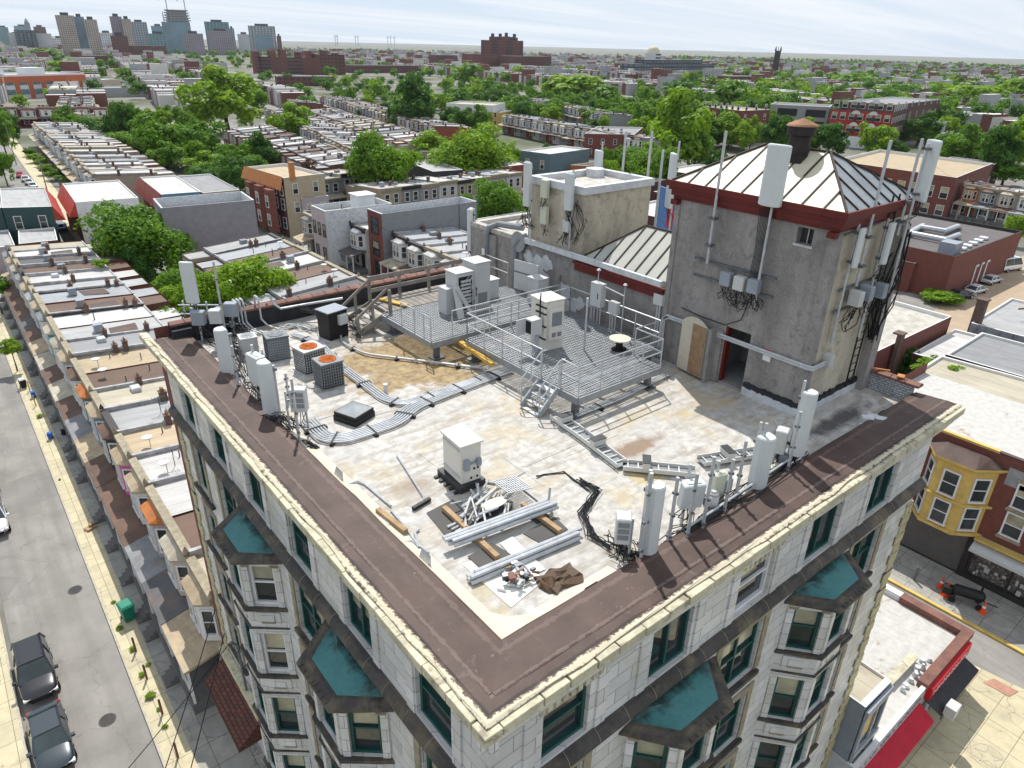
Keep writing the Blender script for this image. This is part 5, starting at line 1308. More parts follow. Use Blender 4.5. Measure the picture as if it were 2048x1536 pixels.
m = MB(); m.box((28.2,-1.9,2.2),(.7,.5,.7)); extra(t, m, 'window_air_conditioner', 'rru_light')
t = block('town_house', 'tan roofed house squeezed between hotel and corner shop, blue grey front', 'building', (20.1,-.3), (22.4,-.35), (22.8,12), 6.8, 'paint', 'roof_coat', .15, roofc='cream', wallc='slate blue', edges=['paint']*4)
wallcol(t, (.22,.25,.29))
m = MB(); m.bx(20.5,21.3,-.36,-.30,4.6,6.0); extra(t, m, 'painted_panel', 'yellow_paint')
m = MB(); m.bx(21.5,22.1,-.37,-.31,4.2,6.2); m.bx(20.5,22.1,-.37,-.31,1.2,3.6); extra(t, m, 'front_window', 'glass')
m = MB(); m.bx(20.1,22.4,-.5,-.36,6.3,6.75); m.bx(20.1,22.4,-.5,-.36,3.8,4.1); m.bx(21.33,21.47,-.45,-.37,.2,6.3); m.bx(20.15,20.4,-.45,-.36,.2,6.3); m.bx(22.2,22.38,-.45,-.36,.2,6.3); extra(t, m, 'front_trim', 'rru')
m = MB(); a = at(1776,1366,3.45); bq = at(1828,1312,3.45); m.bar(a, bq, .42, .16)
tag(m.build('fallen_beam', M['cream']), 'cream timber beam lying across the white corner shop roof', 'beam')
rr = random.Random(31)
for k in range(9):
    p = a.lerp(bq, k/8) + Vector((.45+rr.uniform(-.1,.2),-.45+rr.uniform(-.2,.1),0)); m = MB(); m.cyl((0,0,0), rr.uniform(.1,.2), rr.uniform(.12,.3), 9, r2=rr.uniform(.06,.16))
    o = m.build('rubble_piece', M['plaster_patch'], loc=(p.x,p.y,3.25)); tag(o, 'broken pale ornament lying beside the cream beam on the shop roof', 'rubble', 'broken ornaments on the shop roof')
m = MB(); m.tube([(24.6,3.2,3.35),(25.9,2.8,3.35),(26.6,2.4,3.3)], [.14,.14,.2], 8); tag(m.build('roof_pipe', M['galv_dark']), 'rusty vent pipe lying on the white corner shop roof', 'pipe')
b = MB()

star = [(29.0+(.62 if k%2==0 else .26)*math.cos(PI/2+k*PI/5), -3.9+(.62 if k%2==0 else .26)*math.sin(PI/2+k*PI/5)) for k in range(10)]
b = MB()
for p, q in zip(star, star[1:]+star[:1]): b.bar((p[0],p[1],.125),(q[0],q[1],.125),.05,.012)
ring = [(29.0+.75*math.cos(2*PI*k/24), -3.9+.75*math.sin(2*PI*k/24)) for k in range(24)]
for p, q in zip(ring, ring[1:]+ring[:1]): b.bar((p[0],p[1],.1245),(q[0],q[1],.1245),.05,.012)
structure(b.build('pavement_star', M['kerb']))

rr = random.Random(77); k = 0
for x, y in ((22,26),(22,40),(48,27),(48,44),(64,40),(64,58),(64,78),(86,46),(86,64),(86,84),(108,56),(108,76),(108,96),(132,58),(132,76),(132,94),(210,62),(210,82)):
    w, d, h = rr.uniform(9,10) if x < 30 else rr.uniform(12,17), rr.uniform(9,12) if x < 30 else rr.uniform(11,14), rr.uniform(4.5,7); rc = rr.choice(['white','pale grey','grey','brown','tan'])
    block('low_building', f'{rc} flat roofed brick building in the blocks behind the tower, {ORD[k]} from hotel', 'building', (x,y), (x+w,y+.6), (x+w-.4,y+d), h, rr.choice(['brick','brick_dark']), 'roof_coat', .35, wins=[(0,3,1,1.0,1.5,1.4,0),(3,3,1,1.0,1.5,1.4,0)], roofc=rc); k += 1
for x, y in ((42,36),(58,54),(80,58),(80,78),(102,70),(126,72),(150,90),(104,90),(200,74),(126,54)):
    tree((x,y,0), rr.uniform(5.5,9), rr.uniform(2.4,3.6), 'round green tree between the low brick buildings behind the tower', rr.choice(['leaf','leaf_deep','leaf_bright']), size='mid', group='trees between the low buildings behind the tower')
# ================================================================== things on the hotel roof
def part(t, mb, nm, mat, smooth=False, parent=None):
    o = mb.build(nm, mat if isinstance(mat, list) else M[mat], parent or t, smooth=smooth)
    o.location = -t.location if parent is None else (0,0,0); return o
def newt(name, label, cat, loc, group=None): return thing(name, label, cat, tuple(loc), 0, group)
def radome(mb, b, h, w, d, ang, tilt=0):
    """upright rounded antenna cover, flat back towards the mast; ang is the direction it faces"""
    A = Matrix.Rotation(ang, 3, 'Z') @ Matrix.Rotation(tilt, 3, 'Y'); b = Vector(b)
    pr = [(-.30*d,-.5*w),(-.30*d,.5*w),(.18*d,.5*w),(.48*d,.36*w),(.62*d,.15*w),(.62*d,-.15*w),(.48*d,-.36*w),(.18*d,-.5*w)]
    rings = [(0,.86),(.03,1),(h-.04,1),(h,.9)]; n = len(pr); vs = []
    for z, k in rings: vs += [b + A @ Vector((x*k, y*k, z)) for x, y in pr]
    fs = [tuple(range(n)), tuple(range(len(vs)-1, len(vs)-n-1, -1))]
    for i in range(3): fs += [(i*n+(k+1)%n, i*n+k, (i+1)*n+k, (i+1)*n+(k+1)%n) for k in range(n)]
    mb.add(vs, fs)
def cables(mb, p, q, n, sag, r=.012, jit=.12, seed=0):
    rr = random.Random(seed); p, q = Vector(p), Vector(q)
    for i in range(n):
        a = p + Vector([rr.uniform(-jit,jit) for _ in range(3)])*.5; b = q + Vector([rr.uniform(-jit,jit) for _ in range(3)])
        m = (a+b)/2 + Vector((rr.uniform(-jit,jit)*2, rr.uniform(-jit,jit)*2, -sag*rr.uniform(.3,1.2)))
        mb.tube([a, a.lerp(m,.5)+Vector((rr.uniform(-jit,jit),rr.uniform(-jit,jit),rr.uniform(-jit,jit))), m, m.lerp(b,.5)+Vector((rr.uniform(-jit,jit),rr.uniform(-jit,jit),rr.uniform(-jit,jit))), b], r, 5, cap=False)
def panel_antenna(plane, v, top, bot, wpx, face, label, mast=(0,0), mtop=.2, d=.85, mat='antenna', group=None, foot=None, tail=6, zfoot=RZ, w=None, tilt=0.):
    """antenna given by the rows where its top and bottom show, standing in the plane x = v or y = v"""
    f = atx if plane == 'x' else aty
    tp, bt = f(*top, v), f(*bot, v)
    depth = -(CR.transposed() @ (bt - CAM)).z
    w = w or 1.2*wpx*depth/FPX; h = max(.4, tp.z - bt.z)
    fv = Vector((math.cos(face), math.sin(face), 0)); mp = Vector((bt.x, bt.y, 0)) - fv*(w*d*.3+.12)
    zf = foot if foot is not None else zfoot
    t = newt('panel_antenna', label, 'antenna', (mp.x, mp.y, zf), group)
    m = MB()
    if d in (.75,.6) and w > .33 or mat == 'antenna_green':
        A = Matrix.Rotation(face, 3, 'Z') @ Matrix.Rotation(tilt, 3, 'Y'); m.box(bt + A @ Vector((0,0,h/2)), (w*.42, w, h), M=A, bev=.03); m.box(bt + A @ Vector((-w*.26,0,h/2)), (w*.1, w*.82, h*.94), M=A); m.box(bt + A @ Vector((0,0,h+.012)), (w*.14, w*.6, .03), M=A)
    else: radome(m, bt, h, w, w*d, face, tilt)
    part(t, m, 'radome', mat)
    m = MB(); m.tube([(mp.x,mp.y,zf),(mp.x,mp.y,bt.z+h+mtop)], .045, 8); part(t, m, 'mast', 'galv')
    for z in (bt.z+h*.12, bt.z+h*.86):
        m = MB(); m.box((mp.x,mp.y,z),(.16,.16,.09), face); m.bar(mp+Vector((0,0,z)), Vector((bt.x,bt.y,z)), .06); part(t, m, 'bracket', 'galv_dark')
    if tail:
        m = MB(); rr = random.Random(int(top[0]))
        side = Vector((-fv.y,fv.x,0))
        for k in range(tail):
            a = bt + side*(w*.7*((k+.5)/tail-.5)); e = mp + Vector((rr.uniform(-.15,.15), rr.uniform(-.15,.15), max(zf+.05, bt.z-rr.uniform(.35,.8))))
            m.tube([a, a+Vector((rr.uniform(-.03,.03),rr.uniform(-.03,.03),-.12)), a.lerp(e,.6)+Vector((rr.uniform(-.15,.15),rr.uniform(-.15,.15),-.12)), e], .014, 5, cap=False)
        part(t, m, 'cable', 'black')
    return t, mp, bt, h
def mast(base, ztop, label, r=.045, arms=0, group=None, mat='galv', seed=0):
    base = Vector(base); t = newt('mast', label, 'mast', base, group)
    m = MB(); m.tube([base, (base.x, base.y, ztop)], r, 8); part(t, m, 'pole', mat)
    m = MB(); rr = random.Random(seed+7)
    m.box(base+Vector((0,0,.03)), (.2,.2,.05)); 
    for k in range(arms): m.box((base.x, base.y, base.z+(ztop-base.z)*(k+.7)/(arms+.4)), (.15,.08,.06), rr.uniform(0,3))
    part(t, m, 'clamp', 'galv_dark'); return t
def radio(c, sz, ang, label, group=None, mat='rru', feet=True, cab=5, legs=None, louvers=False, seed=0):
    """remote radio unit: finned box with connectors below"""
    c = Vector(c); t = newt('radio_unit', label, 'radio unit', (c.x,c.y,c.z-sz[2]/2), group)
    A = Matrix.Rotation(ang, 3, 'Z')
    m = MB(); m.box(c, sz, ang, bev=.025); part(t, m, 'body', mat)
    m = MB()
    for k in range(7): m.box(c + A @ Vector((-sz[0]/2-.012, -sz[1]*.42+sz[1]*.14*k, 0)), (.03,.014,sz[2]*.86), ang)
    if louvers:
        for k in range(3): m.box(c + A @ Vector((sz[0]/2+.006, 0, sz[2]*(.28-.25*k))), (.02,sz[1]*.74,sz[2]*.18), ang)
    part(t, m, 'fins', 'louver' if louvers else 'galv_dark')
    if cab:
        m = MB(); rr = random.Random(seed+int(c.x*100))
        for k in range(cab):
            a = c + A @ Vector((rr.uniform(-.3,.3)*sz[0], sz[1]*((k+.5)/cab-.5)*.8, -sz[2]/2)); e = Vector((c.x+rr.uniform(-.3,.3), c.y+rr.uniform(-.3,.3), c.z-sz[2]/2-rr.uniform(.35,.7)))
            m.tube([a, a-Vector((0,0,.1)), a.lerp(e,.6)+Vector((rr.uniform(-.12,.12),rr.uniform(-.12,.12),-.1)), e], .013, 5, cap=False)
        part(t, m, 'cable', 'black')
    if legs:
        m = MB()
        for x, y, z in legs: m.tube([(x,y,z),(x,y,c.z+sz[2]*.4)], .035, 7); m.bar((x,y,c.z),(c.x,c.y,c.z),.05)
        part(t, m, 'support', 'galv')
    return t
def tangle(pts, n, label, r=.016, jit=.12, seed=0, mat='black', group=None, name='cable_bundle'):
    """cables run together along a path"""
    pts = [Vector(p) for p in pts]; t = newt(name, label, 'cables', pts[0], group); rr = random.Random(seed)
    m = MB()
    for i in range(n):
        o = Vector((rr.uniform(-jit,jit), rr.uniform(-jit,jit), rr.uniform(0,jit*.7))); pp = []
        for a, b in zip(pts, pts[1:]):
            for s in (0,.33,.66): pp.append(a.lerp(b,s) + o + Vector((rr.uniform(-jit,jit)*.7, rr.uniform(-jit,jit)*.7, rr.uniform(-.3,.5)*jit)))
        m.tube(pp, r*rr.uniform(.7,1.2), 5, cap=False)
    part(t, m, 'cable', mat); return t
rp = lambda x, y, z=RZ: at(x, y, z)
GL, GR = 'antennas along the left parapet', 'antennas along the front parapet'
# ---------- left parapet
panel_antenna('x', 1.75, (437,652), (461,764), 23, PI, 'slim white tube antenna leaning at middle of the left parapet', group=GL, mtop=-.3)
panel_antenna('x', 1.75, (531,724), (549,856), 25, PI, 'white tube antenna nearest the corner on the left parapet', group=GL, mtop=-.2)
panel_antenna('x', 1.95, (500,702), (517,765), 36, PI*1.05, 'broad white box antenna between the two tube antennas', group=GL, d=.75, mtop=.1)
panel_antenna('y', 22.1, (368,524), (386,606), 34, PI*1.25, 'tall flat panel antenna at the far left roof corner', group=GL, d=.35, mtop=-.2, w=.55)
for k, (bx_, by_, tx, ty, lab) in enumerate(((455,690,443,520,'tall thin mast behind the far left antennas'),(578,800,568,745,'short mast beside the corner-most left tube antenna'),(600,890,574,758,'long mast beside the louvered radio cabinet'),(480,790,470,690,'short mast between left tube antennas'),(520,800,506,690,'grey mast behind the broad box antenna'))):
    b = rp(bx_, by_); mast(b, zup(b, tx, ty), lab, arms=3, seed=k)
ra = rp(600, 872); radio(Vector((ra.x+.15, ra.y+.1, 21.85)), (.34,.5,.78), -2.2, 'louvered grey radio cabinet beside the left tube antenna', mat='rru_light', louvers=True, legs=[(ra.x+.3,ra.y,RZ),(ra.x-.2,ra.y+.25,RZ)], seed=1)
for k, (px, py, z, lab, mt) in enumerate(((397,635,21.9,'grey curved radio unit under the flat far left panel','rru'),(432,632,21.9,'pale radio unit in middle of the far left rack','rru_light'),(462,618,22.1,'grey radio unit at right of the far left rack','rru'))):
    b = at(px, py, z); radio((b.x,b.y,z), (.36,.5,.55), PI*1.3, lab, mat=mt, seed=k, cab=6)
t = newt('equipment_rack', 'steel pipe rack carrying radios at far left roof corner', 'rack', rp(430,690))
m = MB(); a, b = rp(378,668), rp(470,672)
for p in (a, b, a.lerp(b,.5)): m.tube([p, p+Vector((0,0,1.5))], .04, 7)
for z in (.5,.95,1.35): m.tube([a+Vector((-.2,0,z)), b+Vector((.2,0,z))], .035, 7)
part(t, m, 'frame', 'galv')
m = MB(); rr = random.Random(3)
for k in range(12):
    p = a.lerp(b, rr.random())+Vector((rr.uniform(-.2,.3), rr.uniform(-.5,.2), rr.uniform(.3,1.1))); m.box(p, (rr.uniform(.1,.3), rr.uniform(.1,.25), rr.uniform(.12,.4)), rr.uniform(0,3))
part(t, m, 'junction_box', 'rru')
m = MB(); cables(m, a+Vector((0,0,.9)), b+Vector((0,0,.4)), 26, .5, .014, .4, 5); cables(m, a+Vector((0,0,.4)), rp(480,700)+Vector((0,0,.1)), 16, .2, .014, .3, 6); part(t, m, 'cable', 'black')
for k, (p, q, s) in enumerate((((450,700),(490,780),'tangle of black cables below the slim left tube antenna'),((540,850),(600,880),'tangle of black cables at the foot of the corner-most left antenna'),((500,770),(540,850),'tangle of black cables between the left antennas'),((470,660),(505,720),'tangle of black cables behind the far left rack'))):
    a, b = rp(*p), rp(*q); tangle([a+Vector((0,0,.1)), a.lerp(b,.5)+Vector((.1,0,.4)), b+Vector((0,0,.1))], 16, s, jit=.26, seed=k)
tangle([rp(595,885), rp(615,890), rp(632,898), rp(610,900), rp(598,888)], 14, 'loose coil of black cables beside the left conduits', jit=.1, seed=8)
m = MB(); p = at(495,645,21.0)
t = newt('gooseneck_conduits', 'four grey gooseneck conduits hooked over the rear parapet wall', 'conduit', (p.x,22.4,20.9))
for k in range(4):
    x = at(492+k*9,650,21.2).x if k < 3 else at(512,640,21.2).x+.4
    m.tube([(x,23.0,20.9),(x,23.0,21.8),(x,22.9,21.95),(x,22.6,21.95),(x,22.5,21.8),(x,22.45,21.0),(x+.15,22.2,20.75),(x+.4,21.6,20.7)], .045, 7)
x += .5; m.tube([(x,22.9,21.9),(x,22.5,22.0),(x+.1,22.4,21.6),(x+.35,22.3,21.35),(x+1.5,22.35,21.3),(x+3.0,21.6,21.5)], .055, 7)
part(t, m, 'conduit', 'galv')
# ---------- front (right) parapet
panel_antenna('y', 1.75, (1312,968), (1293,1115), 29, -PI/2-.15, 'big white tube antenna nearest the corner on the front parapet', group=GR, mtop=.25)
panel_antenna('y', 1.75, (1532,872), (1506,1002), 29, -PI/2-.15, 'white tube antenna in middle of the front parapet', group=GR, mtop=.3)
panel_antenna('y', 1.75, (1615,786), (1592,908), 24, -PI/2-.1, 'white tube antenna furthest right on the front parapet', group=GR, mtop=.25)
panel_antenna('y', 1.95, (1398,955), (1378,1010), 40, -PI/2-.45, 'broad tilted box antenna on the front parapet', group=GR, d=.6, mtop=.35, tilt=.12)
panel_antenna('y', 2.1, (1440,948), (1432,1005), 24, -PI/2-.3, 'pale green flat antenna behind the small dome', group=GR, d=.3, mat='antenna_green', mtop=.3)
panel_antenna('y', 2.0, (1553,930), (1540,985), 24, -PI/2-.3, 'pale green box antenna half behind middle tube antenna', group=GR, d=.5, mat='antenna_green', mtop=.2)
for k, (bx_, by_, tx, ty, lab) in enumerate(((1268,1110,1330,870,''),(1280,1130,1297,945,'mast beside the corner-most front tube antenna'),(1372,1090,1388,945,'mast left of the broad tilted box antenna'),(1335,1095,1355,955,'bare mast between front antennas'),(1402,1072,1424,912,'bare mast right of the broad tilted box'),(1468,1010,1485,880,'clamped mast before the cable tray end'),(1505,985,1518,842,'tall mast behind middle tube antenna'),(1572,955,1590,820,'thin mast beside the furthest right tube antenna'),(1445,1040,1452,915,'rusty tipped mast behind the pale green antenna'))):
    if k == 0: continue
    b = at(bx_, by_, RZ+.1); b.z = RZ; mast(b, zup(b, tx, ty), lab, arms=3, seed=k, group='masts along the front parapet')
b = aty(1440,1000,1.95); b.z = RZ
t = newt('dome_antenna', 'small pale blue dome topped canister antenna on front parapet', 'antenna', aty(1424,1030,1.8))
c = aty(1423,1015,1.8); m = MB(); m.cyl((c.x,c.y,c.z), .15, .42, 14); m.cyl((c.x,c.y,c.z+.42), .15, .08, 14, r2=.11); m.cyl((c.x,c.y,c.z+.5), .11, .04, 14, r2=.03); part(t, m, 'canister', 'rru_light', True)
m = MB(); m.cyl((c.x,c.y,c.z-.06), .19, .06, 14); m.tube([(c.x,c.y,RZ),(c.x,c.y,c.z-.06)], .04, 7); part(t, m, 'mast', 'galv')
ra = aty(1246,1055,2.15); radio(ra, (.38,.36,.72), -2.35, 'grey louvered radio cabinet beside corner-most front antenna', mat='rru_light', louvers=True, legs=[(ra.x+.3,ra.y+.1,RZ),(ra.x+.15,ra.y-.15,RZ)], seed=2, cab=9)
ra = aty(1562,880,2.2); radio(ra, (.35,.4,.75), -1.2, 'tall pale radio box behind the furthest right tube antenna', mat='rru_light', legs=[(ra.x+.2,ra.y+.2,RZ)], seed=3)
for k, (px, py, lab) in enumerate(((1452,968,'small grey radio behind the pale green antenna'),(1570,945,'grey radio low beside furthest right antenna'),(1548,1000,'small radio box at the foot of middle tube antenna'),(1412,1050,'small radio at the foot of the broad box antenna'))):
    b = aty(px, py, 2.05); b.z = max(b.z, RZ+.35); radio(b, (.25,.3,.4), -1.6+.3*k, lab, mat='rru', seed=k+20, cab=6)
for k, (pts, n, lab) in enumerate(((((1230,1090),(1270,1125),(1310,1120)),22,'tangle of black cables under the corner-most front antenna'),(((1330,1105),(1380,1075),(1420,1050)),12,'black cables running along the parapet behind bare masts'),(((1430,1040),(1480,1015),(1510,1010)),24,'thick black cable tangle left of the middle tube antenna'),(((1515,1000),(1560,975),(1600,940)),26,'tangle of black cables between the two right-hand antennas'),(((1160,965),(1195,985),(1165,1030),(1185,1075),(1235,1110)),12,'black cable bundle snaking over the roof to the corner antenna'))):
    P0 = [rp(*p)+Vector((0,0,.12 if k < 4 else .03)) for p in pts]; tangle(P0, n, lab, jit=.24 if k < 4 else .09, seed=k+30)
tangle([rp(1180,985), rp(1130,945), rp(1090,950), rp(1063,957)], 3, 'thin loose cable trailing over the white roof', jit=.05, seed=40)
tangle([rp(1365,1078), rp(1385,1068), rp(1405,1062), rp(1380,1075)], 9, 'tangle of turquoise wires by the front parapet', jit=.16, seed=41, mat='plastic_green', r=.011)
t = newt('pipe_rail', 'horizontal steel rails joining the masts behind the front parapet', 'rail', rp(1430,1040))
m = MB(); a, b = rp(1370,1090), rp(1600,930)
for z in (.25,.55): m.tube([a+Vector((0,0,z)), b+Vector((0,0,z))], .035, 7)
part(t, m, 'rail', 'galv')
m = MB(); cables(m, a+Vector((0,0,.5)), b+Vector((0,0,.4)), 12, .1, .016, .14, 9); part(t, m, 'cable', 'black')
# ---------- condensers
def condenser(pn, pr, pl, h, label, fan, body, side='rru_light'):
    """air conditioner: near, right and left base corners in the photograph"""
    n, r_, l = rp(*pn), rp(*pr), rp(*pl)
    u = (r_-n); w = u.length; u.normalize(); v = Vector((-u.y,u.x,0)); dpt = w*.96
    c = n + u*w/2 + v*dpt/2; ang = math.atan2(u.y, u.x)
    t = newt('air_conditioner', label, 'air conditioner', (c.x,c.y,RZ), 'condensers on the roof')
    m = MB(); m.box(c+Vector((0,0,.05+h/2)), (w,dpt,h), ang, bev=.05); part(t, m, 'casing', body)
    m = MB(); m.box(c+Vector((0,0,h+.06)), (w*1.03,dpt*1.03,.06), ang); m.box(c+Vector((0,0,.02)), (w*1.12,dpt*1.1,.05), ang)
    for k in range(9): m.box(c + u*(-w*.44+w*.11*k) - v*(dpt/2+.005) + Vector((0,0,.08+h/2)), (.018,.02,h*.9), ang); m.box(c + v*(-dpt*.44+dpt*.11*k) - u*(w/2+.005) + Vector((0,0,.08+h/2)), (.02,.018,h*.9), ang)
    for k in range(8): m.box(c - v*(dpt/2+.008) + Vector((0,0,.12+h*.12*k)), (w*.95,.02,.014), ang); m.box(c - u*(w/2+.008) + Vector((0,0,.12+h*.12*k)), (.02,dpt*.95,.014), ang)
    part(t, m, 'grille', side)
    m = MB(); m.cyl(c+Vector((0,0,h+.092)), w*.38, .012, 20); part(t, m, 'fan', fan)
    m = MB()
    for rr_ in (.36,.27,.18,.09):
        k = 20; pts = [c+Vector((w*rr_*math.cos(2*PI*i/k), w*rr_*math.sin(2*PI*i/k), h+.125)) for i in range(k+1)]; m.tube(pts, .008, 4, cap=False)
    for i in range(10): m.tube([c+Vector((0,0,h+.13)), c+Vector((w*.38*math.cos(i*PI/5), w*.38*math.sin(i*PI/5), h+.12))], .008, 4)
    part(t, m, 'fan_guard', 'galv' if fan != 'rust' else 'rust'); return t
condenser((648,782),(691,770),(634,768), .92, 'black grilled condenser with orange rusted fan, nearer one', 'rust', 'dark_metal', 'louver')
condenser((614,752),(655,738),(602,738), .86, 'condenser with orange rusted fan and grey side, further one', 'rust', 'dark_metal', 'galv')
condenser((540,724),(583,716),(530,708), .88, 'dark grey square condenser with clean grey fan', 'louver', 'rru', 'galv_dark')
condenser((486,716),(520,710),(478,702), .7, 'white condenser half hidden behind the broad box antenna', 'galv', 'rru_light')
# ---------- white cabinet, hatch, loose material
t = newt('equipment_cabinet', 'free standing white metal cabinet on a dark pallet', 'cabinet', (4.75,7.4,RZ)); A = .08
cc = Vector((4.75,7.42,0)); cw, cd, ch = .66, 1.02, 1.2; R2 = Matrix.Rotation(-A,3,'Z')
m = MB(); m.box(cc+Vector((0,0,RZ+.24+ch/2)), (cw,cd,ch), -A, bev=.02); part(t, m, 'body', 'cab')
m = MB(); m.box(cc+Vector((0,0,RZ+.24+ch+.03)), (cw+.1,cd+.1,.06), -A); part(t, m, 'lid', 'cab')
m = MB(); m.box(cc+Vector((-.03,0,RZ+.12)), (cw+.2,cd+.2,.2), -A+.05)
for k in range(5): m.box(cc+Vector((-.1,-.5+.25*k,RZ+.03)), (1.0,.1,.06), -A)
part(t, m, 'pallet', 'dark_metal')
m = MB(); f = lambda x, z: cc + R2 @ Vector((x, -cd/2, 0)) + Vector((0,0,RZ+.24+z))
m.box(f(-.18,.62)+Vector((0,-.06,0)), (.15,.12,.32), -A); m.cyl(f(.22,.62)+Vector((0,-.06,-.1)), .08, .2, 10); m.bar(f(-.1,.62)+Vector((0,-.05,0)), f(.2,.62)+Vector((0,-.05,0)), .04); part(t, m, 'switch_box', 'rru')
m = MB()
for x, z in ((.1,.4),(.22,.4),(.0,.12),(.2,.12)): m.box(f(x,z)+Vector((0,-.004,0)), (.06,.02,.06), -A)
part(t, m, 'cable_port', 'black')
m = MB(); g_ = lambda z: cc + R2 @ Vector((-cw/2-.01, 0, 0)) + Vector((0,0,RZ+.24+z)); m.box(g_(1.05),(.03,cd*.9,.07),-A); m.box(g_(.2),(.03,cd*.9,.07),-A); part(t, m, 'rail', 'galv')
n_, l_, r_ = rp(705,857), rp(676,838), rp(742,834); c = (l_+r_)/2; ang = math.atan2((r_-n_).y,(r_-n_).x)
t = newt('roof_hatch', 'square black roof hatch with a grey pyramid lid', 'roof hatch', (c.x,c.y,RZ)); w = (r_-n_).length
m = MB(); m.box((c.x,c.y,RZ+.1),(w*1.05,w*1.05,.2),ang); m.box((c.x,c.y,RZ+.26),(w,w,.14),ang); part(t, m, 'kerb', 'black')
m = MB(); A2 = Matrix.Rotation(ang,3,'Z'); q = [Vector((c.x,c.y,RZ+.332))+A2@Vector((sx*w*.47,sy*w*.47,0)) for sx,sy in ((-1,-1),(1,-1),(1,1),(-1,1))]; m.add(q+[Vector((c.x,c.y,RZ+.47))],[(0,1,4),(1,2,4),(2,3,4),(3,0,4)]); part(t, m, 'lid', 'roof_grey')
def sheet_obj(name, pts, z, mat, label, cat, th=.012):
    P0 = [rp(*p) for p in pts]; m = MB(); m.prism([(p.x,p.y) for p in P0], RZ+z, RZ+z+th); return tag(m.build(name, M[mat]), label, cat)
sheet_obj('rubber_mat', ((853,1027),(905,1000),(962,1060),(905,1090)), .012, 'pad', 'grey square mat under the left end of the timber', 'mat')
sheet_obj('rubber_mat', ((935,1115),(985,1088),(1024,1112),(963,1142)), .03, 'pad', 'grey square mat under the near end of timber', 'mat')
sheet_obj('rubber_mat', ((1046,1068),(1110,1035),(1136,1060),(1080,1087)), .014, 'pad', 'grey square mat under the right hand timber', 'mat')
sheet_obj('rubber_mat', ((1050,1030),(1075,1010),(1100,1035),(1075,1050)), .016, 'pad', 'grey mat mostly hidden below the pipe pile', 'mat')
sheet_obj('white_board', ((925,1130),(1000,1095),(1090,1160),(1022,1216)), .006, 'whiteboard', 'big white sheet lying under the junk pile', 'board')
sheet_obj('white_board', ((1000,1088),(1025,1075),(1090,1140),(1060,1155)), .02, 'whiteboard', 'narrow white strip board beside the long pipes', 'board')
def timber(p, q, label, w=.14, h=.12, z=.05):
    a, b = rp(*p), rp(*q); m = MB(); m.bar((a.x,a.y,RZ+z+h/2),(b.x,b.y,RZ+z+h/2), w, h); return tag(m.build('timber', M['wood']), label, 'timber')
timber((888,1022),(995,1122), 'long wooden beam lying under the conduit bundle, left one'); timber((1045,1015),(1120,1070), 'shorter wooden beam lying on the right hand mat'); timber((756,1026),(812,1070), 'wooden beam lying beside the cream strip')
def pipes(p, q, n, r, label, z=.06, gap=2.1, mat='galv', name='conduit_bundle', stack=True):
    a, b = rp(*p), rp(*q); d = (b-a).normalized(); s = Vector((-d.y,d.x,0)); t = newt(name, label, 'pipes', (a.x,a.y,RZ)); rr = random.Random(int(p[0]))
    for k in range(n):
        row_, col = (k//3, k%3) if stack else (0, k)
        o = s*(col+.5*(row_%2))*r*gap + Vector((0,0,z+r+row_*r*1.75)); e = d*rr.uniform(-.15,.15)
        m = MB(); m.tube([a+o+e, b+o+e], r, 8); part(t, m, 'pipe', mat)
    return t
pipes((905,1108),(1112,1030), 6, .055, 'long bundle of new steel conduits across two beams', .19)
pipes((952,1168),(1166,1078), 5, .06, 'bundle of thick steel pipes lying on the roof', .02)
t = newt('scrap_pile', 'pile of short cut conduits and a steel grating', 'scrap', rp(990,1010)); rr = random.Random(17)
for k in range(34):
    a = rp(rr.uniform(925,1020), rr.uniform(990,1045)); L = rr.uniform(.4,1.2); an = rr.gauss(.55,.35); z = RZ+.08+rr.uniform(0,.28)
    m = MB(); e = Vector((math.cos(an)*L/2, math.sin(an)*L/2, rr.uniform(-.06,.06))); a.z = z; m.tube([a-e, a+e], rr.choice([.03,.04,.022]), 6); part(t, m, 'pipe', rr.choice(['galv','rru_light','galv','pvc']))
m = MB(); g0, g1, g2 = rp(985,985)+Vector((0,0,.38)), rp(1030,970)+Vector((0,0,.3)), rp(1063,995)+Vector((0,0,.32))
for k in range(11): m.bar(g0.lerp(g1,k/10), g0.lerp(g1,k/10)+(g2-g1), .02, .03)
for k in range(8): m.bar(g0+(g2-g1)*k/7, g1+(g2-g1)*k/7, .02, .03)
part(t, m, 'grating', 'galv')
m = MB(); c = rp(990,1030); m.box((c.x,c.y,RZ+.1),(1.0,.7,.18),.6); part(t, m, 'crate', 'dark_metal')
m = MB(); c = rp(988,1028); m.prism([(c.x+.36*math.cos(k*PI/6)*(1.2 if k%3 else .9), c.y+.2*math.sin(k*PI/6)) for k in range(12)], RZ+.34, RZ+.36); part(t, m, 'board', 'cant')
for k in range(5):
    a, b = rp(895+k*8,1058+k*5), rp(925+k*4,1045+k*6); m = MB(); m.tube([(a.x,a.y,RZ+.06),(b.x,b.y,RZ+.07)], .04, 7); tag(m.build('conduit_offcut', M['galv'] if k % 2 else M['rru_light']), 'short cut conduit end lying on the left grey mat', 'pipe', 'conduit offcuts on the grey mat')
def bentpipe(pts, r, label, mat='galv', z=.05):
    P0 = [at(p[0],p[1],RZ+z+(p[2] if len(p)>2 else 0)) for p in pts]; m = MB(); m.tube(P0, r, 7); return tag(m.build('bent_pipe', M[mat]), label, 'pipe')
bentpipe(((965,962),(1000,968),(1030,965),(1050,980),(1095,1015),(1105,1022)), .035, 'long bent conduit lying over the pipe pile')
bentpipe(((915,1005),(975,985),(1010,968),(1050,944,.3)), .03, 'conduit sticking up out of the pipe pile')
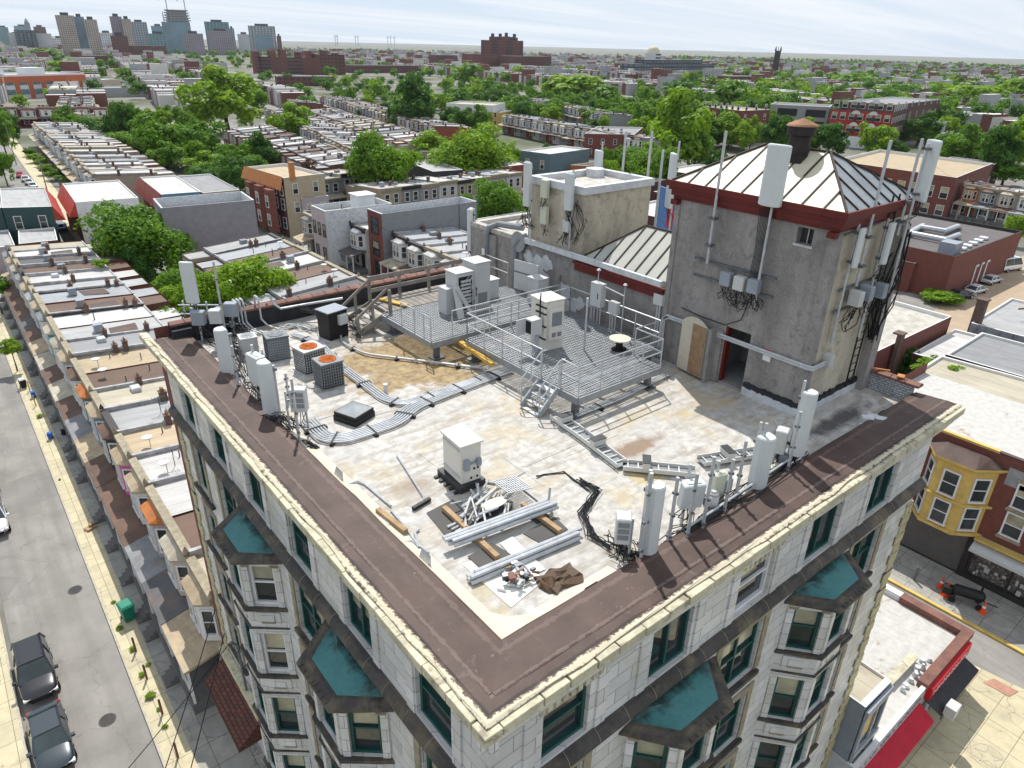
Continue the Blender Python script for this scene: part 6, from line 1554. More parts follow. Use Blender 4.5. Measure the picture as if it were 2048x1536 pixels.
bentpipe(((1085,1012),(1096,1006),(1099,990,.2),(1100,974,.45)), .035, 'bent conduit end standing up right of the pile')
bentpipe(((698,968),(715,962),(730,968),(782,1012)), .03, 'hooked conduit lying on the cream strip'); bentpipe(((782,1020),(808,1050),(835,1088),(858,1105)), .03, 'straight conduit leaning along the cream strip')
bentpipe(((745,1033),(765,1036),(778,1048),(772,1060)), .04, 'thick bent elbow pipe near the parapet edge'); bentpipe(((805,1085),(825,1082),(838,1095),(830,1065),(838,1058)), .035, 'tangle of bent elbow pipes at the cream strip'); 
t = newt('push_broom', 'wide push broom lying on the white roof', 'broom', rp(845,1005)); a, b = rp(826,1022), rp(860,1002)
m = MB(); m.bar(a+Vector((0,0,.07)), b+Vector((0,0,.07)), .1, .1); part(t, m, 'head', 'black'); m = MB(); q = a.lerp(b,.55); m.tube([q+Vector((0,0,.1)), rp(848,998)+Vector((0,0,.1)), rp(793,912)+Vector((0,0,.06))], .022, 7); part(t, m, 'handle', 'galv')
# tarpaulin: rumpled sheet
r8 = np.random.default_rng(5); c = rp(1118,1165); m = MB(); K = 13
oc = [rp(*p) for p in ((1065,1160),(1098,1138),(1135,1130),(1160,1145),(1160,1165),(1120,1188),(1105,1195),(1080,1180))]
grid = [[None]*K for _ in range(5)]
ring0 = [c + (p-c) for p in oc]
for j in range(5):
    f = 1-j/4.6
    for i in range(K-1):
        s_ = i/(K-1)*8; p = ring0[int(s_)%8].lerp(ring0[(int(s_)+1)%8], s_%1)
        q = c + (p-c)*f + Vector((r8.uniform(-.11,.11), r8.uniform(-.11,.11), 0)); q.z = RZ + .01 + (.03*r8.random() if j == 0 else .03+.15*r8.random()*(.5+.5*math.sin(i*1.3))); grid[j][i] = q
    grid[j][K-1] = grid[j][0]
for j in range(4):
    for i in range(K-1): m.quad(grid[j][i], grid[j][i+1], grid[j+1][i+1], grid[j+1][i])
m.poly([grid[4][i] for i in range(K-1)])
tag(m.build('tarpaulin', M['tarp']), 'crumpled brown tarpaulin lying beside the junk pile', 'tarpaulin')
t = newt('junk_pile', 'heap of metal fittings and scraps on the white sheet', 'junk', rp(1035,1165)); rr = random.Random(23)
for k in range(46):
    p = rp(1035+rr.gauss(0,14), 1165+rr.gauss(0,11)); p.z = RZ+.05+rr.uniform(0,.2); m = MB()
    if k % 2: m.tube([p, p+Vector((rr.uniform(-.3,.3),rr.uniform(-.3,.3),rr.uniform(-.05,.08)))], rr.uniform(.015,.04), 6)
    else: m.box(p, (rr.uniform(.06,.26),rr.uniform(.05,.18),rr.uniform(.03,.12)), rr.uniform(0,3))
    part(t, m, 'fitting', rr.choice(['galv','rru_light','galv_dark','clay','black','wood','rru','galv']))
# ---------- conduit runs over the roof
def conduit_run(pts, n, label, r=.035, gap=.10, z=.10, sleepers=True):
    P0 = [Vector((rp(*p).x, rp(*p).y, RZ+z)) for p in pts]
    fine = []
    for i, p in enumerate(P0):      # rounded bends
        if 0 < i < len(P0)-1:
            a, b = P0[i-1], P0[i+1]; ra_ = min(.45, (p-a).length*.4, (b-p).length*.4)
            s0, s1 = p+(a-p).normalized()*ra_, p+(b-p).normalized()*ra_
            for k in range(5):
                u = k/4; fine.append(s0*(1-u)**2 + p*2*u*(1-u) + s1*u*u)
        else: fine.append(p)
    t = newt('conduit_run', label, 'conduits', (P0[0].x,P0[0].y,RZ))
    for j in range(n):
        off = (j-(n-1)/2)*gap; pp = []
        for i, p in enumerate(fine):
            d = (fine[min(i+1,len(fine)-1)]-fine[max(i-1,0)]); d.z = 0; d.normalize(); pp.append(p + Vector((-d.y,d.x,0))*off)
        m = MB(); m.tube(pp, r, 7); part(t, m, 'conduit', 'galv')
    if sleepers:
        for a, b in zip(P0, P0[1:]):
            L = (b-a).length; k = max(1, int(L/1.7)); d = (b-a).normalized()
            for i in range(k):
                q = a.lerp(b, (i+.5)/k); m = MB(); m.box((q.x,q.y,RZ+.045), (.12, n*gap+.16, .09), math.atan2(d.y,d.x)); m.box((q.x,q.y,RZ+z+r+.01), (.05, n*gap+.06, .015), math.atan2(d.y,d.x)); part(t, m, 'block', 'black')
    return t
conduit_run(((615,845),(650,880),(690,882),(795,848),(825,818),(880,795),(1020,742)), 6, 'six bright conduits bending round past the roof hatch')
conduit_run(((690,742),(770,802),(810,812),(1000,748)), 4, 'four conduits running from condensers to the steel platform')
conduit_run(((585,672),(640,690),(688,740)), 3, 'three conduits running past the rear condensers')
conduit_run(((655,650),(678,660),(685,690),(730,712),(860,728),(975,742)), 1, 'single conduit on small blocks across the brown roof patch', r=.05)
conduit_run(((1150,835),(1240,800),(1335,752)), 3, 'three pale conduits along the steel platform edge', r=.04)
# ---------- cable tray ladder
def tray(pts, label, w=.42, h=.14):
    P0 = [rp(*p)+Vector((0,0,.16)) for p in pts]; t = newt('cable_tray', label, 'cable tray', P0[0]-Vector((0,0,.16)))
    for a, b in zip(P0, P0[1:]):
        d = (b-a).normalized(); s = Vector((-d.y,d.x,0))*w/2; L = (b-a).length
        m = MB(); m.bar(a+s, b+s, .03, h); m.bar(a-s, b-s, .03, h); part(t, m, 'side_rail', 'pvc')
        m = MB()
        for k in range(int(L/.3)): q = a + d*(.15+k*.3); m.bar(q+s, q-s, .035, .03)
        part(t, m, 'rungs', 'pvc')
        m = MB(); m.box((a+b)/2-Vector((0,0,.05)), (L,w*.8,.02), math.atan2(d.y,d.x)); part(t, m, 'tray_floor', 'louver')
        for f_ in (.32,):
            q = a.lerp(b,f_); m = MB(); m.box(q+Vector((0,0,.14)), (.22,w*1.15,.22), math.atan2(d.y,d.x)); part(t, m, 'cover', 'pvc'); m = MB(); m.box(q+Vector((0,0,.262)), (.26,w*1.2,.02), math.atan2(d.y,d.x)); part(t, m, 'cover_lid', 'dark_metal')
    return t
tray(((1110,838),(1172,882),(1245,938),(1390,952)), 'long ladder shaped cable tray crossing the white roof')
tray(((1400,930),(1560,905)), 'short cable tray joining the front antennas')
# ---------- rear: black box, cables
b = rp(668,672); t = newt('junction_cabinet', 'black cabinet with small white box on its side', 'cabinet', (b.x,b.y,RZ))
m = MB(); m.box((b.x,b.y,RZ+.62),(.95,.8,1.2),.2); part(t, m, 'body', 'black'); m = MB(); m.box((b.x,b.y,RZ+1.24),(1.05,.9,.04),.2); part(t, m, 'lid', 'rru')
m = MB(); q = Matrix.Rotation(.2,3,'Z') @ Vector((.18,-.48,0)); m.box((b.x+q.x,b.y+q.y,RZ+.85),(.42,.18,.42),.2); part(t, m, 'meter_box', 'cab_grey')
tangle([rp(600,640)+Vector((0,0,.5)), rp(640,655)+Vector((0,0,.5)), rp(655,668)+Vector((0,0,.6))], 14, 'cables feeding the black cabinet from the left', jit=.25, seed=51); tangle([rp(690,665)+Vector((0,0,.6)), rp(712,672)+Vector((0,0,.2)), rp(715,690)], 8, 'cables hanging from the right side of black cabinet', jit=.2, seed=52)
tangle([rp(560,660), rp(600,655), rp(645,668)], 8, 'flat grey cable strips lying by the rear wall', jit=.2, seed=53, mat='rru_light', r=.03)
tangle([rp(585,700), rp(600,708), rp(625,705)], 6, 'thin brown cables lying behind the grey condenser', jit=.15, seed=54, mat='clay', r=.012)
b = rp(600,768); tangle([b, rp(612,772), rp(632,778), rp(645,768)], 5, 'hoses lying beside the rusted condensers', jit=.08, seed=55, mat='pvc', r=.02)
for k, (x, y) in enumerate(((772,786),(925,692))):
    b = rp(x, y); m = MB(); m.cyl((b.x,b.y,RZ),.07,.3,10); m.cyl((b.x,b.y,RZ+.3),.09,.06,10); tag(m.build('vent_pipe', M['pvc']), ['small white vent pipe beside the conduit run','small white vent pipe near the yellow beam'][k], 'vent')
b = rp(1740,855); m = MB()
for k in range(14): q = Vector((b.x+random.uniform(-.35,.35), b.y+random.uniform(-.25,.25), RZ+random.uniform(.1,.3))); m.box(q,(.35,.3,.2),random.uniform(0,3))
tag(m.build('rubbish_bag', M['plaster_patch']), 'pale rubbish bag heap in the shadow beside the tower', 'rubbish')
# ================================================================== steel platforms
def grating(mb, x0, x1, y0, y1, z, s=.11, w=.034):
    k = int((x1-x0)/s)
    for i in range(k+1): x = x0+(x1-x0)*i/k; mb.bx(x-w/2, x+w/2, y0, y1, z-.03, z)
    k = int((y1-y0)/(s*1.6))
    for i in range(k+1): y = y0+(y1-y0)*i/k; mb.bx(x0, x1, y-w/2, y+w/2, z-.031, z-.003)
def railing(t, pts, z, h=1.05, posts=1.15, name='handrail'):
    m = MB(); pts = [Vector((p[0],p[1],z)) for p in pts]
    for q in (h, h*.52): m.tube([p+Vector((0,0,q)) for p in pts], .028, 7)
    part(t, m, name, 'galv')
    for a, b in zip(pts, pts[1:]):
        L = (b-a).length; k = max(1, round(L/posts))
        for i in range(k+1 if (b-pts[-1]).length < .01 else k):
            q = a.lerp(b, i/k); m = MB(); m.tube([q-Vector((0,0,.25)), q+Vector((0,0,h))], .026, 7); part(t, m, 'rail_post', 'galv')
def frame(t, x0, x1, y0, y1, z, legs, bz=.26):
    m = MB(); 
    for a, b in (((x0,y0),(x1,y0)),((x1,y0),(x1,y1)),((x1,y1),(x0,y1)),((x0,y1),(x0,y0))): m.bar((a[0],a[1],z-.045-bz/2),(b[0],b[1],z-.045-bz/2), .08, bz)
    k = 4
    for i in range(1,k): x = x0+(x1-x0)*i/k; m.bar((x,y0+.05,z-.045-bz/2),(x,y1-.05,z-.045-bz/2), .07, bz*.8)
    part(t, m, 'frame', 'galv_mid')
    for x, y in legs:
        m = MB(); m.bx(x-.1,x+.1,y-.1,y+.1,RZ,z-bz-.05); m.bx(x-.25,x+.25,y-.25,y+.25,RZ,RZ+.06); part(t, m, 'leg', 'galv_dark')
DZ = 21.5
d2 = newt('steel_platform', 'galvanised grating platform with handrails in front of the tower', 'platform', (12.5,11,RZ))
m = MB(); grating(m, 9.95, 14.1, 8.05, 14.35, DZ); part(d2, m, 'grating', 'galv_mid')
m = MB(); grating(m, 14.15, 15.5, 9.35, 14.35, DZ); part(d2, m, 'grating', 'galv_mid')
frame(d2, 9.9, 14.12, 8.0, 14.4, DZ, ((10.1,8.3),(13.8,8.3),(10.1,14.1),(13.8,14.1)))
frame(d2, 14.2, 15.55, 9.3, 14.4, DZ, ((15.3,9.6),(15.3,14.1)))
railing(d2, ((9.93,9.9),(9.93,14.37)), DZ); railing(d2, ((9.93,8.9),(9.93,8.03),(14.1,8.03),(14.1,9.33),(15.5,9.33),(15.5,14.37)), DZ); railing(d2, ((9.93,14.37),(15.5,14.37)), DZ)
def stair(t, p, d, w, z0, z1, n, mat_tread='galv'):
    """flight from the platform edge at p, stepping out along d"""
    p = Vector((*p,0)); d = Vector((*d,0)).normalized(); s = Vector((-d.y,d.x,0)); run = (z1-z0)*.95
    for k in (-1,1):
        m = MB(); m.bar(p+s*k*w/2+Vector((0,0,z1-.05)), p+s*k*w/2+d*run+Vector((0,0,z0+.05)), .05, .22); part(t, m, 'stringer', 'galv')
        m = MB(); a = p+s*k*w/2+Vector((0,0,z1)); b = p+s*k*w/2+d*run+Vector((0,0,z0+.1))
        up = Vector((0,0,1.0)); m.tube([a+up-d*.25, a+up, b+up+Vector((0,0,.0)), b+up+d*.12-Vector((0,0,.25)), b+d*.12+Vector((0,0,.45))], .026, 7); m.tube([a+up*.5, b+up*.5], .024, 7); m.tube([a,a+up],.026,7); m.tube([b,b+up],.026,7); m.tube([a.lerp(b,.5),a.lerp(b,.5)+up],.024,7); part(t, m, 'handrail', 'galv')
    for i in range(n):
        q = p + d*run*(i+.6)/n + Vector((0,0,z1-(z1-z0)*(i+.8)/n)); m = MB(); m.box(q, (.26,w*.94,.035), math.atan2(d.y,d.x)); part(t, m, 'tread', mat_tread)
stair(d2, (9.86,9.4), (-1,0), .95, RZ, DZ, 4)
d1 = newt('steel_platform', 'rear grating platform with timber landing, carrying the open cabinet', 'platform', (12,17,RZ))
m = MB(); grating(m, 8.65, 15.3, 14.95, 18.7, DZ); part(d1, m, 'grating', 'galv_mid')
frame(d1, 8.6, 15.35, 14.9, 18.75, DZ, ((9,15.2),(12,15.2),(15,15.2),(9,18.5),(12,18.5),(15,18.5)))
m = MB()
for k in range(13): m.bx(9.1+k*.31, 9.1+k*.31+.28, 18.8, 20.7, DZ-.05, DZ)
part(d1, m, 'plank_deck', 'wood_grey')
m = MB(); m.bar((9.0,20.6,DZ-.15),(13.2,20.6,DZ-.15),.1,.2); m.bar((9.0,18.9,DZ-.15),(9.0,20.7,DZ-.15),.1,.2); part(d1, m, 'joist', 'wood_grey')
m = MB()
for x in (9.05,10.6,12.2,13.6): m.bx(x-.06,x+.06,20.62,20.74,RZ,DZ+1.1)
for z in (.45,1.02): m.bar((9.0,20.6,DZ+z),(15.6,20.6,DZ+z),.05,.18)
m.bx(9.0,9.12,18.82,18.94,RZ,DZ+.95)
part(d1, m, 'timber_railing', 'wood_grey')
for k in range(4):
    m = MB(); z = DZ-.22*(k+1); m.bx(8.7-.32*k-.3, 8.7-.32*k, 19.0, 20.5, z-.04, z); part(d1, m, 'wooden_step', 'wood_grey')
for y in (18.96,20.54):
    m = MB(); m.bar((9.0,y,DZ-.1),(7.35,y,RZ+.1),.05,.26); part(d1, m, 'stringer', 'wood_grey')
    m = MB(); m.bar((9.0,y,DZ+1.0),(7.5,y,RZ+.85),.06,.12); m.bx(7.45,7.57,y-.06,y+.06,RZ,RZ+.9); m.bx(8.2,8.3,y-.05,y+.05,RZ,RZ+1.3); part(d1, m, 'stair_rail', 'wood_grey')
railing(d1, ((9.6,14.93),(15.3,14.93)), DZ); railing(d1, ((8.63,16.2),(8.63,17.2)), DZ, .95, 1.0); railing(d1, ((8.63,15.0),(8.63,15.5)), DZ, .95, 1.0)
railing(d1, ((13.6,20.7),(15.6,20.7),(15.6,18.9)), DZ, 1.05, 1.4)
m = MB(); m.bar((9.9,14.9,21.2),(9.6,12.3,21.2),.2,.12); m.bar((11.3,14.9,21.2),(11.3,13.4,21.2),.2,.1); tag(m.build('steel_beam', M['yellow_steel']), 'yellow painted steel beam bridging the two platforms', 'beam')
m = MB(); m.bar((9.4,20.4,DZ+.08),(9.9,18.9,DZ+.08),.28,.06); tag(m.build('board', M['yellow_steel']), 'yellow board lying at top of the wooden steps', 'board')
def cabinet(c, sz, ang, label, mat='cab', vents=True, base=DZ, name='equipment_cabinet', cat='cabinet'):
    c = Vector((c[0],c[1],base)); t = newt(name, label, cat, c); A = Matrix.Rotation(ang,3,'Z')
    m = MB(); m.box(c+Vector((0,0,sz[2]/2)), sz, ang, bev=.02); part(t, m, 'body', mat)
    m = MB(); m.box(c+Vector((0,0,sz[2]+.02)), (sz[0]+.06,sz[1]+.06,.04), ang); part(t, m, 'lid', mat)
    if vents:
        m = MB(); m.box(c + A @ Vector((0,-sz[1]/2-.08,sz[2]*.55)), (sz[0]*.7,.16,sz[2]*.62), ang); part(t, m, 'cooling_unit', mat)
        m = MB(); m.box(c + A @ Vector((0,-sz[1]/2-.165,sz[2]*.66)), (sz[0]*.5,.012,sz[2]*.28), ang); m.box(c + A @ Vector((-.13*sz[0],-sz[1]/2-.165,sz[2]*.34)), (sz[0]*.2,.012,sz[0]*.2), ang); m.box(c + A @ Vector((.15*sz[0],-sz[1]/2-.165,sz[2]*.34)), (sz[0]*.2,.012,sz[0]*.2), ang); part(t, m, 'vent', 'louver')
    return t
# open cabinet, its neighbour, small box
c1 = at(915,622,DZ); 
t = cabinet((11.6,17.3), (.85,.85,1.75), 0, 'open cabinet with wiring showing on the rear platform', 'cab_grey', False)
m = MB(); m.bx(11.28,11.98,16.862,16.872,DZ+.1,DZ+1.6); part(t, m, 'open_bay', 'black'); rr = random.Random(4)
m = MB()
for k in range(8): m.bx(11.38,11.88,16.80,16.86,DZ+.25+k*.16,DZ+.33+k*.16)
part(t, m, 'circuit_rack', 'rru_light'); m = MB(); cables(m, (11.9,16.8,DZ+1.5), (11.35,16.8,DZ+.2), 14, .1, .01, .22, 3); part(t, m, 'wiring', 'cab_grey')
m = MB(); m.bx(10.72,11.14,17.0,17.6,DZ,DZ+1.15); part(t, m, 'battery_box', 'cab_grey')
t = cabinet((12.75,17.6), (.85,.95,1.95), 0, 'plain tall white cabinet right of the open cabinet', 'cab_grey', False)
m = MB(); m.bx(12.5,13.0,17.115,17.122,DZ+.12,DZ+.6); part(t, m, 'vent', 'louver'); m = MB(); m.bx(12.37,12.42,17.09,17.122,DZ+.5,DZ+.9); part(t, m, 'handle', 'black')
cabinet((13.75,17.9), (.6,.6,.85), 0, 'low white box beside the plain tall cabinet', 'cab_grey', False, name='equipment_box')
m = MB(); a = Vector((11.0,16.3,DZ)); m.bar(a, (11.05,16.75,DZ+1.3), .3, .05); m.bar((11.55,16.15,DZ),(11.1,16.7,DZ+1.25),.28,.05); tag(m.build('loose_panel', M['cab_grey']), 'pale metal panels leaning on the open cabinet', 'panel')
# large cabinet on the front platform with side boxes
t = cabinet((12.0,12.0), (.9,.95,1.95), -.12, 'large cream cabinet with cooling unit on the front platform', 'cab', True)
m = MB()
for z in (.5,1.0,1.5,1.75): m.bar((11.5,11.5+.0,DZ+z),(11.5,12.1,DZ+z),.05)
m.tube([(11.4,11.75,DZ+1.2),(11.4,11.75,DZ+2.2)], .03, 6); part(t, m, 'bracket', 'black')
m = MB(); m.cyl((11.4,11.75,DZ+2.2), .05, .14, 8, r2=.03); part(t, m, 'gps_antenna', 'white_paint')
t = newt('switch_cabinet', 'small open door switch box on conduits beside cream cabinet', 'cabinet', (11.1,11.75,DZ))
m = MB(); m.bx(10.85,11.35,11.55,11.95,DZ+.78,DZ+1.38); part(t, m, 'body', 'cab_grey'); m = MB(); m.bx(10.845,10.849,11.6,11.9,DZ+.84,DZ+1.32); part(t, m, 'inside', 'black'); m = MB(); m.bx(10.42,10.85,11.93,11.96,DZ+.78,DZ+1.38); part(t, m, 'door', 'cab_grey')
m = MB()
for k in range(5): m.tube([(10.95+k*.09,11.6+.02*k,DZ),(10.95+k*.09,11.6+.02*k,DZ+.8)], .022, 6)
part(t, m, 'conduit', 'galv')
t = newt('wall_cabinet', 'tall white wall cabinet on posts at the platform rear rail', 'cabinet', (15.35,12.6,DZ)); m = MB(); m.bx(15.2,15.5,12.3,12.9,DZ+.75,DZ+1.75); part(t, m, 'body', 'cab_grey'); m = MB(); m.bx(15.19,15.199,12.45,12.49,DZ+1.1,DZ+1.35); part(t, m, 'handle', 'black'); m = MB()
for y in (12.35,12.5,12.7,12.85): m.tube([(15.3,y,DZ),(15.3,y,DZ+.76)], .03, 6)
m.tube([(15.4,11.2,DZ),(15.4,11.2,DZ+1.55),(15.4,12.3,DZ+1.65)], .03, 6); m.tube([(15.4,11.2,DZ+1.55),(15.4,11.2,DZ+2.0)], .02, 6); m.tube([(15.4,12.7,DZ+1.75),(15.4,12.7,DZ+2.25)], .02, 6); part(t, m, 'post', 'galv')
m = MB(); m.cyl((15.4,11.2,DZ+2.0), .09, .06, 10, r2=.05); m.cyl((15.4,12.7,DZ+2.25), .09, .06, 10, r2=.05); part(t, m, 'gps_antenna', 'white_paint')
t = newt('wall_cabinet', 'smaller white meter box right of the tall wall cabinet', 'cabinet', (15.35,11.6,DZ)); m = MB(); m.bx(15.22,15.45,11.4,11.85,DZ+.7,DZ+1.2); part(t, m, 'body', 'cab_grey'); m = MB()
for y in (11.48,11.62,11.76): m.tube([(15.3,y,DZ),(15.3,y,DZ+.72)], .028, 6)
part(t, m, 'post', 'galv')
cabinet((14.9,15.9), (.6,.7,1.2), 0, 'white cabinet standing by wall between the platforms', 'cab_grey', False)
t = newt('cable_reel', 'empty cable reel with a tan top standing on the platform', 'reel', (14.0,10.0,DZ)); m = MB(); m.cyl((14.0,10.0,DZ),.3,.05,16); m.cyl((14,10,DZ+.05),.14,.38,12); part(t, m, 'drum', 'black'); m = MB(); m.cyl((14.0,10.0,DZ+.43),.42,.04,16); part(t, m, 'top', 'cant')
mb_ = at(1168,700,DZ); t = newt('whip_mast', 'slender pipe mast standing inside the platform rail', 'mast', (mb_.x,mb_.y,DZ)); m = MB(); m.tube([(mb_.x,mb_.y,DZ),(mb_.x,mb_.y,DZ+1.9)], .04, 7); m.cyl((mb_.x,mb_.y,DZ+1.9),.05,.2,8); part(t, m, 'pole', 'galv')
t = newt('wall_panel', 'pale grey steel door panel leaning by the rear wall', 'panel', (15.2,17.5,DZ)); m = MB(); m.box((15.5,17.4,DZ+.75),(.06,1.5,1.4),.15); part(t, m, 'sheet', 'cab_grey'); m = MB(); m.box((15.46,17.4,DZ+.9),(.02,1.5,.05),.15); part(t, m, 'bar', 'galv_dark')
# ================================================================== equipment on the tower and rear block
GT = 'antennas on the tower and lift house'
panel_antenna('x', 15.85, (1545,287), (1538,412), 40, PI, 'wide white panel antenna high on the tower front', group=GT, d=.35, mtop=-.3, foot=24.0, tail=0)
t = newt('feeder_cables', 'dozen black feeder cables hanging down the tower front', 'cables', atx(1510,560,16.1)); m = MB()
for k in range(9):
    a, b, c = atx(1520+k*3.6,415,16.05), atx(1510+k*2.2,500,16.1), atx(1497+k*2.6,560,16.1); m.tube([a, a.lerp(b,.5), b, b.lerp(c,.6), c], .011, 5)
part(t, m, 'cable', 'black')
for k, (px, py, lab, mt) in enumerate(((1453,557,'grey radio box at left on the tower front','rru'),(1480,566,'pale radio box in middle on the tower front','rru_light'),(1508,572,'grey radio box at right on the tower front','rru'))):
    b = atx(px, py, 16.0); radio(b, (.28,.42,.48), PI, lab, mat=mt, seed=60+k, cab=7, group='radio boxes on the tower front')
t = newt('wall_rail', 'two dark strut rails bolted across the tower front', 'rail', atx(1450,560,16.22)); m = MB()
m.bar(atx(1390,515,16.24), atx(1552,558,16.24), .07); m.bar(atx(1387,548,16.24), atx(1545,595,16.24), .07); part(t, m, 'strut', 'galv_dark')
t = newt('hanging_cables', 'loops of black cable under the tower radio boxes', 'cables', atx(1490,600,16.1)); m = MB(); rr = random.Random(9)
for k in range(12): cables(m, atx(1450+k*5,585,16.0), atx(1480+k*4,600,16.05), 1, .55, .013, .12, k)
m.tube([atx(1495,610,16.2), atx(1482,640,16.24), atx(1450,650,16.24), atx(1400,632,16.24), atx(1362,615,16.24)], .018, 5); part(t, m, 'cable', 'black')
t = newt('wall_conduits', 'two grey conduits running across the tower front above the doorway', 'conduit', atx(1500,670,16.2)); m = MB()
for k in range(2):
    z = 22.55-.09*k; m.tube([(16.2,9.8-.1*k,RZ+.1),(16.2,9.8-.1*k,z-.15),(16.2,9.6-.1*k,z),(16.2,3.6,z-.02),(16.25,3.42,z-.02),(17.2,3.42,z-.02)], .05, 7)
for k in range(2): m.tube([(16.2,10.0+.12*k,RZ+.1),(16.2,10.0+.12*k,22.9)], .045, 7)
part(t, m, 'conduit', 'galv'); m = MB(); m.bx(16.1,16.29,9.85,10.3,22.85,23.3); part(t, m, 'junction_box', 'rru_light'); m = MB(); m.bx(17.1,17.4,3.3,3.59,22.3,22.75); part(t, m, 'end_box', 'rru_light')
def wmast(plane, v, top, bot, label, r=.05, group='masts on the tower'):
    f = atx if plane == 'x' else aty; a, b = f(*bot, v), f(*top, v); b = Vector((a.x+(b.x-a.x)*.15, a.y+(b.y-a.y)*.15, b.z))
    t = newt('mast', label, 'mast', a, group); m = MB(); m.tube([a, b], r, 8); part(t, m, 'pole', 'galv'); m = MB()
    for q in (.25,.6):
        p = a.lerp(b,q*.6); m.box(p, (.26,.26,.08)); 
    part(t, m, 'clamp', 'galv_dark'); return t
wmast('x', 16.0, (1450,262), (1414,527), 'long bare mast at left on the tower front'); wmast('y', 3.35, (1772,282), (1712,572), 'long bare mast on the tower side wall')
wmast('y', 3.3, (1840,278), (1795,470), 'mast at the far corner of the tower side')
panel_antenna('y', 3.0, (1852,283), (1838,402), 32, -.6, 'tall white panel antenna beyond the tower far corner', group=GT, d=.35, mtop=-.1, foot=24.5)
panel_antenna('y', 3.3, (1720,458), (1708,535), 16, -PI/2, 'narrow pale panel antenna on the tower side wall', group=GT, d=.4, mtop=.1, foot=23.2, tail=0)
panel_antenna('y', 3.2, (1780,447), (1765,528), 14, -PI/2, 'slim white tube antenna by the tower ladder', group=GT, d=.6, mtop=.1, foot=23.0, tail=3)
for k, (px, py, lab, mt) in enumerate(((1712,596,'pale radio box on the tower side wall','rru_light'),(1733,585,'grey radio box in middle of tower side wall','rru'),(1760,580,'grey radio box by the tower ladder','rru'))):
    b = aty(px, py, 3.25); radio(b, (.42,.3,.5), -PI/2, lab, mat=mt, seed=70+k, cab=6, group='radio boxes on the tower side')
t = newt('wall_ladder', 'long black iron ladder fixed to the tower side wall', 'ladder', (19.3,3.4,RZ+.4)); m = MB()
for x in (19.05,19.5): m.tube([(x,3.42,21.0),(x,3.42,27.9)], .03, 6)
for k in range(22): m.tube([(19.05,3.42,21.3+k*.3),(19.5,3.42,21.3+k*.3)], .02, 5)
part(t, m, 'rails', 'black')
t = newt('hanging_cables', 'thick run of black cables down the tower far corner', 'cables', (20.2,3.3,24)); m = MB(); cables(m, (20.3,3.2,26.6), (19.9,3.3,22.8), 16, .1, .022, .2, 11); cables(m, aty(1720,610,3.3), aty(1690,660,3.4), 4, .3, .016, .1, 12); part(t, m, 'cable', 'black')
t = newt('wall_rail', 'strut rails bolted across the tower side wall', 'rail', aty(1720,580,3.5)); m = MB(); m.bar(aty(1678,582,3.5), aty(1770,548,3.5), .07); m.bar(aty(1667,625,3.5), aty(1765,590,3.5), .07); m.bar(aty(1690,470,3.5), aty(1760,445,3.5), .06); part(t, m, 'strut', 'galv_dark')
panel_antenna('x', 16.1, (1057,324), (1053,412), 15, PI, 'slim white antenna left on the lift house front', group=GT, d=.6, mtop=-.1, foot=23.7)
panel_antenna('x', 16.2, (1141,346), (1136,420), 17, PI, 'slim white antenna right on the lift house front', group=GT, d=.6, mtop=.1, foot=23.7)
for k, (px, py, lab) in enumerate(((1090,377,'cream radio unit high on the lift house front'),(1089,430,'cream radio unit low on the lift house front'))):
    b = atx(px, py, 16.3); radio(b, (.22,.42,.78), PI, lab, mat='antenna_green', seed=80+k, cab=5, group='radio units on the lift house')
b = atx(1133,452,16.35); radio(b, (.2,.4,.5), PI, 'pale junction radio below the right lift house antenna', mat='rru_light', seed=83, cab=9)
t = newt('hanging_cables', 'loops of black cable on the lift house corner', 'cables', atx(1150,450,16.4)); m = MB()
for k in range(9): cables(m, atx(1145+k*1.5,405,16.4), atx(1140+k*2,485,16.4), 1, .2, .014, .22, 90+k)
cables(m, atx(1045,430,16.3), atx(1060,450,16.3), 12, .3, .014, .2, 99); part(t, m, 'cable', 'black')
t = newt('cable_duct', 'long pale steel cable duct along the rear block wall top', 'duct', (16.2,14,23.5)); m = MB(); m.bar((16.15,18.4,23.72),(16.15,10.0,23.72),.16,.22); part(t, m, 'duct', 'plaster_patch'); m = MB()
for k in range(6): m.bx(16.05,16.26,10.8+k*1.4,10.84+k*1.4,23.6,23.84)
part(t, m, 'joint', 'rru_light')
t = newt('wall_duct', 'big rounded grey duct bending over the rear block wall', 'duct', (16.1,21.2,RZ)); m = MB(); m.tube([(16.1,21.3,21.0),(16.1,21.3,23.4),(16.2,21.2,23.75),(16.6,21.0,23.9),(17.0,19.5,23.95)], .16, 10); m.tube([(16.1,19.0,21.3),(16.1,19.0,23.3),(16.1,18.7,23.7),(16.3,18.4,23.9)], .13, 10); part(t, m, 'duct', 'louver'); m = MB(); m.cyl((16.02,18.8,23.4),.0,.0,3) if 0 else m.tube([(16.05,18.75,23.55),(16.1,18.75,23.55)], .5, 16); part(t, m, 'round_plate', 'skin_grey')
m = MB(); m.bx(15.88,15.885,21.15,21.4,22.3,22.7); part(t, m, 'label_plate', 'white_paint')
panel_antenna('x', 20.7, (1346,306), (1336,415), 24, 2.6, 'white panel antenna seen from behind, between lift house and tower', group=GT, d=.3, mtop=.5, foot=23.6, tail=3)
panel_antenna('x', 21.2, (1195,300), (1195,345), 22, 2.9, 'short panel antenna behind the lift house roof', group=GT, d=.3, mtop=.4, foot=24, tail=0)
panel_antenna('y', 23.1, (945,416), (941,500), 16, 2.2, 'slim antenna outside the rear left corner of the rear block', group=GT, d=.6, mtop=.0, foot=20.4)
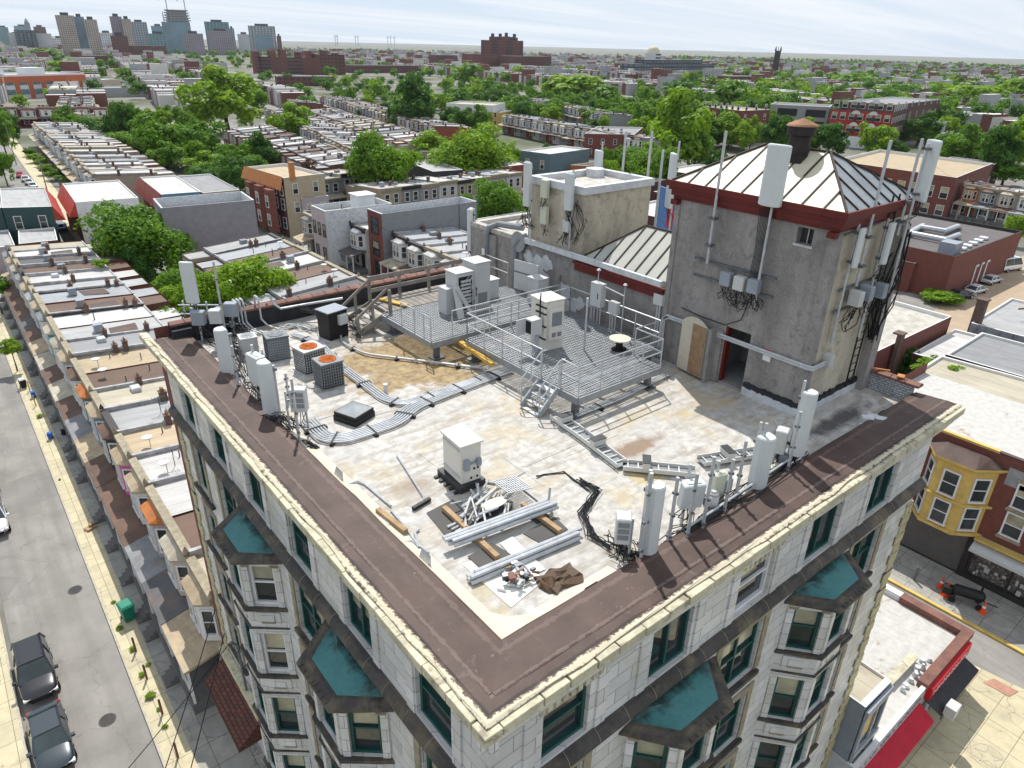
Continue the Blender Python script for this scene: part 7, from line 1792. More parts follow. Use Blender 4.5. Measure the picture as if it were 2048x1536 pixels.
for k, (tp, bt) in enumerate((((1247,262),(1245,345)),((1302,262),(1295,355)),((1325,300),(1320,360)))):
    a, b_ = atx(*bt, 21.4), atx(*tp, 21.4); t = newt('mast', ['left bare mast behind the lift house','tallest bare mast behind the lift house','short bare mast behind lift house'][k], 'mast', (a.x,a.y,23.5), 'masts on the rear block'); m = MB(); m.tube([(a.x,a.y,23.5),(a.x,a.y,b_.z)], .06, 8); part(t, m, 'pole', 'galv')
# ================================================================== trees one can tell apart
T = ptree
for a in (
 (285,392,535,178,'big dense tree standing behind the left street terrace','leaf'),
 (262,505,545,40,'small bush growing behind the left terrace roofs','leaf_bright'),
 (350,528,600,90,'bright tree behind the flat far left panel antenna','leaf'),
 (425,532,622,110,'bright tree left of the thin rear mast','leaf_bright'),
 (515,518,622,150,'broad bright tree just beyond the rear parapet','leaf_bright'),
 (575,575,625,60,'low bright branch clump right of the broad rear tree','leaf_bright'),
 (252,200,285,62,'dark slim tree left of the round tree cluster','leaf_deep'),
 (238,246,282,86,'low dark hedge tree beside the long terrace','leaf_deep'),
 (330,226,312,112,'wide green tree in middle of the wooded alley','leaf'),
 (405,232,312,84,'green tree at right of the wooded alley','leaf'),
 (322,280,316,66,'low bright bush in front of the wooded alley','leaf_bright'),
 (398,284,310,50,'small pale bush at right foot of the wooded alley','leaf'),
 (455,142,250,142,'huge bright round tree left of picture middle','leaf_bright'),
 (512,170,212,60,'green tree behind the huge bright round tree','leaf'),
 (533,266,330,72,'dark round tree beside the brown corner building','leaf_deep'),
 (592,212,272,84,'loose pale tree right of the alley terrace','leaf_bright'),
 (556,248,270,40,'small yellow green bush at the terrace end','leaf_bright'),
 (622,243,268,52,'green street tree before the porch terrace','leaf'),
 (672,280,300,40,'small garden tree below the porch terrace','leaf'),
 (822,150,252,106,'tall dark tree in the middle of the roofs','leaf_deep'),
 (762,252,392,122,'tall leafy tree behind the narrow grey house','leaf'),
 (950,252,362,150,'broad bright tree left of the slate blue house','leaf_bright'),
 (868,266,322,92,'bright bushy tree behind the roof terrace','leaf_bright'),
 (1010,300,350,60,'lower bright limb beside the broad bright tree','leaf_bright'),
 (998,352,440,104,'leafy tree left of the lift house','leaf'),
 (930,385,450,50,'leafy tree behind the rear left slim antenna','leaf'),
 (1032,292,345,46,'yellow green tree beside the slate blue house','leaf_bright'),
 (1158,140,196,110,'bright broad tree in the central grove','leaf_bright'),
 (1108,158,192,60,'bright tree at left of the central grove','leaf_bright'),
 (1212,170,205,66,'green tree at right of the central grove','leaf'),
 (1345,190,330,130,'huge bright tree left of the tower roof','leaf_bright'),
 (1285,200,262,60,'bright tree behind the huge tower side tree','leaf'),
 (1388,252,330,84,'dark green tree against the tower roof','leaf'),
 (1270,290,352,90,'leafy tree behind the lift house masts','leaf'),
 (1225,286,345,44,'rust tinged bush beside the lift house roof','leaf'),
 (1330,330,372,60,'tree filling the gap beside the tower','leaf_deep'),
 (1300,285,372,100,'dense green tree behind the short bare mast','leaf'),
 (1215,320,380,50,'leafy tree peeping over the lift house rim','leaf_bright'),
 (1430,300,345,50,'dark shrub below the four storey brick house','leaf_deep'),
 (1502,236,280,36,'bright young tree between the apartment blocks','leaf_bright'),
 (940,120,166,68,'round tree before the dark brick hospital','leaf'),
 (915,178,212,58,'round tree behind the white corner building','leaf'),
 (1000,180,212,40,'dark tree beside the central grove','leaf_deep'),
 (1035,186,215,58,'bright tree right of the white corner building','leaf'),
 (1120,198,228,60,'bright street tree before the white bays','leaf'),
 (1190,212,240,60,'green street tree near the brick block','leaf'),
 (1040,130,152,40,'small bright tree by the dark brick wing','leaf_bright'),
 (1460,158,215,80,'mid green tree left of distant stone church','leaf'),
 (1532,155,185,52,'bright tree before the stone church','leaf_bright'),
 (1350,160,200,70,'dark tree below the black and white block','leaf_deep'),
 (1575,170,190,40,'small green tree by the long clay roof','leaf'),
 (1985,240,345,80,'dark tall tree at right beyond the brown hall','leaf_deep'),
 (2025,225,320,80,'bright tree at the right picture edge','leaf_bright'),
 (2010,315,350,80,'low green tree over the brown hall roof','leaf'),
 (1955,160,205,120,'wide bright tree group at upper right','leaf_bright'),
 (2025,148,200,80,'bright round tree at upper right corner','leaf_bright'),
 (1880,160,190,70,'bright tree left of upper right group','leaf_bright'),
 (1790,160,190,90,'broad tree right of the purple brick wing','leaf'),
 (1700,140,172,90,'green tree above the red and white apartments','leaf'),
 (2035,425,460,44,'bright bush at right edge above the brick store','leaf_bright'),
 (128,168,200,60,'bright tree before the orange school','leaf_bright'),
 (38,186,205,36,'yellow green bush before the orange school','leaf_bright'),
 (8,222,292,46,'mid green street tree at the left picture edge','leaf'),
 (8,292,345,40,'lower street tree at the left picture edge','leaf'),
 (250,130,155,40,'dark round tree beside the red gable','leaf'),
 (90,95,118,66,'round green tree left of the apartment towers','leaf'),
 (125,115,140,60,'yellow green tree above the orange school roof','leaf_bright'),
): T(*a[:5], mt=a[5])
for k, (px, py, w, mt, lab) in enumerate(((62,305,22,'leaf','green bush at upper street left kerb'),(72,318,26,'leaf_bright','yellow bush by the upper left street'),(85,325,20,'leaf_bright','second yellow bush by the upper left street'),(100,342,30,'leaf_bright','broad yellow green bush by the upper street'),(118,352,34,'leaf','green bush at corner of upper left street'),(145,362,40,'leaf','green bush before the red mansard'))):
    b = at(px, py+8, 0); tree(b, 2.6, w/2*(b-CAM).length/FPX, lab, mt, cat='bush', name='bush', size='mid')
b = at(1880,606,0); tree(b, 1.8, 2.6, 'clipped bright green bush by the car park', 'leaf_bright', cat='bush', name='bush', size='mid', bottom=.1); b = at(1985,425,0); tree(b, 2.6, 2.4, 'round bush in front of the round bay terrace', 'leaf_bright', cat='bush', name='bush', size='mid', bottom=.1)
b = at(2015,418,0); tree(b, 2.8, 2.2, 'rusty red leaved bush by the round bay terrace', 'leaf_rust', cat='bush', name='bush', size='mid', bottom=.1); b = at(618,335,7); tree((b.x,b.y,5.5), 9.2, 1.4, 'rusty leaved bush among the small terrace roofs', 'leaf_rust', cat='bush', name='bush', size='mid', bottom=6)
for k, (px, py, lab) in enumerate(((1858,738,'bright leafy growth behind the hotel end wall'),(1905,758,'bright leafy growth in the gap of the cream roofs'))):
    b = at(px, py, 5.2); tree((b.x,b.y,2.0), 6.3, 1.5, lab, 'leaf_bright', cat='plant', name='climbing_plant', size='mid', bottom=4.6)
# small street trees and weeds by the left street
b = at(35,742,.12); tree(b, 3.6, 1.05, 'thin sapling on the left street pavement', 'leaf_bright', size='mid', bottom=2.0)
b = at(5,628,.12); tree(b, 5.0, 1.5, 'street tree at left edge beside the terrace', 'leaf', size='mid', bottom=2.2)
for k, (px, py) in enumerate(((80,835),(265,1300),(283,1352),(300,1395),(318,1420),(330,1455),(228,1205),(240,1258),(120,960),(297,1330),(205,1040))):
    b = at(px, py, .12); r = [.3,.2,.2,.26,.14,.16,.14,.2,.12,.14,.1][k]; tree(b, .12+r*1.1, r, 'weed clump sprouting along the sunlit pavement kerb', 'leaf_bright', cat='weed', name='weed', size='far', bottom=.1, group='weeds along the left pavement')
b = at(200,530,6.9); tree((b.x,b.y,6.6), 7.6, .9, 'weed bush rooted on a brown terrace roof', 'leaf_bright', cat='weed', name='weed', size='mid', bottom=6.6)

rt = random.Random(41); done = []
for k in range(400):
    x, y = rt.uniform(42, 59), rt.uniform(150, 268)
    if len(done) >= 20 or any(math.hypot(x-a, y-b) < 7.5 for a, b in done) or any(math.hypot(x-a, y-b) < 5 for a, b, r in TREES): continue
    done.append((x, y)); tree((x,y,0), rt.uniform(6,10.5), rt.uniform(3.4,5.2), 'bushy tree crowded into the wooded alley between two terraces', rt.choice(['leaf','leaf','leaf_bright','leaf_deep']), group='trees crowding the wooded alley')
for (x0,y0,x1,y1,n,lab) in ((70,124,80,200,6,'small green tree along the porch terrace street'),(140,150,148,300,8,'green tree lining the street behind dark tall tree'),(13.6,36,14.6,96,9,'small tree in the yards behind left street terrace'),(88,124,98,320,9,'green tree lining the avenue past round tree')):
    for k in range(n):
        f = (k+.5)/n+rt.uniform(-.05,.05); tree((x0+(x1-x0)*f+rt.uniform(-2,2), y0+(y1-y0)*f, 0), rt.uniform(4.5,7.5), rt.uniform(1.8,3.0), lab, rt.choice(['leaf','leaf_bright','leaf_deep']), group=lab+'s')
# ================================================================== cars and street things
def make_car(kind):
    """car at the origin, nose towards +x"""
    L, W, H = {'saloon':(4.6,1.8,1.45),'suv':(4.6,1.88,1.75),'van':(5.8,2.0,2.5)}[kind]
    t = thing('parked_car', '', 'car', (0,0,-60))
    gb = .28; belt = {'saloon':.92,'suv':1.05,'van':1.25}[kind]
    st = {'saloon':[(-2.3,.70,.50,.78),(-2.2,.86,.34,.92),(-1.3,.9,gb,.97),(0,.9,gb,.95),(1.2,.9,gb,.92),(1.9,.86,.3,.80),(2.25,.74,.36,.66),(2.3,.62,.45,.58)],
          'suv':[(-2.3,.74,.55,1.0),(-2.2,.9,.38,1.06),(-1.3,.94,gb,1.08),(0,.94,gb,1.07),(1.1,.94,gb,1.06),(1.9,.9,.32,.98),(2.22,.8,.4,.82),(2.3,.68,.5,.70)],
          'van':[(-2.9,.9,.5,1.3),(-2.8,1.0,.4,1.35),(-1.5,1.0,gb,1.35),(0,1.0,gb,1.35),(1.7,1.0,gb,1.25),(2.4,.94,.3,1.10),(2.8,.8,.4,.9),(2.9,.7,.5,.75)]}[kind]
    m = MB(); rings = []
    for x, w, z0, z1 in st:
        rings.append([(x,-w*.82,z0),(x,w*.82,z0),(x,w,z0+.16),(x,w,z1-.16),(x,w*.9,z1-.03),(x,w*.55,z1+.02),(x,-w*.55,z1+.02),(x,-w*.9,z1-.03),(x,-w,z1-.16),(x,-w,z0+.16)])
    vs = [p for r_ in rings for p in r_]; n = 10
    fs = [(i*n+(k+1)%n, i*n+k, (i+1)*n+k, (i+1)*n+(k+1)%n)[::-1] for i in range(len(rings)-1) for k in range(n)] + [tuple(range(n)), tuple(range(len(vs)-1,len(vs)-n-1,-1))]
    m.add(vs, fs); b = m.build('body', M['car_paint'], t, smooth=True); sm = b.modifiers.new('round', 'SUBSURF'); sm.levels = sm.render_levels = 2
    g0, g1 = {'saloon':((-1.95,1.15),(-1.15,.35)),'suv':((-2.2,1.15),(-1.9,.35)),'van':((-2.82,2.1),(-2.75,1.35))}[kind]
    m = MB(); w0, w1 = W/2*.93, W/2*.74; z0, z1 = belt-.03, H-.06
    lo = [(g0[0],-w0,z0),(g0[1],-w0,z0),(g0[1],w0,z0),(g0[0],w0,z0)]; hi = [(g1[0],-w1,z1),(g1[1],-w1,z1),(g1[1],w1,z1),(g1[0],w1,z1)]
    m.add(lo+hi, [(0,1,5,4),(1,2,6,5),(2,3,7,6),(3,0,4,7)]); m.build('glazing', M['car_glass'], t)
    m = MB(); e = .02
    hi2 = [(x*1.0, y*1.03, z1-.01) for x, y, z in hi]; top = [(x*.94+.0, y*.86, H) for x, y, z in hi]
    m.add(hi2+top, [(0,1,5,4),(1,2,6,5),(2,3,7,6),(3,0,4,7),(4,5,6,7),(3,2,1,0)])
    for s in (-1,1):
        for (a, c) in (((g0[0],g1[0]) if True else 0, None),): pass
        m.bar((g0[1]-.0,s*w0,z0),(g1[1],s*w1,z1),.07,.06); m.bar((g0[0],s*w0,z0),(g1[0],s*w1,z1),.09,.08); xm = (g0[0]+g0[1])/2-.1; xt = (g1[0]+g1[1])/2
        m.bar((xm,s*(w0+.012),z0),(xt,s*(w1+.012),z1),.07,.04)
    if kind == 'suv':
        for s in (-.55,.55): m.bar((-1.7,s,H+.03),(.1,s,H+.03),.04)
    m.build('roof', M['car_paint'], t, smooth=False)
    m = MB()
    for s in (-1,1): m.box((g0[1]-.25, s*(W/2+.1), belt+.05), (.18,.2,.14))
    m.build('mirror', M['car_paint'], t)
    fx = st[-1][0]; rx = st[0][0]
    for s in (-1,1):
        m = MB(); m.box((fx-.14, s*W*.36, st[-1][3]-.02), (.22,.34,.13)); m.build('headlight', M['lamp_lens'], t)
        m = MB(); m.box((rx+.06, s*W*.38, st[0][3]-.08), (.14,.26,.16)); m.build('tail_light', M['tail_lens'], t)
    m = MB(); m.box((fx-.01,0,.5),(.04,W*.55,.18)); m.box((rx,0,.45),(.04,W*.5,.12)); m.build('grille', M['black'], t)
    wb = L*.3
    for x in (-wb, wb):
        for s in (-1,1):
            m = MB(); m.tube([(x,s*(W/2-.2),.33),(x,s*(W/2+.005),.33)], .33, 16); w = m.build('wheel', M['rubber'], t); m = MB(); m.tube([(x,s*(W/2-.1),.33),(x,s*(W/2+.02),.33)], .2, 12); m.build('rim', M['galv'], w)
    return t
CARP = {}
def car(kind, x, y, rz, col, label, z=0.0, group=None):
    if kind not in CARP: CARP[kind] = o = make_car(kind)
    else: o = copy_tree(CARP[kind])
    o.location = (x, y, z); o.rotation_euler.z = rz; o.scale = (.93,)*3; tag(o, label, 'van' if kind == 'van' else 'car', group); o.name = 'parked_van' if kind == 'van' else 'parked_car'
    for c in o.children: c.color = rgba(col)
    return o
a = at(60,1385,0); car('suv', -7.55, at(72,1335,.8).y, -PI/2, (.012,.012,.016), 'black sport utility car with roof rails parked by left kerb')
y1 = at(72,1335,.8).y; car('saloon', -7.6, y1-5.1, -PI/2, (.03,.04,.05), 'dark slate saloon parked in front of the black roof rail car')
yb = at(8,1035,.6).y; car('suv', -7.9, yb+.4, -PI/2, (.72,.73,.74), 'white car at the left edge of the street'); car('saloon', -7.9, yb+6.6, -PI/2, (.04,.04,.05), 'dark car at left edge behind the white car')
for k, (px, py, col, lab) in enumerate(((40,350,(.5,.02,.05),'red car furthest up the upper left street'),(51,358,(.7,.7,.7),'white car behind the red car on upper street'),(58,364,(.62,.63,.65),'silver car on the upper left street'),(66,371,(.7,.71,.7),'nearest white car on the upper left street'),(113,425,(.5,.02,.03),'red car beside the solar panel house'),(124,455,(.02,.08,.3),'blue car beside the red car near the mansard'))):
    b = at(px, py, .5); car('saloon', b.x, b.y, PI/2-.09, col, lab)
for k, (px, py, kind, col, rz, lab) in enumerate(((2018,535,'van',(.72,.73,.74),-.25,'white passenger van parked along the brick store wall'),(1983,560,'saloon',(.62,.63,.64),-.12,'silver saloon parked behind the white van'),(1952,580,'saloon',(.66,.67,.68),-.12,'white saloon beside the black car in the car park'),(1922,590,'saloon',(.02,.02,.025),-.35,'black saloon next to the clipped green bush'))):
    b = at(px, py, .5); car(kind, b.x, b.y, rz, col, lab)
# bins, posts, bits on the pavement
def bin_(px, py, mat, label, s=1.0, lid=None):
    b = at(px, py, .12); t = thing('wheelie_bin', label, 'bin', (b.x,b.y,.12), random.uniform(-.3,.3)); m = MB()
    m.prism([(-.24*s,-.27*s),(.24*s,-.27*s),(.24*s,.27*s),(-.24*s,.27*s)], .08, 1.0*s, off=[(-.31*s,-.36*s),(.31*s,-.36*s),(.31*s,.36*s),(-.31*s,.36*s)]); m.build('body', M[mat], t)
    m = MB(); m.prism([(-.33*s,-.4*s),(.33*s,-.4*s),(.33*s,.38*s),(-.33*s,.38*s)], 1.0*s, 1.09*s, off=[(-.26*s,-.3*s),(.26*s,-.3*s),(.26*s,.34*s),(-.26*s,.34*s)]); m.build('lid', M[lid or mat], t)
    m = MB()
    for x in (-.26*s,.26*s): m.tube([(x-.03,.3*s,.1),(x+.03,.3*s,.1)], .1, 10)
    m.tube([(-.25*s,.42*s,.95*s),(.25*s,.42*s,.95*s)], .02, 6); m.build('wheel', M['rubber'], t); return t
bin_(258,1238,'plastic_green','bright green wheeled bin standing on the sunlit pavement', 1.15)
bin_(102,878,'plastic_blue','blue recycling tub on the pavement edge', .6); bin_(48,775,'black','dark wheeled bin under the sapling', .9, 'rru_light'); bin_(68,795,'plastic_blue','blue bin beside yellow posts', .6)
bin_(285,1135,'black','black wheeled bin in the shade by house steps', 1.0); bin_(128,870,'rubber','round black pot at the pavement edge', .5)
def post(px, py, h, mat, label, name='bollard', r=.06):
    b = at(px, py, .12); t = thing(name, label, 'bollard', (b.x,b.y,.12)); m = MB(); m.cyl((0,0,0), r, h, 9); m.cyl((0,0,h), r, .04, 9, r2=r*.5); m.build('post', M[mat], t)
for k, (px, py) in enumerate(((272,1303),(294,1358),(325,1428),(356,1515))): post(px, py, 1.05, 'clay', f'rusty red post by the kerb, {ORD[k]} counted towards the hotel corner')
for k, (px, py, lab) in enumerate(((60,782,'yellow steel post near the blue bin'),(72,812,'second yellow steel post near the weeds'),(122,825,'yellow steel post in the house shade'))): post(px, py, 1.1, 'yellow_paint', lab)
b = at(182,1057,.12); m = MB(); m.box((b.x,b.y,.2),(.7,.5,.16),.4); m.box((b.x+.1,b.y+.1,.36),(.3,.25,.2),.7); tag(m.build('street_rubbish', M['wood']), 'brown cardboard scraps lying on the pavement', 'rubbish')
for k, (px, py, w, l, mt) in enumerate(((400,1370,.9,5.2,'shingle_red'),)):
    t = thing('porch_canopy', 'brick red shingled pent roof at the hotel side entrance', 'canopy', (-.3,19.5,3.4)); m = MB(); m.add([(-.9,17.2,3.1),(-.9,22.0,3.1),(.42,22.0,4.3),(.42,17.2,4.3),(-.9,17.2,2.95),(-.9,22,2.95),(.42,22,3.0),(.42,17.2,3.0)],[(0,3,2,1),(4,5,6,7),(0,1,5,4),(1,2,6,5),(3,0,4,7)]); m.build('roof', M['shingle_red'], t).location = (.3,-19.5,-3.4)
    m = MB(); m.bx(.1,.43,17.1,22.1,4.3,4.75); m.build('coping', M['cream'], t).location = (.3,-19.5,-3.4)
def pole(px, py, h, label, arms=True, r=.13):
    b = at(px, py, 0); t = thing('utility_pole', label, 'utility pole', (b.x,b.y,0)); m = MB(); m.tube([(0,0,0),(0,0,h)], [r, r*.7], 9); m.build('pole', M['wood_grey'], t)
    if arms: m = MB(); m.bar((-1.1,0,h-.6),(1.1,0,h-.6),.1,.12); m.bar((-.8,0,h-1.4),(.8,0,h-1.4),.1,.12); m.build('crossarm', M['wood_grey'], t)
    return Vector((b.x,b.y,h))
q1 = pole(693,528,9.5,'timber utility pole in the street beside pink block', True)
q2 = pole(98,395,10,'dark street pole beside the solar panel house', False); q3 = pole(33,330,10,'dark leaning pole on the upper left street', False)
pp = []
for px, py, lab in ((1245,262,''),(1902,470,'grey utility pole before the brown brick hall'),(1425,235,'thin pole beside four storey brick house'),(948,252,'pole before the white corner building')):
    if lab: pp.append(pole(px, py, 11, lab))
def wire(p, q, sag, label):
    m = MB(); pts = [p.lerp(q, k/12) - Vector((0,0,sag*4*(k/12)*(1-k/12))) for k in range(13)]; m.tube(pts, .022, 4, cap=False); return tag(m.build('overhead_wire', M['black']), label, 'wire')
wire(q1, Vector((33.5,57,8.5)), .6, 'overhead wire from the street pole to the rear terrace'); wire(q1+Vector((0,0,-.6)), Vector((45,40,7.5)), .8, 'lower overhead wire from street pole towards the bays')
wire(Vector((.2,21.5,7.6)), Vector((-8,9,6.2)), .3, 'service wire crossing over pavement near the hotel side'); wire(Vector((.2,20.6,6.8)), Vector((-8.6,6,5.4)), .3, 'lower service wire crossing over the pavement'); wire(Vector((.2,19.5,7.2)), Vector((-8,14,6.8)), .2, 'short service wire above the shingled pent roof')
wire(pp[0], Vector((118,82,9)), 1, 'overhead wire across the round bay terrace'); wire(pp[0]-Vector((0,0,1)), Vector((190,70,10)), 1, 'overhead wire along the brown brick hall')
t = thing('wall_mast', 'bent steel service mast at the hotel side entrance', 'mast', (.3,19.0,3)); m = MB(); m.tube([(-.05,-.3,1.6),(-.05,-.3,4.6),(-.3,-.3,4.9)], .06, 7); m.bar((-.05,-.3,3.2),(.12,-.3,3.2),.05); m.build('pipe', M['galv_dark'], t)
# billboard in the gap beside the tower
b = atx(1345,425,60); t = thing('billboard', 'blue billboard with red figure shape seen in the gap by the tower', 'billboard', (60,b.y,0), -.35); zc = b.z
m = MB(); m.bx(-.1,.1,-3.6,3.6,zc-2.4,zc+2.4); m.build('panel', M['bill_blue'], t); m = MB(); m.bx(-.13,-.104,-.4,.9,zc-1.8,zc+1.9); m.build('printed_figure', M['sign_red'], t); m = MB(); m.bx(-.13,-.104,-3.5,-1.5,zc-1.2,zc+.4); m.build('printed_patch', M['sign_white'], t); m = MB()
for y in (-2,2): m.tube([(0.3,y,0),(.3,y,zc-2.3)], .16, 8)
m.build('post', M['dark_metal'], t)
for k, (px, py, an) in enumerate(((322,822,.6),(350,930,.2),(1040,905,0))[:2]):
    b = at(px, py, 6.8); t = thing('roof_aerial', ['old aerial on a white terrace roof, further one','old aerial on a white terrace roof near the hotel'][k], 'aerial', (b.x,b.y,6.7)); m = MB(); m.tube([(0,0,0),(0,0,1.3)], .025, 6); m.bar((-.5,0,1.2),(.5,0,1.25),.03)
    for j in range(5): m.bar((-.4+.2*j,-.3,1.22),(-.4+.2*j,.3,1.22),.02)
    m.build('rods', M['dark_metal'], t)

for k, (px, py) in enumerate(((150,1180),(215,1440))):
    b = at(px, py, 0); t = thing('manhole_cover', ['round iron manhole cover in the left street, further one','round iron manhole cover in left street near the corner'][k], 'manhole', (b.x,b.y,0)); m = MB(); m.cyl((0,0,-.01), .36, .02, 18); m.build('cover', M['iron'], t); m = MB(); m.tube([(.39*math.cos(i*PI/9), .39*math.sin(i*PI/9), .008) for i in range(19)], .03, 5, cap=False); m.build('rim', M['galv_dark'], t)
# ================================================================== further landmarks and the far city
B = pblock
t = B('school_building', 'long white and orange school building with glass bays', 'school', -60, 178, 148, 203, 30, 'white_paint', pb1=190, roofc='pale grey', trim='white_paint')
a, b = at(-60,203,0), at(178,190,0); d = (b-a).normalized(); n = Vector((d.y,-d.x,0)); rz = math.atan2(d.y,d.x); h = zup((a.x,a.y,0),-60,148,60); L = (b-a).length
m = MB(); m.box((a+b)/2+n*.3+Vector((0,0,h-2.4)), (L,.6,3.2), rz)
for k in range(9): m.box(a+d*L*(k+.5)/9+n*.32+Vector((0,0,h*.5-1)), (2.2,.6,h-2), rz)
extra(t, m, 'orange_frame', 'orange_panel')
for k in range(8):
    for z in (h*.28, h*.68): m = MB(); m.box(a+d*L*(k+1)/9+n*.12+Vector((0,0,z)), (L/9-3.2,.2,h*.22), rz); extra(t, m, 'window', 'glass_far')
for f in (.28,.62): m = MB(); m.box(a+d*L*f-n*9+Vector((0,0,h+1.2)), (L*.16,8,4), rz); extra(t, m, 'roof_plant', 'white_paint')
B('warehouse', 'low grey warehouse with a parapet step in front of the school', 'building', 165, 305, 176, 196, 22, 'paint', pb1=193, roofc='grey', wallc='grey'); B('warehouse', 'long pale flat roofed hall behind the grey warehouse', 'building', 140, 245, 160, 186, 20, 'paint', pb1=182, roofc='white', wallc='beige')
B('shed', 'pale low shed with brick red door left of the round tree', 'building', 250, 380, 160, 172, 20, 'paint', roofc='pale grey', wallc='white')
B('hall', 'dark red hall with black roof left of red gable', 'building', 178, 215, 135, 152, 18, 'brick', roofc='dark grey'); B('gabled_hall', 'bright red fronted hall among the left trees', 'building', 224, 288, 122, 136, 15, 'brick', roofc='grey')
B('school_building', 'long old brick school with towers on the left skyline foot', 'school', 508, 640, 112, 146, 24, 'fw_brick', pb1=150, roofc='dark grey'); t = B('school_building', 'right wing of the long old brick school', 'school', 640, 692, 108, 150, 24, 'fw_brick', roofc='dark grey')
B('apartment_building', 'dark brick five storey apartment house below the skyline', 'building', 260, 336, 90, 118, 20, 'fw_brick', roofc='dark grey'); B('apartment_building', 'small dark apartment house left of brick school', 'building', 158, 218, 110, 130, 18, 'fw_brick', roofc='dark grey')
B('brick_terrace_block', 'low brick flats with flat roof right of the old school', 'building', 556, 668, 152, 172, 16, 'fw_brick', roofc='pale grey'); B('brick_terrace_block', 'long low dark brick flats before the hospital', 'building', 700, 838, 130, 146, 16, 'fw_brick', roofc='grey')
B('hospital_wing', 'red brick hospital wing at left of dark tower', 'building', 944, 1010, 108, 142, 26, 'fw_brickred', roofc='grey'); B('hospital_wing', 'dark brick hospital wing right of the tower', 'building', 1018, 1102, 112, 144, 26, 'fw_brick', roofc='grey'); B('hospital_building', 'brown low block left of the hospital', 'building', 872, 915, 110, 134, 20, 'fw_brick', roofc='dark grey')
t = B('apartment_building', 'new white apartment block with black upper storeys', 'building', 1272, 1425, 141, 163, 26, 'fw_white', pb1=158, roofc='dark grey', par=.3)
a, b = at(1272,163,0), at(1425,158,0); d = (b-a).normalized(); n = Vector((d.y,-d.x,0)); h = zup((a.x,a.y,0),1272,141,60); rz = math.atan2(d.y,d.x)
m = MB(); m.box((a+b)/2-n*11+Vector((0,0,h+3.2)), ((b-a).length*.985,24,6.2), rz); m.box((a+b)/2-n*12+Vector((0,0,h+8.2)), ((b-a).length*.7,18,4), rz); extra(t, m, 'upper_storeys', 'fw_dark')
B('stone_school', 'brown stone school behind the row of dark trees', 'school', 1455, 1520, 152, 178, 18, 'fw_brick', roofc='grey'); B('stone_school', 'grey stone church tower block below the black and white flats', 'church', 1350, 1395, 148, 175, 14, 'skin_grey', roofc='grey')
B('long_hall', 'long hall with a red clay roof behind white roofs', 'building', 1548, 1672, 170, 184, 14, 'clay', roofc='brown')
a, b = at(508,146,0), at(692,150,0); h = zup((a.x,a.y,0),508,112,60); n = Vector((-(b-a).y,(b-a).x,0)).normalized()
for k in range(7): q = a.lerp(b,(k+.3)/7)+n*(-.6+11*(k%2)); m = MB(); m.box((q.x,q.y,h/2+2.5),(7,7,h+5+2*(k%3)), math.atan2((b-a).y,(b-a).x)); extra(t, m, 'turret', 'fw_brickred')
P('far_glass', (.16,.26,.31), .25, var=.2, scale=.02); P('fw_plain', (.46,.47,.48), .7, var=.12, scale=.02)
def tower(px0, px1, ptop, D, mat, label, depth=None, cat='tower block', roof='dark_metal', yaw=0, ext=None, name='tower_block', hx=None):
    """tall building standing D metres out along the view, foot hidden among roofs and trees"""
    r0 = at(px0, 110, 0)-CAM; r1 = at(px1, 110, 0)-CAM; r0.z = r1.z = 0; a = CAM + r0.normalized()*D; b = CAM + r1.normalized()*D
    a.z = b.z = 0; h = zup((a.x,a.y,0), pix((a.x,a.y,20))[0], ptop, 400); t = thing(name, label, cat, ((a+b)/2)[:]); d = (b-a); w = d.length; d.normalize(); n = Vector((d.y,-d.x,0)); dp = depth or w*.6
    m = MB(); m.box((a+b)/2-n*dp/2+Vector((0,0,h/2)), (w,dp,h), math.atan2(d.y,d.x)+yaw); extra(t, m, 'wall', mat)
    m = MB(); m.box((a+b)/2-n*dp/2+Vector((0,0,h+1.5)), (w*(ext or .45),dp*.5,6), math.atan2(d.y,d.x)+yaw); extra(t, m, 'roof_plant', roof)
    return t, (a+b)/2, h, d, n, w
tower(-6,12,20,4200,'far_glass','faint glass skyscraper at far left skyline edge', ext=.3, roof='far_glass'); tower(-20,8,70,3000,'fw_grey','grey block below the faint glass skyscraper'); tower(10,30,52,3300,'fw_teal','stepped blue grey tower at far left', ext=.5); tower(28,52,66,3100,'fw_grey','low grey office at far left')
tower(42,72,50,3000,'far_glass','curved glass office left of domed tower'); t, c, h, d, n, w = tower(64,75,44,3100,'fw_grey','slim domed tower on left skyline', ext=.2); m = MB(); m.cyl((c.x,c.y,h), w*.5, 14, 14, r2=w*.1); extra(t, m, 'dome', 'fw_grey')
tower(80,104,52,2600,'fw_brick','dark red block beside the domed tower'); tower(27,112,64,1800,'fw_plain','wide pale hospital with dark vertical strips', 60)
for k in range(3): 
    r0 = at(46+k*15,110,0)-CAM; r0.z = 0; q = CAM + r0.normalized()*1790; m = MB(); m.box((q.x,q.y,22),(9,9,34)); tag(m.build('facade_strip', M['fw_dark']), ['left dark strip on the wide pale hospital','middle dark strip on the wide pale hospital','right dark strip on the wide pale hospital'][k], 'facade')
tower(112,138,76,2000,'fw_white','low white hall left of apartment towers')
tower(128,165,26,1500,'fw_tan','left wing of the tall tan apartment towers', 40); tower(163,184,31,1508,'far_glass','glass middle of the tall tan apartment towers', 40); tower(182,208,36,1500,'fw_tan','right wing of the tall tan apartment towers', 40)
tower(234,258,30,1520,'fw_mauve','mauve tower left of narrow tan tower', 36); tower(256,275,36,1500,'fw_tan','narrow tan tower beside the mauve tower', 36); tower(228,262,70,1300,'fw_brick','dark low block under the mauve tower', 30)
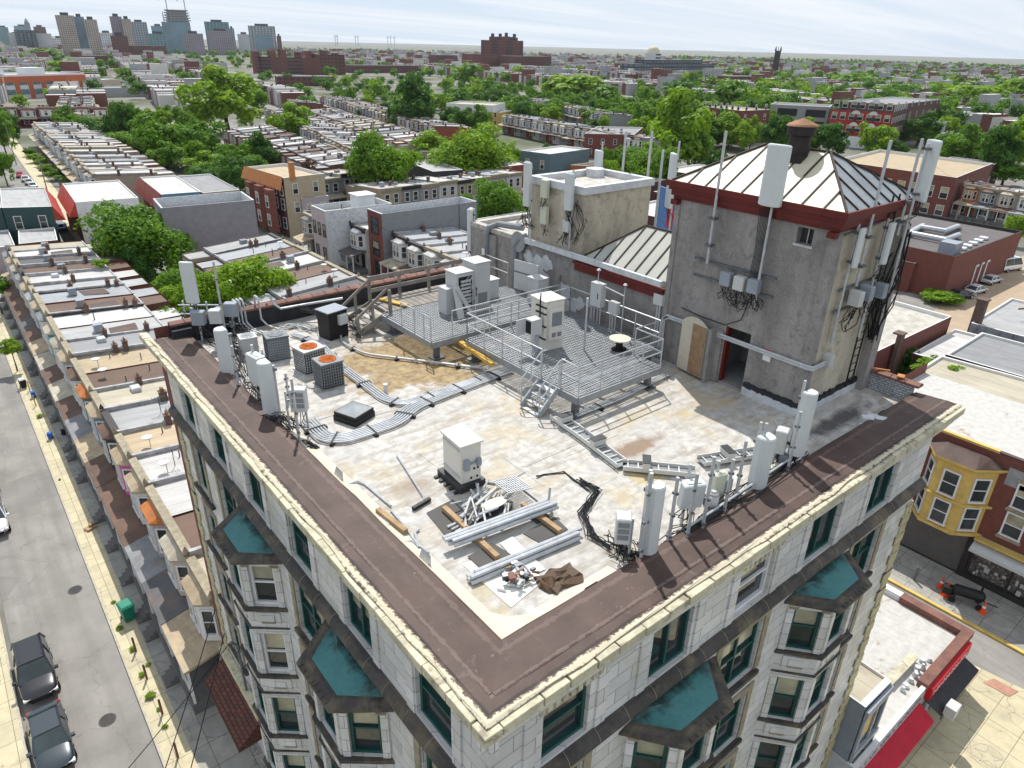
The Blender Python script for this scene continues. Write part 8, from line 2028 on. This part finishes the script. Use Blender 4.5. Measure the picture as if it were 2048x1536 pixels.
tower(205,236,64,2100,'fw_white','cluster of low white buildings between the towers'); tower(272,305,42,2000,'fw_grey','grey glass stepped office'); tower(300,345,66,1900,'fw_teal','low teal office with pale bands'); tower(312,338,50,2100,'far_glass','teal glass office left of the scaffolded tower')
t, c, h, d, n, w = tower(334,390,42,1900,'far_glass','large glass tower under construction with cranes', 60, ext=.2); 
m = MB(); rz = math.atan2(d.y,d.x)
for k in range(5): m.box(c+d*w*.08-n*30+Vector((0,0,h+4+k*5)), (w*(.95-.03*k),50,1.6), rz); m.box(c+d*w*.08-n*32+Vector((0,0,h+2+k*5)), (w*(.8-.03*k),40,4), rz)
for i in range(7): m.box(c+d*w*(i/6-.5)*.8-n*6+Vector((0,0,h+10)), (2,2,20), rz)
extra(t, m, 'bare_floors', 'skin_grey')
for k, f in enumerate((-.22,.42)):
    m = MB(); q = c+d*w*f-n*30; m.bar((q.x,q.y,h),(q.x,q.y,h+50),1.6); m.bar((q.x-d.x*16,q.y-d.y*16,h+50),(q.x+d.x*26,q.y+d.y*26,h+60),1.2); m.bar((q.x,q.y,h+56),(q.x-d.x*16,q.y-d.y*16,h+42),1.0); tag(m.build('tower_crane', M['skin_grey']), ['left tower crane on the building under construction','right tower crane on the building under construction'][k], 'crane')
tower(372,412,66,1700,'fw_mauve','mauve low office before the construction tower'); tower(418,466,42,2000,'fw_teal','dark teal office with curved top'); tower(420,472,60,1750,'fw_mauve','mauve office block right of construction tower'); tower(465,475,56,2050,'fw_grey','narrow grey block beside the dark teal office'); tower(480,505,68,2000,'fw_plain','low pale block left of framed office')
t, c, h, d, n, w = tower(503,556,50,1900,'fw_grey','grey office with big framed glass front', ext=.5); m = MB(); m.box(c+n*.6+Vector((0,0,h*.45)), (w*.6,1,h*.5), math.atan2(d.y,d.x)); extra(t, m, 'glass_front', 'far_glass'); tower(557,566,72,1900,'fw_brick','small dark spired block right of framed office')
tower(962,1046,80,1050,'fw_brick','tall dark brick hospital tower in picture middle', 26, ext=.6)
for k, px in enumerate((985,1000,1012,1028)): tower(px-7,px+7,73+2*(k%2),1056,'fw_brick',['first','second','third','fourth'][k]+' brick turret on the hospital tower from the left', 12, name='roof_turret')
t, c, h, d, n, w = tower(1290,1322,104,900,'fw_white','pale drum building carrying a golden dome', 22, cat='church', ext=.1, name='domed_church'); m = MB()
for k in range(6): m.cyl((c.x-n.x*11,c.y-n.y*11,h+7*math.sin(k*PI/12)*1.0), 7.5*math.cos(k*PI/12), 7*(math.sin((k+1)*PI/12)-math.sin(k*PI/12)), 18, r2=7.5*math.cos((k+1)*PI/12))
extra(t, m, 'dome', 'cream')
t, c, h, d, n, w = tower(1549,1561,100,1100,'iron','dark gothic church tower with pinnacles on right skyline', ext=.1, cat='church', name='church_tower'); m = MB()
for s in (-1,1): q = c+d*w*.42*s; m.cyl((q.x,q.y,h), 1.4, 6, 6, r2=.1)
extra(t, m, 'pinnacle', 'iron')
for k, (px, D) in enumerate(((673,5200),(677,5200),(713,5600),(718,5600),(777,6000),(783,6000),(790,6000))):
    r0 = at(px,110,0)-CAM; r0.z = 0; q = CAM + r0.normalized()*D; m = MB(); m.bar((q.x,q.y,0),(q.x,q.y,70),3); m.bar((q.x-10,q.y,60),(q.x+10,q.y,74 if k > 3 else 60),3); tag(m.build('port_crane', M['rru']), 'faint steel gantry standing on the far horizon', 'crane', 'faint gantries on the horizon')
# ---------------------------------------------------------------- roofs and trees that run on to the horizon
rr = random.Random(99); keep = [(b.location.x, b.location.y) for b in bpy.data.objects if b.parent is None and b.get('category') in ('building','house','school','shop','church')]
occ = {}
for x, y in keep + HOUSES: occ.setdefault((int(x//14), int(y//14)), []).append((x, y))
def free(x, y, r):
    for i in range(-2,3):
        for j in range(-2,3):
            for a, b in occ.get((int(x//14)+i, int(y//14)+j), ()):
                if (a-x)**2 + (b-y)**2 < r*r: return False
    return True
def infront(x, y):
    v = CR.transposed() @ (Vector((x,y,5))-CAM)
    if v.z > -20: return None
    px, py = 1024+FPX*v.x/-v.z, 768-FPX*v.y/-v.z
    return (px, py) if -60 < px < 2110 and py > 60 else None
ca, sa = math.cos(-.18), math.sin(-.18)
cand = []
for i in range(-60, 110):
    u = i*46.0
    if rr.random() < .14: continue
    for side in (0, 1):
        v = 115.0
        while v < 2600:
            blk = rr.choice([60,78,95,110]); mode = rr.random()
            if mode < .9:
                k = int(blk/4.6)
                for q in range(k):
                    uu, vv = u + (6 if side else -6), v + q*4.6
                    x, y = uu*ca - vv*sa - 60, uu*sa + vv*ca
                    cand.append((x, y, side, q, blk))
            v += blk + 14
cand = [c for c in cand if (c[0]-CAM.x)**2+(c[1]-CAM.y)**2 > 300**2 or (c[0] > 130 and c[1] > 100)]
cand.sort(key=lambda c: (c[0]-CAM.x)**2+(c[1]-CAM.y)**2)
far_v = []; far_f = []; far_m = []; placed = 0; nrow = {}
ROAD = [(86,119,98,330),(70,119,79,330),(138,119,146,420)]
fb = MB()
for x, y, side, q, blk in cand:
    dist = math.hypot(x-CAM.x, y-CAM.y)
    if dist > 2300 or not infront(x, y): continue
    if y < 100 and x < 190: continue
    if not free(x, y, 4.2 if dist > 330 else 15): continue
    if any(abs((x-x0)*(y1-y0)-(y-y0)*(x1-x0))/math.hypot(x1-x0,y1-y0) < 9 and y0 < y < y1 for x0,y0,x1,y1 in ROAD): continue
    rz = -.18 + (-PI/2 if side == 0 else PI/2)
    if NH < 292:
        kx, ky = x, y
        if side == 0: kx, ky = x + math.sin(.18)*0, y
        rf = rr.choice(['white','pale grey','pale grey','grey','silver','cream','brown','white','dark grey']); wc = rr.choice(['red brick','brown brick','grey','tan','white']); by = rr.choice(['white','white','grey','beige','blue'])
        side_w = 'right' if infront(x,y)[0] > 1024 else 'left'
        house('far' if rr.random() < .6 else 'plain', x, y, rz, 1.07, .95, rr.uniform(.97,1.08), rf, wc, by, f'{rf} roofed {wc} terrace house far back on the {side_w} half, one of many', f'{rf} roofed {wc} terrace houses far back, {side_w} half', rr.randrange(3))
        placed += 1
    else:
        h = rr.uniform(6.6,8.6)*(1.7 if rr.random() < .04 else 1); c_ = Vector((x,y,h/2)); w_ = 4.6
        wm = rr.choice([0,0,1,1,2]); fb.box(c_, (w_, 12, h), rz, mat=wm)
        A = Matrix.Rotation(rz,3,'Z'); o = Vector((x,y,h+.03)); rm = rr.choice([3,3,3,3,4,4,5,6]); hw, hd = w_/2-.12, 5.8
        fb.add([o+A@Vector(p) for p in ((-hw,-hd,0),(hw,-hd,0),(hw,hd,0),(-hw,hd,0))], [(0,1,2,3)], rm)
        if rr.random() < .6: fb.box(o+A@Vector((hw*.9,rr.uniform(-3,4),.5)), (.6,.6,1.0), rz, mat=0)
    occ.setdefault((int(x//14), int(y//14)), []).append((x, y))
P('far_wall_brick', (.17,.07,.055), .8); P('far_wall_grey', (.36,.36,.37), .8); P('far_wall_white', (.6,.58,.55), .8); P('far_roof_white', (.62,.61,.59), .7, scale=.2); P('far_roof_grey', (.36,.365,.38), .7, scale=.2); P('far_roof_dark', (.12,.115,.115), .7); P('far_roof_brown', (.16,.10,.08), .7)
tag(fb.build('distant_rooftops', [M[k] for k in ('far_wall_brick','far_wall_grey','far_wall_white','far_roof_white','far_roof_grey','far_roof_dark','far_roof_brown')]), 'mass of distant terrace roofs running on towards the horizon', 'rooftops', kind='stuff')
# individual trees further off, then the wooded mass
cent = []
def densf(x, y):
    return .5+.5*math.sin(x*.011+1.3)*math.cos(y*.008+.4) + .35*math.sin(x*.031+y*.023)
spots = []
for _ in range(60000):
    D = 260*math.exp(rr.random()*math.log(3600/260)); an = rr.uniform(-62,62); r0 = Vector((math.sin(R_(an)+.69), math.cos(R_(an)+.69)))
    x, y = CAM.x + r0.x*D, CAM.y + r0.y*D
    pxy = infront(x, y)
    if not pxy: continue
    dn = densf(x, y)
    right = pxy[0] > 1350
    if rr.random() > (dn*.11 + (.10 if right and D > 420 else 0) + (.05 if D > 900 else 0) + (.12 if D > 1600 else 0)): continue
    spots.append((D, x, y, pxy))
spots.sort()
acc = []; bins = {}
for D, x, y, pxy in spots:
    s = 7 if D < 900 else 9
    k = (int(x//s), int(y//s))
    if k in bins: continue
    if D < 420 and not free(x, y, 8.5): continue
    if D < 330 and x > 60 and any(math.hypot(x-a, y-b) < r+5 for a, b, r in TREES): continue
    if any(abs((x-x0)*(y1-y0)-(y-y0)*(x1-x0))/math.hypot(x1-x0,y1-y0) < 4 and y0 < y < y1 for x0,y0,x1,y1 in ROAD): continue
    bins[k] = 1; acc.append((D, x, y, pxy))
nind = 0; lists = {'leaf_bright':[], 'leaf':[], 'leaf_deep':[]}
proto_q = {k: np.array([v.co for v in CROWN['far', k, 0].vertices]).reshape(-1,4,3) for k in lists}
for D, x, y, pxy in acc[:4200]:
    rad = rr.uniform(2.6,5.6)*(1.25 if pxy[0] > 1350 else 1); top = rad*rr.uniform(1.5,2.0)+rr.uniform(.5,2); mt = rr.choice(['leaf_bright','leaf','leaf','leaf_deep','leaf_deep'])
    if nind < 175:
        sd = ['left','middle','right'][min(2,max(0,int(pxy[0]//683)))]
        tree((x,y,0), top, rad, f'{TN[mt]} round tree among the far roofs on the {sd} third, one of many', mt, size='mid' if D < 340 else 'far', group=f'{TN[mt]} far trees, {sd} third'); nind += 1
    else:
        n_ = 420 if D < 700 else 150 if D < 1300 else 60; q = proto_q[mt]; idx = np.random.default_rng(nind+int(x)).integers(0, len(q), n_); g_ = q[idx].copy(); cc_ = g_.mean(1, keepdims=True); g_ = cc_ + (g_-cc_)*math.sqrt(900/n_)*.85
        a_ = rr.uniform(0,6.28); rm = np.array([[math.cos(a_),-math.sin(a_),0],[math.sin(a_),math.cos(a_),0],[0,0,1]]); g_ = g_ @ rm.T
        g_ = g_*np.array([rad,rad,top*.48]) + np.array([x,y,top*.55]); lists[mt].append(g_.reshape(-1,3))
for k, v in lists.items():
    if v: tag(link('distant_trees', mesh_quads('distant_trees', np.concatenate(v), M[k])), f'{TN[k]} wooded mass spread over the far city up to the horizon', 'trees', kind='stuff')
# ================================================================== air
hb = MB(); hb.bx(-2500, 7000, -600, 7500, -1.2, 150); hz = hb.build('haze', [bpy.data.materials.new('haze')]); hz['kind'] = 'stuff'
hm = hz.data.materials[0]; hm.use_nodes = True; ht = hm.node_tree; ht.nodes.clear(); ho = ht.nodes.new('ShaderNodeOutputMaterial'); hv = ht.nodes.new('ShaderNodeVolumePrincipled')
hv.inputs['Color'].default_value = (.80,.88,.98,1); hv.inputs['Density'].default_value = .00004; hv.inputs['Anisotropy'].default_value = .3; ht.links.new(hv.outputs[0], ho.inputs['Volume'])
# ================================================================== camera, sky, sun, air
cam = bpy.data.cameras.new('camera'); co = bpy.data.objects.new('camera', cam); C.objects.link(co); SC.camera = co
cam.sensor_width = 36; cam.sensor_fit = 'HORIZONTAL'; cam.lens = 36*FPX/2048; cam.clip_end = 40000; cam.clip_start = .2
co.matrix_world = Matrix.Translation(CAM) @ CR.to_4x4()
SUNDIR = Vector((.325, .60, 1)).normalized()
sun = bpy.data.lights.new('sun', 'SUN'); so = bpy.data.objects.new('sun', sun); C.objects.link(so)
sun.energy = 4.8; sun.angle = R_(.53); sun.color = (1, .965, .90)
so.rotation_euler = SUNDIR.to_track_quat('Z', 'Y').to_euler()
wd = bpy.data.worlds.new('World'); SC.world = wd; wd.use_nodes = True
nt = wd.node_tree; nt.nodes.clear()
def wn(t, **k):
    n = nt.nodes.new('ShaderNode' + t)
    for a, v in k.items(): setattr(n, a, v)
    return n
out = wn('OutputWorld'); bg = wn('Background'); sk = wn('TexSky', sky_type='NISHITA', sun_disc=False)
sk.sun_elevation = math.asin(SUNDIR.z); sk.sun_rotation = math.atan2(SUNDIR.x, SUNDIR.y)
sk.air_density = 1.0; sk.dust_density = .3; sk.ozone_density = 1.5; sk.altitude = 50
tc = wn('TexCoord'); sx = wn('SeparateXYZ'); nt.links.new(tc.outputs['Generated'], sx.inputs[0])
# thin streaked cloud sheet: direction projected on a high flat layer
dv = wn('Math', operation='ADD'); nt.links.new(sx.outputs[2], dv.inputs[0]); dv.inputs[1].default_value = .06
dx = wn('Math', operation='DIVIDE'); nt.links.new(sx.outputs[0], dx.inputs[0]); nt.links.new(dv.outputs[0], dx.inputs[1])
dy = wn('Math', operation='DIVIDE'); nt.links.new(sx.outputs[1], dy.inputs[0]); nt.links.new(dv.outputs[0], dy.inputs[1])
cx = wn('CombineXYZ'); nt.links.new(dx.outputs[0], cx.inputs[0]); nt.links.new(dy.outputs[0], cx.inputs[1])
mp = wn('Mapping'); mp.inputs['Rotation'].default_value = (0,0,R_(38)); mp.inputs['Scale'].default_value = (.10, .8, 1); nt.links.new(cx.outputs[0], mp.inputs[0])
nz = wn('TexNoise'); nz.inputs['Scale'].default_value = 1.0; nz.inputs['Detail'].default_value = 8; nz.inputs['Roughness'].default_value = .55; nz.inputs['Distortion'].default_value = .6
nt.links.new(mp.outputs[0], nz.inputs[0])
rp = wn('ValToRGB'); rp.color_ramp.elements[0].position = .36; rp.color_ramp.elements[0].color = (.0,)*3 + (1,); rp.color_ramp.elements[1].position = .66; rp.color_ramp.elements[1].color = (.9,)*3 + (1,)
nt.links.new(nz.outputs[0], rp.inputs[0])
ms = wn('Mix', data_type='RGBA'); nt.links.new(rp.outputs[0], ms.inputs[0]); bl = wn('Mix', data_type='RGBA'); bl.inputs[0].default_value = .85; nt.links.new(sk.outputs[0], bl.inputs[6]); bl.inputs[7].default_value = (9.2, 10.8, 13.0, 1); nt.links.new(bl.outputs[2], ms.inputs[6]); ms.inputs[7].default_value = (12.2, 12.6, 13.2, 1)
nt.links.new(ms.outputs[2], bg.inputs[0]); bg.inputs[1].default_value = .072
nt.links.new(bg.outputs[0], out.inputs[0])
SC.view_settings.view_transform = 'Standard'; SC.view_settings.look = 'None'; SC.view_settings.gamma = 1; SC.view_settings.exposure = 0.1
SC.cycles.use_denoising = True
SC.cycles.max_bounces = 5; SC.cycles.diffuse_bounces = 3; SC.cycles.transparent_max_bounces = 6; SC.cycles.volume_bounces = 0
